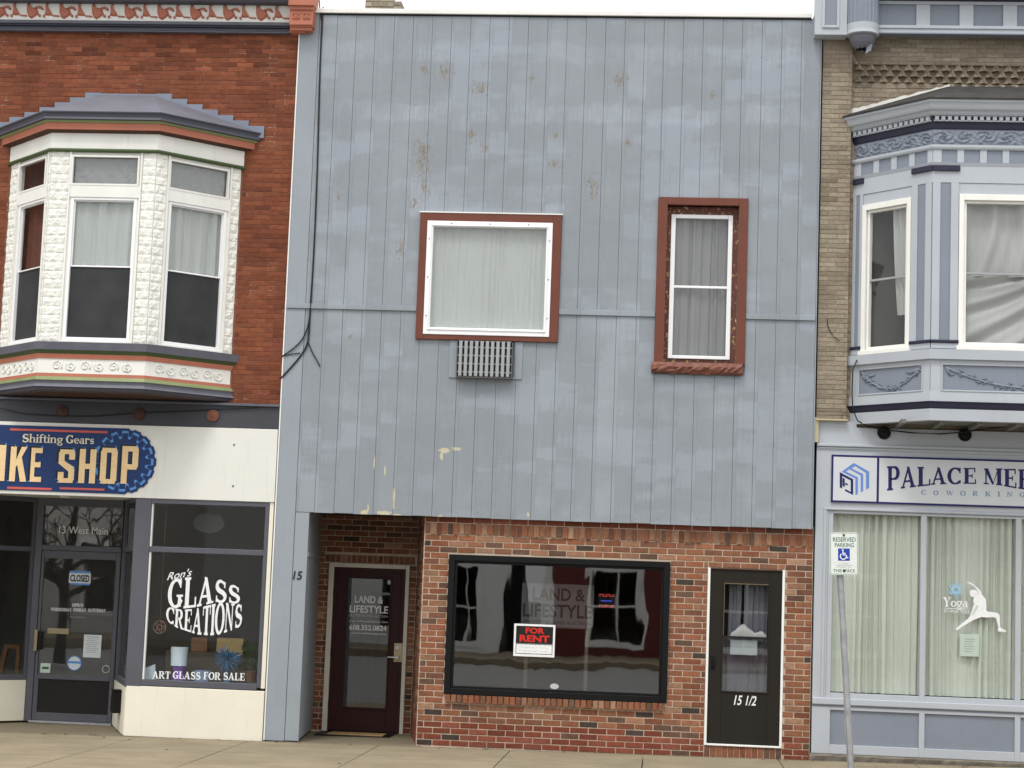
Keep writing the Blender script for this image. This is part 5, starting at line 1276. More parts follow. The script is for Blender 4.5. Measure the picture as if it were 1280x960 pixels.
m = holed(FE, dr3, [g3, kp], -.04, .004); door3 = m.build('door', 'shop frame', lft, bevel=.004); door3['label'] = 'grey framed glass shop door'
m = MB(); m.fbox(FE, *kp, -.035, -.012); m.build('kick_panel', 'kick panel', door3)
m = MB(); m.fbox(FE, *g3, -.02, -.015); m.build('pane', 'old glass', door3)
m = MB(); a, b, c, d = FE.rc(44, 787, 48, 813.5); m.fbox(FE, a, b, c, d, .004, .05); m.build('pull_plate', 'brass', door3, bevel=.003); m = MB(); m.fbox(FE, b+.002, b+.055, c+.02, d-.02, .0, .035); m.build('pull_handle', 'black metal', door3, bevel=.004)
m = MB(); m.fbox(FE, *FE.rc(59, 785.5, 86, 792.5), -.014, -.002); m.build('mail_slot', 'brass', door3, bevel=.003)
m = MB(); serif_in(m, FE, 'OPEN', *FE.rc(90, 754.5, 104, 758.5), -.014, .05); serif_in(m, FE, 'WEDNESDAY', *FE.rc(63, 760, 89, 764), -.014, .03); serif_in(m, FE, 'FRIDAY', *FE.rc(91.5, 760.5, 107.5, 764.5), -.014, .03); serif_in(m, FE, 'SATURDAY', *FE.rc(109.5, 761, 132, 765), -.014, .03); m.build('hours_lettering', 'white ink', door3)
m = MB(); sans_in(m, FE, 'or By Appointment', *FE.rc(83, 766, 110, 769), -.014); dashes(m, FE, FE.rc(87, 770, 106, 772.5), -.014, 3); m.build('small_print', 'grey ink', door3)
fsn = thing('closed_sign', 'white and blue CLOSED sign hanging in the grey shop door', 'sign', FE.P(*FE.px(99, 730), -.03))
m = MB(); m.fbox(FE, *FE.rc(86, 716.5, 113, 729), -.0145, -.0105); m.build('panel', 'paper', fsn); m = MB(); sans_in(m, FE, 'CLOSED', *FE.rc(87.5, 718.5, 111.5, 727.3), -.0103, .03); m.build('lettering', 'black ink', fsn)
m = MB(); m.fbox(FE, *FE.rc(87, 713.8, 113, 716.4), -.0145, -.011); m.fbox(FE, *FE.rc(87, 729.1, 112, 731.2), -.0145, -.011); m.build('edging', 'sky ink', fsn)
m = MB(); a, b, c, d = FE.rc(104, 793.5, 126, 822); m.fbox(FE, a, b, c, d, -.0145, -.0122); nt1 = m.build('paper_notice', 'paper'); tag(nt1, 'white typed notice taped inside the grey shop door', 'notice')
m = MB()
for k in range(9): m.fbox(FE, a+.02+.02*(k % 2), b-.03-.015*(k % 3), d-.03-k*.024, d-.024-k*.024, -.012, -.0114)
m.build('typing', 'faint ink', nt1)
p = FE.P(*FE.px(92.5, 829), -.0145)
m = MB(); m.lathe(p, [(.085, 0), (.085, -.002)], 'y', 28); st = m.build('round_sticker', 'paper', door3); m = MB(); m.fbox(FE, *FE.rc(84, 826.5, 101, 829.5), -.0125, -.0115); m.build('sticker_print', 'sky ink', door3)
m = MB(); m.tube([(p[0]+.088*math.cos(t*.2244), p[1]-.002, p[2]+.088*math.sin(t*.2244)) for t in range(29)], .006, 5, cap=False); m.build('sticker_rim', 'sky ink', door3)
m = MB(); m.fbox(FE, *FE.rc(50, 829, 62.5, 841), -.0145, -.0125); m.build('square_sticker', 'pale paper', door3); m = MB(); m.fbox(FE, *FE.rc(52, 833.5, 60.5, 836.5), -.0125, -.0115); m.build('sticker_print', 'sign green', door3)
p = FE.P(*FE.px(132, 836.5), -.013); m = MB(); m.tube([(p[0]+.045*math.cos(t*.2617), p[1], p[2]+.045*math.sin(t*.2617)) for t in range(25)], .006, 6, cap=False); m.build('ring_sticker', 'silver ink', door3)
m = MB(); m.fbox(FE, dr3[0]-.02, dr3[1]+.02, gz(-7)+.0, gz(-7)+.026, -.06, .06); m.build('threshold', 'galvanised', lft)
# interior picture frame glimpsed left
m = MB(); fx = PX(10, 830, 2.2); FI = flat(2.2); q = FI.rc(0, 806, 24, 850); m.prism(FI, [(q[0]-.1, .05), (q[0]-.04, .05), (q[0]+.10, q[3]), (q[0]+.04, q[3])], -.04, 0); m.prism(FI, [(q[0]+.04, q[3]-.05), (q[1], q[3]-.05), (q[1], q[3]), (q[0]+.05, q[3])], -.04, .001); m.fbox(FI, q[1]-.05, q[1], .05, q[3]-.05, -.04, 0)
tag(m.build('leaning_easel', 'wood box'), 'reddish wooden easel leaning inside the left shop window', 'easel')
# black letter box on the knee wall return
c_ = FR_.px(151, 868, .02)[0]; zc_ = PZ(149, 882)
lb = thing('letter_box', 'small black box fixed to the cream wall right of the shop door', 'box', FR_.P(FR_.len*.62, zc_-.12, .0))
m = MB(); u_ = FR_.len*.62; m.prism(FR_, [(u_-.14, zc_-.12), (u_+.16, zc_-.12), (u_+.16, zc_+.14), (u_-.02, zc_+.14), (u_-.14, zc_+.05)], .002, .10); m.build('body', 'black metal', lb, bevel=.006)
m = MB(); m.fbox(FR_, u_-.03, u_+.17, zc_+.142, zc_+.155, .001, .115); m.build('lid', 'black metal', lb, bevel=.003)

# ================================================================ right: tan brick with blue bay
YR = .12; YPL = .04; RX = 7.2
rgt = thing('tan_brick_building', 'tan brick building with a pale blue bay window above the coworking sign', 'building', (4.2, YR, 0))
FT = flat(YR); FPL = flat(YPL)
x_p0, x_p1 = XR+.03, PX(1062.5, 270, YPL)
Z_B2 = PZ(1045, 524, YPL); Z_CB = PZ(1150, 43, YR)
body2 = [(2.109, YR), (2.905, -.70), (5.05, -.70), (5.85, YR)]
zR = lambda py: PZ(1235, py, -.70)
def tanbr(c, i):
    base = random.choice([(.365, .312, .240), (.335, .288, .220), (.395, .342, .265), (.30, .258, .196), (.375, .322, .247)]); k = random.uniform(.85, 1.12); return tuple(x*k for x in base)
dz0, dz1 = PZ(1170, 104.5, YR), PZ(1170, 81.5, YR)
bay2hole = (body2[0][0]-.01, body2[3][0]+.01, zR(530), zR(130))
sp = course_bricks(FPL, (x_p0, x_p1, Z_B2+.12, Z_CB), [], .0555, .205, .006, -.03, 0, tanbr)
# corbelled foot
zc0 = Z_B2; 
for k in range(3): sp += course_bricks(FPL, (x_p0, x_p1-.012*(k*0), zc0+.04*k, zc0+.04*(k+1)), [], .04, .3, .005, -.03, .012*(2-k)+.004, tanbr)
sp += course_bricks(FT, (x_p1+.002, RX, zR(530), Z_CB), [bay2hole, (x_p1, RX, dz0, dz1)], .0555, .205, .006, -.03, 0, tanbr, phase=.07)
lay_bricks(sp, rgt, 'brick', 300, score_frame)
# dog-tooth band
pitch = 15.6/107; rh = (dz1-dz0)/3
for r in range(3):
    u = x_p1 + .01 + (pitch/2 if r % 2 else 0)
    while u+pitch < PX(1300, 95, YR):
        z0, z1 = dz0+rh*r+.004, dz0+rh*(r+1)-.004; m = MB(); c = u+pitch/2; w_ = pitch*.47
        m.add([FT.P(c-w_, z0, -.02), FT.P(c+w_, z0, -.02), FT.P(c, z0, .045), FT.P(c-w_*.35, z1, -.02), FT.P(c+w_*.35, z1, -.02), FT.P(c, z1, .045)], [(0, 2, 1), (3, 4, 5), (0, 1, 4, 3), (1, 2, 5, 4), (2, 0, 3, 5)])
        m.build('dogtooth_brick', 'brick', rgt, col=tanbr(None, 0), recalc=True); u += pitch
holed(FT, (x_p1-.02, RX, zR(535), Z_CB+.1), [(x_p1, RX, dz0, dz1)], -.12, -.006).fbox(FT, x_p1, RX, dz0, dz1, -.12, -.045).build('mortar_bed', 'mortar tan', rgt)
m = MB(); m.fbox(FPL, x_p0+.003, x_p1-.003, Z_B2+.01, Z_CB+.1, -.15, -.006); m.build('mortar_bed', 'mortar tan', rgt)
m = MB(); m.fbox(FPL, x_p0, x_p1+.01, Z_B2-.022, Z_B2-.001, -.05, .05); m.build('corbel_ledge', 'bare wood', rgt, bevel=.004)
m = MB(); m.box(XR+.02, XR+.1, .3, 9, -.1, 9.2); m.box(RX-.1, RX, .3, 9, -.1, 9.2); m.box(XR+.02, RX, 8.9, 9, -.1, 9.2); m.box(XR+.02, RX, .25, 9, 9.1, 9.2); m.box(XR+.02, RX, .25, 8.9, 3.55, 3.65); m.box(XR+.02, RX, .3, 8.9, -.1, .02)
m.build('shell', 'interior', rgt)

# ---- top cornice with panels and turret bracket
FCn = flat(-.06)
zt_b = lambda py, Y=-.06: PZ(1180, py, Y)
m = MB(); x0 = PX(1092, 20, -.06); m.fbox(FCn, x0, RX, zt_b(34.5), zt_b(2.5), -.12, 0); cor = m.build('cornice', 'mid blue', rgt)
m = MB(); m.fbox(FCn, x0, RX, zt_b(37.2), zt_b(33.2), 0, .045); m.fbox(FCn, x0, RX, zt_b(42.5), zt_b(37.0), -.1, .03); m.fbox(FCn, x0, RX, zt_b(6.5), zt_b(2.2), 0, .03); m.build('cornice_rail', 'pale blue', cor, bevel=.006)
m = MB(); m.fbox(FCn, x0, RX, zt_b(44.0), zt_b(42.6), -.1, .05); m.build('cornice_drip', 'mid blue', cor)
m = MB(); m.fbox(FCn, x0, RX, zt_b(2.0), zt_b(-1.5), -.1, .06); m.build('cornice_navy_mould', 'dark navy', cor); m = MB(); m.fbox(FCn, x0, RX, zt_b(-14), zt_b(-1.6), -.1, .2); m.build('cornice_top', 'pale blue', cor, bevel=.01)  # narrow dark navy moulding below the pale cornice top
stl = [(1145, 1162.5), (1199, 1216.5), (1253.5, 1271)] + [(1308, 1325), (1362, 1380), (1416, 1434)]
for l_, r_ in stl:
    a, b = PX(l_, 20, -.06), PX(r_, 20, -.06); m = MB(); m.fbox(FCn, a, b, zt_b(33.2), zt_b(6.6), 0, .026); m.build('stile', 'pale blue', cor, bevel=.004)
FBl = flat(-.17); e = RC(1019, -20, 1059.5, 43.5, -.17)
m = MB(); m.fbox(FBl, e[0], e[1], PZ(1040, 43.5, -.17), PZ(1040, -30, -.17), -.2, 0); blk = m.build('end_block', 'pale blue', rgt, bevel=.006)
m = MB(); q = RC(1031.5, -30, 1046.5, 32, -.17); m.fbox(FBl, q[0], q[1], q[2], q[3], .001, .006); m.build('sunk_panel', 'mid blue', blk); m = MB(); m.ring(FBl, q[0]-.03, q[1]+.03, q[2]-.03, q[3], .03, 0, .018, 0); m.build('panel_mould', 'pale blue', blk, bevel=.005)
tc = (PX(1079, 20, -.17), -.12); rt = (PX(1099.5, 20, -.17)-PX(1059.5, 20, -.17))/2
z_a, z_b, z_c = PZ(1079, 27, -.3), PZ(1079, 40, -.3), PZ(1079, 56.5, -.3)
m = MB(); m.lathe((tc[0], tc[1], 0), [(rt, z_a), (rt, z_a+1.0)], 'z', 44, .06); tur = m.build('turret_bracket', 'mid blue', rgt, recalc=True)
m = MB(); m.lathe((tc[0], tc[1], 0), [(rt*.9, z_b), (rt*1.03, z_b+.01), (rt*1.0, z_b+.05), (rt*1.02, z_a+.004)], 'z', 32); m.build('turret_band', 'pale blue', tur, recalc=True)
m = MB(); vs = []; N = 28
prof = [(.84, 0), (.82, .25), (.72, .55), (.56, .8), (.40, 1.0)]
for i, (r_, t_) in enumerate(prof):
    for j in range(N): vs.append((tc[0]+rt*r_*math.cos(6.2832*j/N), tc[1]+rt*r_*math.sin(6.2832*j/N), z_b-.002-(z_b-z_c)*t_+(random.uniform(-.012, .02) if i == 4 else 0)))
m.add(vs, [(i*N+j, i*N+(j+1) % N, (i+1)*N+(j+1) % N, (i+1)*N+j) for i in range(4) for j in range(N)]); m.build('turret_cone', 'lead roof', tur, recalc=True)
m = MB(); a_ = Vector((tc[0]+.05, tc[1]-rt*.38, z_c+.03)); m.add([a_, a_+Vector((.06, -.01, .02)), a_+Vector((.045, -.015, -.06)), a_+Vector((-.02, -.01, -.10))], [(0, 1, 2, 3)]); m.build('torn_metal', 'flashing', tur)
m = MB(); m.tube([(tc[0]-.12, YR-.02, z_b-.06), (tc[0]-.09, YR-.05, z_c-.02), (tc[0]-.03, YR-.03, z_c-.12)], .004, 5); m.build('loose_wire', 'silver ink', tur)

# ---- blue bay
zsof2 = zR(527)+.01
m = MB(); vs = [(x, y, zsof2+.002) for x, y in offset_plan(body2, YR, -.03)]+[(x, y, zsof2+.05) for x, y in offset_plan(body2, YR, -.03)]
m.add(vs, [(0, 1, 2, 3), (7, 6, 5, 4), (0, 4, 5, 1), (1, 5, 6, 2), (2, 6, 7, 3)]); bay2 = m.build('bay_window', 'interior pale', rgt, recalc=True)
m = MB(); m.box(body2[0][0]+.16, body2[3][0]-.16, YR-.06, YR-.03, zsof2+.05, zR(165)); m.build('bay_back', 'interior', bay2)
for k in range(7):
    x = body2[1][0]-.3+.42*k; m = MB(); m.box(x, x+.05, -.62, YR-.1, zsof2-.045, zsof2+.0015); m.build('soffit_joist', 'interior pale', bay2)
def band2(name, py0, py1, o0, o1, mat, inner=-.06, curve=None):
    z1, z0 = PZ(1235, py0, -.70-o1), PZ(1235, py1, -.70-o0)
    pr = [(o0, z0), (o1, z1)] if not curve else [(o0+(o1-o0)*a, z0+(z1-z0)*b) for a, b in curve]
    m = MB(); m.sweep(body2, YR, pr+[(inner, z1), (inner, z0)]); return m.build(name, mat, bay2, recalc=True)
band2('cornice_moulding', 124.5, 127.5, .155, .16, 'pale blue'); band2('cornice_moulding', 127.5, 138, .10, .15, 'pale blue', -.06, COVE); band2('cornice_moulding', 138, 144.3, .07, .09, 'pale blue', -.06, [(0, 0), (1, .4), (.4, .6), (1, 1)])
band2('dentil_course', 144.3, 151.8, .028, .03, 'dark navy'); band2('cove', 151.8, 162, .01, .03, 'dark navy', -.06, COVE)
fz2 = band2('relief_frieze', 162, 181.5, 0, 0, 'mid blue'); band2('moulding', 181.5, 187.5, .02, .035, 'pale blue', -.06, [(0, 0), (.6, .2), (1, .5), (1, 1)])
pb = band2('panel_band', 187.5, 204.5, 0, 0, 'mid blue'); band2('moulding', 204, 208.2, .012, .025, 'pale blue'); band2('head_board', 208.2, 229, .01, .01, 'pale blue'); band2('head_board', 229.6, 243, .002, .002, 'pale blue')
band2('sill', 437.5, 450, .05, .055, 'pale blue', -.14); ap = band2('apron', 450, 494, 0, 0, 'mid blue'); band2('apron_rail', 450, 455.5, .012, .012, 'pale blue'); band2('apron_rail', 490.5, 503, .018, .012, 'pale blue')
band2('moulding', 503, 512.5, -.005, .035, 'dark navy', -.08, COVE); band2('fascia', 512.5, 527, .005, .01, 'pale blue', -.1)
# roof
zg2 = PZ(1235, 124.5, -.86); zr2 = PZ(1235, 110.5, YR)
m = MB(); A = offset_plan(body2, YR, .175); B_ = offset_plan(body2, YR, -.70)
m.add([(x, y, zg2+.002) for x, y in A]+[(x, y, zg2+.02) for x, y in A]+[(x, y, zr2-.01) for x, y in B_], [(0, 1, 5, 4), (1, 2, 6, 5), (2, 3, 7, 6), (4, 5, 9, 8), (5, 6, 10, 9), (6, 7, 11, 10), (0, 4, 8, 11, 7, 3), (0, 3, 2, 1)]); m.build('bay_roof', 'dark roofing', bay2, recalc=True)
def edge_strip(p, q, n_, h, name):
    rnd = random.Random(n_); m = MB(); vs = []
    for i in range(n_+1):
        t_ = i/n_; x = p[0]+(q[0]-p[0])*t_; z = p[1]+(q[1]-p[1])*t_; e_ = rnd.uniform(-.006, .012)
        vs += [(x, YR-.022, z-.015), (x, YR-.026, z+h+e_)]
    m.add(vs, [(2*i, 2*i+2, 2*i+3, 2*i+1) for i in range(n_)]); return m.build(name, 'warm white', bay2)
edge_strip((A[0][0]+.06, zg2+.05), (B_[1][0], zr2), 24, .03, 'roof_flashing'); edge_strip((B_[1][0], zr2), (B_[2][0], zr2), 40, .012, 'roof_flashing')
F2 = [Face(body2[0], body2[1]), Face(body2[1], body2[2]), Face(body2[2], body2[3])]
# dentils
for F in F2:
    m = MB(); n_ = int(F.len/.0715); st = F.len/n_; z0, z1 = PZ(1235, 151.2, -.73), PZ(1235, 146.2, -.73)
    for k in range(n_): m.fbox(F, st*k+.012, st*(k+1)-.018, z0, z1, .029, .058)
    m.fbox(F, -.0, F.len+.0, z1, z1+.02, .02, .045); m.fbox(F, 0, F.len, z0-.012, z0, .02, .05); m.build('dentils', 'pale blue', bay2)
# relief leaves on the frieze
for fi, F in enumerate(F2):
    z0, z1 = PZ(1235, 180.5, -.70), PZ(1235, 163.5, -.70); NZ = 12; NU = int(F.len/.016); vs = []; h = z1-z0
    for j in range(NZ+1):
        for i in range(NU+1):
            u = F.len*i/NU; v = j/NZ; c = u/(h*1.5); k = int(c); fu = (c-k)*2-1; fv = v*2-1; r = math.hypot(fu, fv); th = math.atan2(fv, fu)*(1 if k % 2 else -1)
            q = .5+.5*math.sin(3*th+9*r+1.3*math.sin(u*9)); q = q*q*(1.1-.5*r); q += .25*math.sin(u*61+v*9)*math.sin(v*17)
            if j in (0, NZ): q = 0
            vs.append(F.P(u, z0+h*v, .001+.026*max(0, q)))
    m = MB(); m.add(vs, [(j*(NU+1)+i, j*(NU+1)+i+1, (j+1)*(NU+1)+i+1, (j+1)*(NU+1)+i) for j in range(NZ) for i in range(NU)]); m.build('leaf_relief', 'mid blue', fz2)
# square panels: stiles in front of the sunk blue band
for fi, F in enumerate(F2):
    z0, z1 = PZ(1235, 204.2, -.70), PZ(1235, 187.6, -.70)
    if fi == 1: ed = [(-.0, F.px(1177, 195)[0])] + [(F.px(a, 196)[0], F.px(b, 196)[0]) for a, b in ((1196.5, 1205), (1225, 1233.5), (1253, 1261.5), (1281.5, 1290), (1310, 1318), (1338, 1347), (1367, 1375))]
    elif fi == 0: ed = [(F.px(a, y)[0], F.px(b, y)[0]) for a, b, y in ((1092.5, 1099.5, 209), (1114.5, 1121.5, 205), (1137, 1144, 200))] + [(F.px(1160, 197)[0], F.len), (0, F.px(1077, 212)[0])]
    else: ed = [(F.len*k/5-.03, F.len*k/5+.03) for k in range(1, 5)]
    for (a, b) in ed:
        if b-a > .01: m = MB(); m.fbox(F, max(0, a), min(F.len, b), z0, z1, 0, .012); m.build('stile', 'pale blue', pb, bevel=.003)
# windows and pilasters
ZH2, ZL2, ZM2 = zR(243), zR(435.5), zR(341.7)
cas = [(F2[0].px(1078.5, 350)[0], F2[0].px(1139, 343)[0]), (F2[1].px(1198, 340)[0], F2[1].px(1198, 340)[0]+1.45), None]
ZPT, ZPB = zR(229), zR(437.5)
for fi, F in enumerate(F2):
    if fi == 2: cas[2] = (F.len-cas[0][1], F.len-cas[0][0])
    a, b = cas[fi]; cw = .055
    op = (a+cw, b-cw, ZL2+.02, ZH2-.075)
    holed(F, (0, F.len, zR(440), zR(241)), [op], -.06, -.002).build('wall_panel', 'pale blue', bay2)
    m = MB(); m.fbox(F, a, a+cw, ZL2, ZH2-.005, -.002, .03); m.fbox(F, b-cw, b, ZL2, ZH2-.005, -.002, .03); m.fbox(F, a+cw, b-cw, ZH2-.075, ZH2-.005, -.002, .03); m.fbox(F, a-.02, b+.02, ZL2-.028, ZL2+.02, -.002, .05); m.build('casing', 'warm white', bay2, bevel=.005)
    m = MB(); m.ring(F, *op, .032, -.06, -.004, .03, .045); m.build('window_frame', 'warm white', bay2, bevel=.004)
    m = MB(); m.fbox(F, op[0]+.03, op[1]-.03, ZM2-.014, ZM2+.012, -.045, -.02); m.build('meeting_rail', 'grille', bay2, bevel=.003)
    for (z0, z1, dd_) in ((ZM2+.01, op[3]-.03, -.034), (op[2]+.04, ZM2-.01, -.045)):
        m = MB(); m.fbox(F, op[0]+.03, op[1]-.03, z0, z1, dd_, dd_+.005); m.build('pane', 'glass', bay2)
    # pilaster strips
    for (p0, p1, edge) in ((0, a-.005, 0), (b+.005, F.len, 1)):
        if p1-p0 < .06: continue
        w_ = p1-p0; n_ = 1 if w_ < .3 else 2
        m = MB(); m.fbox(F, p0, p1, ZPB+.10, ZPT-.005, -.002, .004); m.build('pilaster_ground', 'mid blue', bay2)
        sw = w_*(.30 if n_ == 1 else .2)
        m = MB(); m.fbox(F, p0, p0+sw, ZPB+.10, ZPT-.005, .004, .018); m.fbox(F, p1-sw, p1, ZPB+.10, ZPT-.005, .004, .018); m.build('pilaster_strip', 'pale blue', bay2, bevel=.003)
        m = MB(); m.fbox(F, p0-.002, p1+.012, ZPB+.065, ZPB+.10, -.002, .04); m.build('pilaster_base', 'dark navy', bay2, bevel=.008)
        m = MB(); m.fbox(F, p0, p1, ZPB+.002, ZPB+.065, -.002, .024); m.build('pilaster_block', 'pale blue', bay2, bevel=.004)
        m = MB(); z_ = zR(207.5); m.fbox(F, p0, p1+.01, z_-.07, z_-.004, .008, .035); m.build('pilaster_cap', 'dark navy', bay2, bevel=.006)
    # apron panel with swag
    z0, z1 = zR(491), zR(455.5); 
    if fi == 1: u0, u1 = F.px(1176, 474)[0], F.len-.1
    elif fi == 0: u0, u1 = F.px(1071.5, 480)[0]+.02, F.px(1154.5, 474)[0]
    else: u0, u1 = .08, F.len-.12
    for p0, p1 in ((0, u0), (u1, F.len)): m = MB(); m.fbox(F, p0, p1, z0, z1, 0, .012); m.build('apron_stile', 'pale blue', ap, bevel=.003)
    m = MB(); m.ring(F, u0+.001, u1-.001, z0+.002, z1-.002, .018, 0, .02); m.build('panel_mould', 'pale blue', ap, bevel=.005)
    rnd = random.Random(60+fi); m = MB(); h = z1-z0; a_, b_ = u0+.05, u1-.05
    curve = lambda t: (a_+(b_-a_)*t, z1-h*(.14+.66*(1-(2*t-1)**2)))
    m.tube([F.P(*curve(t/30), .004) for t in range(31)], .012, 6)
    for k in range(70):
        t = rnd.random(); u, z = curve(t); u += rnd.uniform(-.02, .02); z += rnd.uniform(-.03, .035); an = rnd.uniform(0, 6.28); L = rnd.uniform(.018, .04)
        m.tube([F.P(u-L*math.cos(an), z-L*.7*math.sin(an), .002), F.P(u, z, .014), F.P(u+L*math.cos(an), z+L*.7*math.sin(an), .002)], .007, 5)
    for s_ in (0, 1):
        u, z = curve(s_)
        for k in range(4): m.tube([F.P(u, z+.01, .004), F.P(u+(1-2*s_)*(.02+.04*k), z-.05-.035*k*(k < 2), .01), F.P(u+(1-2*s_)*(.05+.05*k), z-.10+.02*k, .003)], .007, 5)
    m.build('swag', 'mid blue', ap, smooth=True)
# curtains in the blue bay
a, b = cas[1]
def draped(F, u0, u1, z0, z1, dep, focus, nf, amp, label, seed):
    """hanging cloth gathered at one corner: folds fan out from the gathering point"""
    rnd = random.Random(seed); N, K = 70, 40; vs = []; m = MB(); fu, fz = focus
    ph = [rnd.uniform(0, 6.28) for _ in range(5)]
    for j in range(K+1):
        for i in range(N+1):
            s_, t_ = i/N, j/K; an = math.atan2(t_-fz, s_-fu); rad = math.hypot(s_-fu, t_-fz)
            w_ = nf*an+.6*math.sin(3*an+ph[0])+.8*math.sin(rad*4+ph[1])
            f_ = math.sin(w_)+.45*math.sin(2.1*w_+ph[2])+.3*math.sin(5*s_+7*t_+ph[3])
            vs.append(F.P(u0+(u1-u0)*s_, z0+(z1-z0)*t_, dep+amp*f_*min(1, .25+rad)))
    m.add(vs, [(j*(N+1)+i, j*(N+1)+i+1, (j+1)*(N+1)+i+1, (j+1)*(N+1)+i) for j in range(K) for i in range(N)])
    return tag(m.build('curtain', 'white curtain', smooth=True), label, 'curtain')
draped(F2[1], a+.08, b-.06, ZM2-.02, ZH2-.03, -.115, (.45, 3.2), 60, .026, 'white curtain hanging in the upper sash of the blue bay front', 31)
draped(F2[1], a+.08, b-.06, ZL2, ZM2+.02, -.13, (1.15, 1.25), 23, .030, 'white curtain gathered across the lower sash of the blue bay front', 32)
a, b = cas[0]
m = MB(); N, K = 14, 14; vs = []
for j in range(K+1):
    t = j/K
    for i in range(N+1):
        s_ = i/N; us = (a+b)/2+.02+.10*t**1.2; uu = us+(b-.07-us)*s_; vs.append(F2[0].P(uu, ZH2-.05-(ZH2-ZL2-.1)*t*.78, -.075+.022*math.sin(s_*18+t*2)))
m.add(vs, [(j*(N+1)+i, j*(N+1)+i+1, (j+1)*(N+1)+i+1, (j+1)*(N+1)+i) for j in range(K) for i in range(N)]); tag(m.build('curtain', 'white curtain', smooth=True), 'white curtain pulled to the right in the narrow sash of the blue bay', 'curtain')

# ---- coworking shopfront
YF2 = .06; FF = flat(YF2)
sx0 = PX(1018.5, 700, YF2)
z_f1 = PZ(1150, 533, YF2); z_f0 = PZ(1150, 640, YF2); 
m = MB(); m.fbox(FF, sx0, RX, PZ(1150, 566, YF2), zsof2-.05, -.12, 0); m.build('fascia', 'pale blue', rgt, bevel=.004)
m = MB(); m.fbox(FF, x_p0-.01, x_p1+.12, zsof2-.0495, Z_B2-.023, -.12, -.001); m.build('fascia_infill', 'pale blue', rgt)
m = MB(); zz = PZ(1150, 560, YF2); m.fbox(FF, sx0+.0, RX, zz-.012, zz+.02, 0, .03); m.fbox(FF, sx0+.02, RX, zz-.04, zz-.02, 0, .012); m.build('fascia_moulding', 'pale blue', rgt, bevel=.006)
m = MB(); m.fbox(FF, sx0, RX, PZ(1150, 641.5, YF2), PZ(1150, 566.2, YF2), -.12, -.003); m.build('sign_band', 'pale blue', rgt)
# sign
FN = flat(YF2-.004); s_ = FN.rc(1038.5, 571.5, 1280, 632)
ux1 = RX-.6; nv = lambda py: FN.px(1159, py)[1]
zt2, zb2 = s_[3], s_[2]
ps = thing('coworking_sign', 'white PALACE MER coworking sign with navy border and blue cube logo', 'sign', FN.P((s_[0]+ux1)/2, zb2))
m = MB(); m.fbox(FN, s_[0], ux1, zb2, zt2, 0, .012); m.build('panel', 'sign board', ps, bevel=.003)
m = MB(); m.ring(FN, s_[0]+.002, ux1-.002, zb2+.002, zt2-.002, .024, .012, .0135); ud = FN.px(1097.2, 600)[0]; m.fbox(FN, ud-.013, ud+.013, zb2+.026, zt2-.026, .012, .0135); m.build('border', 'palace navy', ps)
def lg(x, y): return FN.px(1030+x/5.12, 560+y/5.12)
def logo(polys, mat, name):
    m = MB()
    for i, p in enumerate(polys): m.prism(FN, [lg(*q) for q in p], .012, .0135+.0001*i)
    m.build(name, mat, ps)
logo([[(100,155),(116,162),(116,260),(100,252)], [(100,155),(186,200),(186,216),(108,176)], [(170,200),(186,206),(186,302),(170,292)], [(134,262),(178,285),(184,300),(134,275)], [(118,190),(132,198),(132,250),(118,242)], [(135,222),(152,230),(152,240),(135,236)]], 'palace navy', 'logo_mark')
logo([[(113,152),(128,145),(216,188),(200,196)], [(200,196),(216,188),(216,294),(200,302)], [(150,130),(162,124),(250,168),(234,176)], [(234,176),(250,168),(250,275),(234,284)], [(178,103),(192,97),(288,152),(268,160)], [(268,160),(288,152),(288,255),(268,266)], [(113,152),(178,103),(194,110),(132,158)], [(150,130),(165,137),(205,112),(192,104)]], 'palace blue', 'logo_shade')
polys, W = serif_text('PALACE MERC', .03)
LP = [(0, 405), (.76, 490)]
# photo x of each letter start in the zoomed strip
xs_ = {'P': (403, 485), 'A': (488, 590), 'L': (596, 680), 'A2': (684, 782), 'C': (786, 876), 'E': (890, 972), 'M': (1020, 1138), 'E2': (1150, 1230), 'R': (1245, 1345), 'C2': (1352, 1440)}
seq = [('P', 403, 484, 117, 270), ('A', 490, 588, 120, 255), ('L', 597, 680, 121, 244), ('A', 684, 782, 124, 234), ('C', 788, 876, 126, 233), ('E', 892, 972, 128, 230), ('M', 1020, 1140, 131, 236), ('E', 1150, 1230, 134, 252), ('R', 1242, 1345, 137, 268), ('C', 1352, 1440, 140, 284)]
m = MB()
for k, (ch, x0, x1, t_, b_) in enumerate(seq):
    g, ad = serif_glyph(ch); xs__ = [p[0] for q in g for p in q]; ax, bx = min(xs__), max(xs__)
    nxt = seq[k+1][4] if k+1 < len(seq) else b_; prv = seq[k-1][4] if k else b_
    for i, q in enumerate(g):
        pts = []
        for (u, v) in q:
            a = (u-ax)/(bx-ax); bb = b_ + ((nxt-b_)*.5*a if a > .5 else 0)*0 + (nxt-prv)*.5*(a-.5)*.9; pts.append(lg(x0+(x1-x0)*a, bb+(t_-bb)*v))
        m.prism(FN, pts, .012, .0138+.0001*(i % 9))
m.build('name_lettering', 'palace navy', ps)
m = MB()
for ch, x0, x1, y in (('C', 620, 652, 284), ('O', 698, 732, 288), ('W', 778, 826, 289), ('O', 870, 906, 291), ('R', 950, 986, 293), ('K', 1030, 1070, 295), ('I', 1110, 1126, 296), ('N', 1168, 1206, 298), ('G', 1250, 1284, 300)):
    g, ad = serif_glyph(ch); xs__ = [p[0] for q in g for p in q]; ax, bx = min(xs__), max(xs__)
    for i, q in enumerate(g): m.prism(FN, [lg(x0+(x1-x0)*(u-ax)/(bx-ax), y+15-31*v) for u, v in q], .012, .0138+.0001*(i % 9))
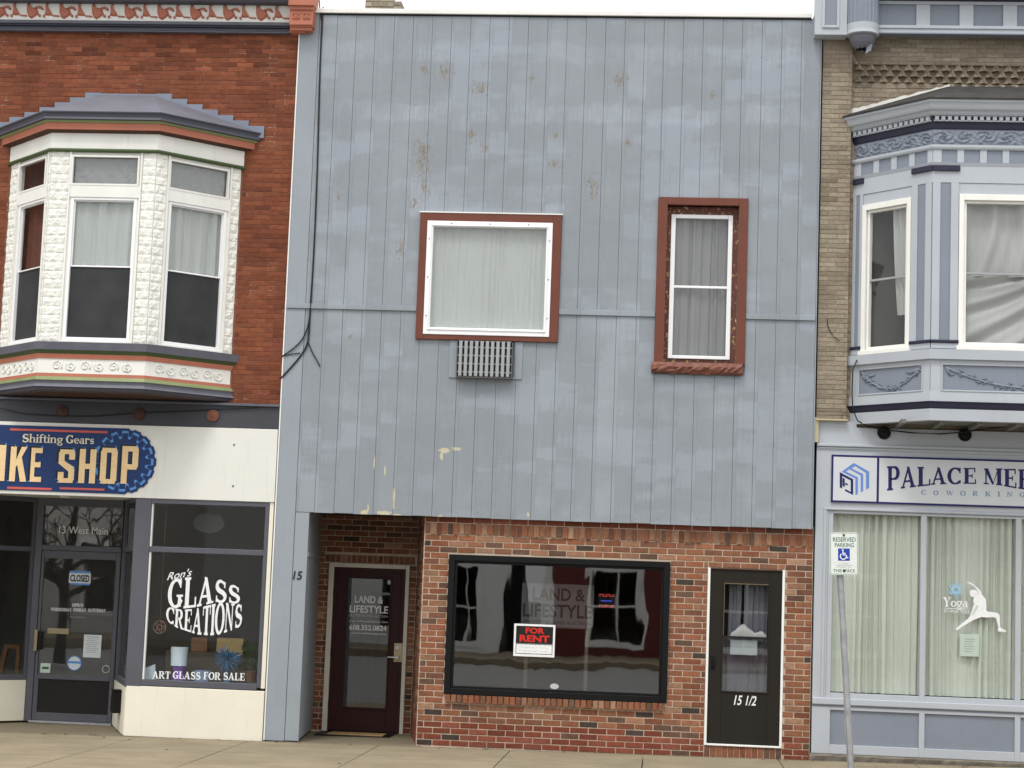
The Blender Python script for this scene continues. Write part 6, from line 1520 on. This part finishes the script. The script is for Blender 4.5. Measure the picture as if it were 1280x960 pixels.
m.build('small_lettering', 'steel blue ink', ps)
# windows
FFw = flat(YF2); gx = [(PX(1040, 755, YF2), PX(1150.5, 757, YF2)), (PX(1157.5, 757, YF2), PX(1269.5, 760, YF2))]
gw_ = gx[1][1]-gx[1][0]; mw = gx[1][0]-gx[0][1]
for k in range(2): gx.append((gx[-1][1]+mw, gx[-1][1]+mw+gw_))
gt, gb = PZ(1150, 645, YF2), PZ(1150, 870.5, YF2)
holes = [(a, b, gb, gt) for a, b in gx]
mxs = gx[-1][1]+.1
m = holed(FF, (PX(1034, 755, YF2), mxs, PZ(1150, 877, YF2), PZ(1150, 641.6, YF2)), holes, -.09, -.012); sw2 = m.build('shop_window', 'pale blue', rgt, bevel=.004)
m = MB(); xx = PX(1034, 755, YF2); m.fbox(FF, sx0, xx-.001, PZ(1030, 879, YF2), PZ(1150, 641.6, YF2), -.12, -.001); m.build('corner_post', 'pale blue', rgt, bevel=.004)
m = MB(); u_ = PX(1028, 755, YF2); m.fbox(FF, u_, u_+.03, PZ(1030, 876, YF2), PZ(1150, 638.6, YF2), -.001, .014); m.fbox(FF, u_, mxs, PZ(1150, 641.0, YF2), PZ(1150, 638, YF2), -.001, .016); m.build('window_moulding', 'pale blue', rgt, bevel=.006)
for a, b in gx:
    m = MB(); m.fbox(FF, a, b, gb, gt, -.05, -.044); m.build('pane', 'glass', sw2)
m = MB(); m.fbox(FF, sx0, mxs, PZ(1150, 885.5, YF2), PZ(1150, 876.9, YF2), -.1, .022); m.build('sill_moulding', 'pale blue', rgt, bevel=.01)
m = MB(); m.fbox(FF, sx0, mxs, PZ(1150, 887.8, YF2), PZ(1150, 885.6, YF2), -.1, .002); m.build('sill_moulding', 'mid blue', rgt)
pt_, pb_ = PZ(1150, 892, YF2), PZ(1150, 935.5, YF2); zb_ = PZ(1150, 947, YF2)
hp = [(a+.0, b, pb_, pt_) for a, b in gx]
holed(FF, (sx0, mxs, zb_, PZ(1150, 887.9, YF2)), hp, -.1, 0).build('base_frame', 'pale blue', rgt, bevel=.004)
for a, b in hp and [(h[0], h[1]) for h in hp]:
    m = MB(); m.fbox(FF, a, b, pb_, pt_, -.06, -.022); m.build('base_panel', 'mid blue', rgt)
m = MB(); vs = []; rnd = random.Random(8); N = 60
for i in range(N+1):
    x = sx0-.02+(mxs-sx0)*i/N
    for (y, z) in ((YF2-.03+rnd.uniform(-.006, .006), gz(x)-.02), (YF2-.035+rnd.uniform(-.008, .008), zb_-.02+rnd.uniform(-.008, .004)), (YF2-.02, zb_-.003), (YF2+.2, zb_-.003)): vs.append((x, y, z))
m.add(vs, [(i*4+j, (i+1)*4+j, (i+1)*4+j+1, i*4+j+1) for i in range(N) for j in range(3)]); m.build('plinth', 'plinth', rgt)
m = MB(); m.fbox(FF, PX(1014.5, 538, YF2)+.0, PX(1023, 538, YF2), PZ(1019, 553, YF2), PZ(1019, 522, YF2), -.05, .045); m.build('wood_end', 'bare wood', rgt, bevel=.004)
lab = ['leftmost pane of the coworking shopfront', 'pane with the yoga figure', 'third pane of the coworking shopfront', 'last pane of the coworking shopfront']
for k, (a, b) in enumerate(gx):
    curtain('curtain', FF, a-.02, b+.02, gb+.01, gt+.03, -.105, 12, .028, 'green curtain', f'pale green pleated curtain behind the {lab[k]}', 70+k)
# rosettes and cable under the soffit
for px, py in ((1105, 541), (1206, 543.5)):
    p = FF.P(*FF.px(px, py), 0); m = MB(); m.lathe(p, [(.066, 0), (.078, -.012), (.070, -.03), (.055, -.026), (.045, -.036), (.02, -.04), (.004, -.042)], 'y', 28); m.build('tie_plate', 'black metal', rgt, recalc=True)
q = [(PX(x, y, Y), Y, PZ(x, y, Y)) for x, y, Y in ((1071, 450, -.02), (1066, 462, -.03), (1065, 490, -.04), (1066, 512, -.04), (1072, 526, -.03), (1085, 533, .02), (1105, 537, .01), (1140, 541, .02), (1175, 542.5, .02), (1206, 540, .01), (1240, 535, .02), (1265, 533, .02), (1300, 536, .02))]
m = MB(); m.tube(q, .008, 6); tag(m.build('cable', 'cable', smooth=True), 'black cable looping under the pale blue bay past the round plates', 'cable')
cable([(1034, 398), (1034.5, 408), (1039, 416), (1044, 423), (1050, 426)], .005, 'short stray wire curling over the tan brick pier', .02)
# yoga decal
FY = flat(YF2+.044); ink('star ink', (.30, .55, .78))
def yp(x, y): return FY.px(1160+x/8, 710+y/8)
OUT = [(380,135),(420,142),(462,168),(505,205),(535,245),(545,272),(578,310),(585,380),(583,420),(600,437),(660,442),(700,452),(716,470),(720,540),(722,590),(745,610),(785,628),(778,638),(700,634),(698,612),(705,590),(680,500),(655,492),(570,494),(530,490),(455,520),(395,555),(330,595),(296,622),(280,618),(278,605),(310,580),(370,530),(415,490),(440,425),(458,360),(450,330),(460,292),(430,285),(415,255),(422,225),(450,214),(480,222),(498,245),(500,262),(508,262),(500,240),(478,200),(440,168),(400,150)]
m = MB(); m.prism(FY, [yp(*p) for p in OUT], 0, .002); yg = m.build('yoga_figure', 'white ink', sw2)
bm_hole = [(480,372),(495,366),(503,385),(488,420),(455,462),(432,482),(440,462),(462,415)]
m = MB(); m.prism(FY, [yp(*p) for p in bm_hole], .0021, .0032); m.build('figure_gap', 'pale paper', sw2)
m = MB(); 
def ytext(s, x0, x1, yb, yt, f):
    a, z0 = yp(x0, yb); b, _ = yp(x1, yb); _, z1 = yp(x0, yt); f(m, FY, s, a, b, z0, z1, 0)
ytext('Yoga', 148, 402, 385, 290, serif_in); ytext('FIT FOR YOU', 162, 408, 446, 416, sans_in); a, z = yp(165, 402); b, _ = yp(405, 402); m.fbox(FY, a, b, z-.003, z+.003, 0, .002); m.build('yoga_lettering', 'white ink', sw2)
m = MB()
for rot in (30, 90):
    pts = [(280+78*math.cos(R_(rot+120*k+60)), 215+78*math.sin(R_(rot+120*k+60))) for k in range(4)]
    for s_ in poly_strip(pts, [10]*4): m.prism(FY, [yp(*p) for p in s_], 0, .002+.0003*(rot > 40))
for s_ in poly_strip(arc(280, 215, 30, 30, 0, 360, 12), [16]*13): m.prism(FY, [yp(*p) for p in s_], 0, .0026)
m.build('star_emblem', 'star ink', sw2)
m = MB(); a, z1 = yp(322, 658); b, z0 = yp(510, 888); m.fbox(FY, a, b, z0, z1, -.012, -.009); pn_ = m.build('paper_notice', 'pale paper'); tag(pn_, 'pale paper notice behind the glass under the yoga figure', 'notice')
m = MB()
for k in range(6): m.fbox(FY, a+.05, b-.05-.01*(k % 3), z1-.06-k*.028, z1-.054-k*.028, -.0088, -.0082)
m.build('typing', 'grey ink', pn_)

# ================================================================ parking sign on its leaning pole
YSg = -1.65; FSg = flat(YSg)
YPo = YSg+.045; tp_ = Vector((PX(1049, 690, YSg), YPo, PZ(1049, 690, YSg))); bt = Vector((PX(1064, 960, YSg), YPo, PZ(1064, 960, YSg)))
ax_ = (tp_-bt).normalized(); base = bt - ax_*((bt.z-gz(bt.x))/ax_.z); top = tp_+ax_*.2
psn = thing('parking_sign', 'white reserved parking sign on a leaning grey post by the kerb', 'sign', base)
m = MB(); sd_ = Vector((1, 0, 0)); sd_ = (sd_-ax_*sd_.dot(ax_)).normalized(); fwd_ = sd_.cross(ax_).normalized()
prof = [(-.036, .0), (-.024, .0), (-.020, -.026), (.020, -.026), (.024, .0), (.036, .0), (.036, .004), (.027, .004), (.022, -.022), (-.022, -.022), (-.027, .004), (-.036, .004)]
n_ = len(prof); L_ = (top-base).length
vs = [base + ax_*t + sd_*a - fwd_*b for t in (0, L_) for a, b in prof]
m.add(vs, [(i, (i+1) % n_, n_+(i+1) % n_, n_+i) for i in range(n_)]+[tuple(range(n_))[::-1], tuple(range(n_, 2*n_))]); m.build('post', 'galvanised', psn, recalc=True)
# plate: rounded, tilted with the post, turned a little towards the left
cpl = Vector((PX(1054.8, 692, YSg), YSg-.012, PZ(1054.8, 692, YSg))); up = (Vector((-.075, 0, 1))).normalized(); rt_ = Vector((math.cos(.22), math.sin(.22)*-1, .02)).normalized(); up = (up-rt_*up.dot(rt_)).normalized(); nn = rt_.cross(up)
Wp, Hp, rr = .300, .452, .03
class Plate:
    def P(s, u, z, d=0): v = cpl + rt_*u + up*z - (-nn)*d; return (v.x, v.y, v.z)
PL = Plate()
if nn.y > 0: nn = -nn
def rounded(w_, h_, r, n=5):
    pts = []
    for cx, cy, a0 in ((w_/2-r, h_/2-r, 0), (-w_/2+r, h_/2-r, 90), (-w_/2+r, -h_/2+r, 180), (w_/2-r, -h_/2+r, 270)):
        pts += [(cx+r*math.cos(R_(a0+90*k/n)), cy+r*math.sin(R_(a0+90*k/n))) for k in range(n+1)]
    return pts
def plate(pts, d0, d1, name, mat): m = MB(); m.prism(PL, pts, d0, d1); return m.build(name, mat, psn, recalc=True)
plate(rounded(Wp, Hp, rr), 0, .003, 'plate', 'sign sheet')
o_ = rounded(Wp-.014, Hp-.014, rr-.006); i_ = rounded(Wp-.022, Hp-.022, rr-.010); m = MB(); n_ = len(o_)
m.add([PL.P(*p, .0036) for p in o_]+[PL.P(*p, .0036) for p in i_], [(i, (i+1) % n_, n_+(i+1) % n_, n_+i) for i in range(n_)]); m.build('border', 'sign green', psn)
m = MB()
sans_in(m, PL, 'RESERVED', -.115, .125, .125, .172, .0032, .01, 0, .0006); sans_in(m, PL, 'PARKING', -.095, .105, .068, .112, .0032, .01, 0, .0006); sans_in(m, PL, 'THIS SPACE', -.115, .115, -.198, -.165, .0032, .008, 0, .0006); m.build('lettering', 'sign green', psn)
plate([(-.062, -.076), (.062, -.076), (.062, .054), (-.062, .054)], .003, .0036, 'access_panel', 'access blue')
m = MB()
def wl(polys):
    for i, p in enumerate(polys): m.prism(PL, p, .0036, .0044+.0001*i)
wl([arc(-.012, .036, .010, .010, 0, 330, 10)]); wl(poly_strip([(-.010, .022), (-.006, -.014), (.022, -.016), (.034, -.046), (.046, -.042)], [.014, .014, .012, .012, .012])); wl(poly_strip([(-.008, .004), (.018, .002)], [.010, .010])); wl(poly_strip(arc(-.006, -.028, .032, .032, 130, 340, 14), [.011]*15)); m.build('access_symbol', 'white ink', psn)
m = MB(); dashes(m, PL, (-.05, .05, -.108, -.100), .0031, 1, .0006); dashes(m, PL, (-.09, .09, -.128, -.120), .0031, 2, .0006); dashes(m, PL, (-.08, .08, -.146, -.139), .0031, 3, .0006); m.build('small_print', 'faint ink', psn)
m = MB()
for z_ in (.195, -.182): p = PL.P(0, z_, .003); m.lathe(p, [(.012, 0), (.012, -.006), (.005, -.008)], 'y', 12)
m.build('bolt', 'black metal', psn)

# ================================================================ across the street, seen only in the panes
def house(name, label, x0, x1, y, h, wallmat, wins, roof, trimx=None):
    t = thing(name, label, 'house', ((x0+x1)/2, y, -.2)); Fh = Face((x1, y), (x0, y))     # faces +y
    U = lambda x: x1-x
    hs_ = [(U(b), U(a), c, d) for a, b, c, d in wins]
    n_ = int(h/.16); m = MB()
    for k in range(n_):
        z = -.2+h*k/n_; rs = [(0, x1-x0, z, z+h/n_-.006)]
        for ho in hs_: rs = subtract(rs, ho)
        for (a, b, c, d) in rs: m.fbox(Fh, a, b, c, d, -.02, .015)
    stuff(m.build('clapboards', wallmat, t))
    holed(Fh, (0, x1-x0, -.2, h-.2), hs_, -.15, -.02).build('wall', wallmat, t)
    m = MB(); m.box(x0, x1, y-8, y-.16, h-.25, h-.2); m.box(x0, x0+.1, y-8, y-.16, -.2, h-.25); m.box(x1-.1, x1, y-8, y-.16, -.2, h-.25); m.box(x0, x1, y-8.1, y-8, -.2, h-.2); m.build('shell', 'interior', t)
    for ho in hs_:
        m = MB(); m.ring(Fh, ho[0]-.17, ho[1]+.17, ho[2]-.15, ho[3]+.17, .17, -.05, .04); wd = m.build('window', 'white trim', t)
        m = MB(); m.fbox(Fh, ho[0], ho[1], (ho[2]+ho[3])/2-.03, (ho[2]+ho[3])/2+.03, -.06, .02); m.fbox(Fh, (ho[0]+ho[1])/2-.025, (ho[0]+ho[1])/2+.025, ho[2], ho[3], -.06, .018); m.build('glazing_bar', 'white trim', wd)
        m = MB(); m.fbox(Fh, ho[0], ho[1], ho[2], ho[3], -.05, -.045); m.build('pane', 'glass', wd)
    m = MB(); m.fbox(Fh, -.02, .16, -.2, h-.2, .016, .03); m.fbox(Fh, x1-x0-.16, x1-x0+.02, -.2, h-.2, .016, .03); m.build('corner_board', 'white trim', t)
    m = MB(); xm = (x0+x1)/2; zt_ = h-.2
    m.add([(x0-.3, y+.4, zt_), (x1+.3, y+.4, zt_), (x1+.3, y-8.4, zt_), (x0-.3, y-8.4, zt_), (x0-.3, y-4, zt_+roof), (x1+.3, y-4, zt_+roof)], [(0, 1, 5, 4), (2, 3, 4, 5), (1, 2, 5), (3, 0, 4), (0, 3, 2, 1)]); m.build('roof', 'dark roofing', t, recalc=True)
paint('pale clapboard', (.80, .81, .81), .6, .05, 2, .15); paint('barn red', (.14, .028, .024), .6, .1, 2, .2)
house('clapboard_house', 'pale grey clapboard house across the street, mirrored in the big shop window', -13.0, -4.4, -30, 6.2, 'pale clapboard', [(-5.95, -5.25, .25, 2.3), (-8.4, -7.5, .5, 2.4), (-11, -10.1, .5, 2.4), (-8.4, -7.5, 3.6, 5.2), (-11, -10.1, 3.6, 5.2)], 2.0)
house('red_house', 'barn red house with white window across the street, mirrored in the big shop window', -3.3, 7.5, -30, 5.6, 'barn red', [(-2.0, -.65, .35, 2.35), (1.6, 2.9, .35, 2.35), (4.6, 5.9, .35, 2.35)], 2.2)
paint('far stone', (.62, .60, .56), .8, .1, 1, .2)
house('long_shop_row', 'long pale row of shops across the street, beyond the grey house', -34, -13.02, -30.4, 7.0, 'far stone', [(-17.5, -15.5, .6, 2.6), (-22, -20, .6, 2.6), (-26.5, -24.5, .6, 2.6), (-17, -16, 4, 5.6), (-21.5, -20.5, 4, 5.6)], .6)
house('cream_house', 'cream house across the street to the right of the red one', 8.2, 20, -31, 6.0, 'cream', [(9.5, 10.6, .5, 2.4), (12.5, 13.6, .5, 2.4), (15.5, 16.6, .5, 2.4)], 2.0)
# bare street tree reflected in the shop door
paint('bark', (.045, .038, .032), .9, .2, 9, .2, .3)
tr = thing('bare_tree', 'bare street tree mirrored as dark branches in the shop door', 'tree', (-13.2, -15.5, -.2))
rnd = random.Random(21); tm = MB(); bm_ = MB()
b0 = Vector((-13.2, -15.5, -.2)); tm.tube([b0, b0+Vector((.05, .02, 1.0)), b0+Vector((.0, .05, 2.0))], .16, 10, .12)
def grow(p, d, L, r, lev):
    q = p+d*L*.5+Vector((rnd.uniform(-1, 1), rnd.uniform(-1, 1), rnd.uniform(-.5, .5)))*L*.06; e = p+d*L
    bm_.tube([p, q, e], r, 5 if lev > 1 else 7, r*.7, cap=False)
    if lev == 5: return
    for k in range(3 if lev < 4 else 2):
        v = Vector((rnd.uniform(-1, 1), rnd.uniform(-1, 1), rnd.uniform(-.25, .8))).normalized(); nd = (d*.75+v*.75).normalized(); grow(p+(e-p)*rnd.uniform(.45, 1), nd, L*rnd.uniform(.6, .82), r*.62, lev+1)
for k in range(5):
    a_ = k*1.2566+.3; grow(b0+Vector((0, 0, 1.4+.15*k)), Vector((math.cos(a_), math.sin(a_), .45)).normalized(), 1.5, .07, 1)
grow(b0+Vector((0, 0, 1.9)), Vector((.1, .1, 1)).normalized(), 1.8, .11, 1)
tm.build('trunk', 'bark', tr, smooth=True); bm_.build('branches', 'bark', tr, smooth=True)

# dry leaves and grit caught along the foot of the walls
rnd = random.Random(77); m = MB()
for k in range(260):
    x = rnd.uniform(-7.5, 4.2); y = -.02-abs(rnd.gauss(0, .10)) if rnd.random() < .75 else rnd.uniform(-2.5, -.1)
    if -4.6 < x < -4.1 or x < -4.1 and y > -.03: y -= .05
    s_ = rnd.uniform(.004, .013) if rnd.random() < .85 else rnd.uniform(.015, .03); an = rnd.uniform(0, 6.28); ca, sa = math.cos(an)*s_, math.sin(an)*s_; z = gz(x)+.004
    m.add([(x-ca, y-sa, z), (x+sa*.6, y-ca*.6, z+s_*.25), (x+ca, y+sa, z+s_*.1), (x-sa*.6, y+ca*.6, z+s_*.35)], [(0, 1, 2, 3)])
paint('dry leaf', (.10, .065, .03), .9, .35, 20, .2, 0)
lf = stuff(m.build('leaf_litter', 'dry leaf')); tag(lf, 'dry leaf crumbs and grit along the foot of the shopfronts', 'litter')
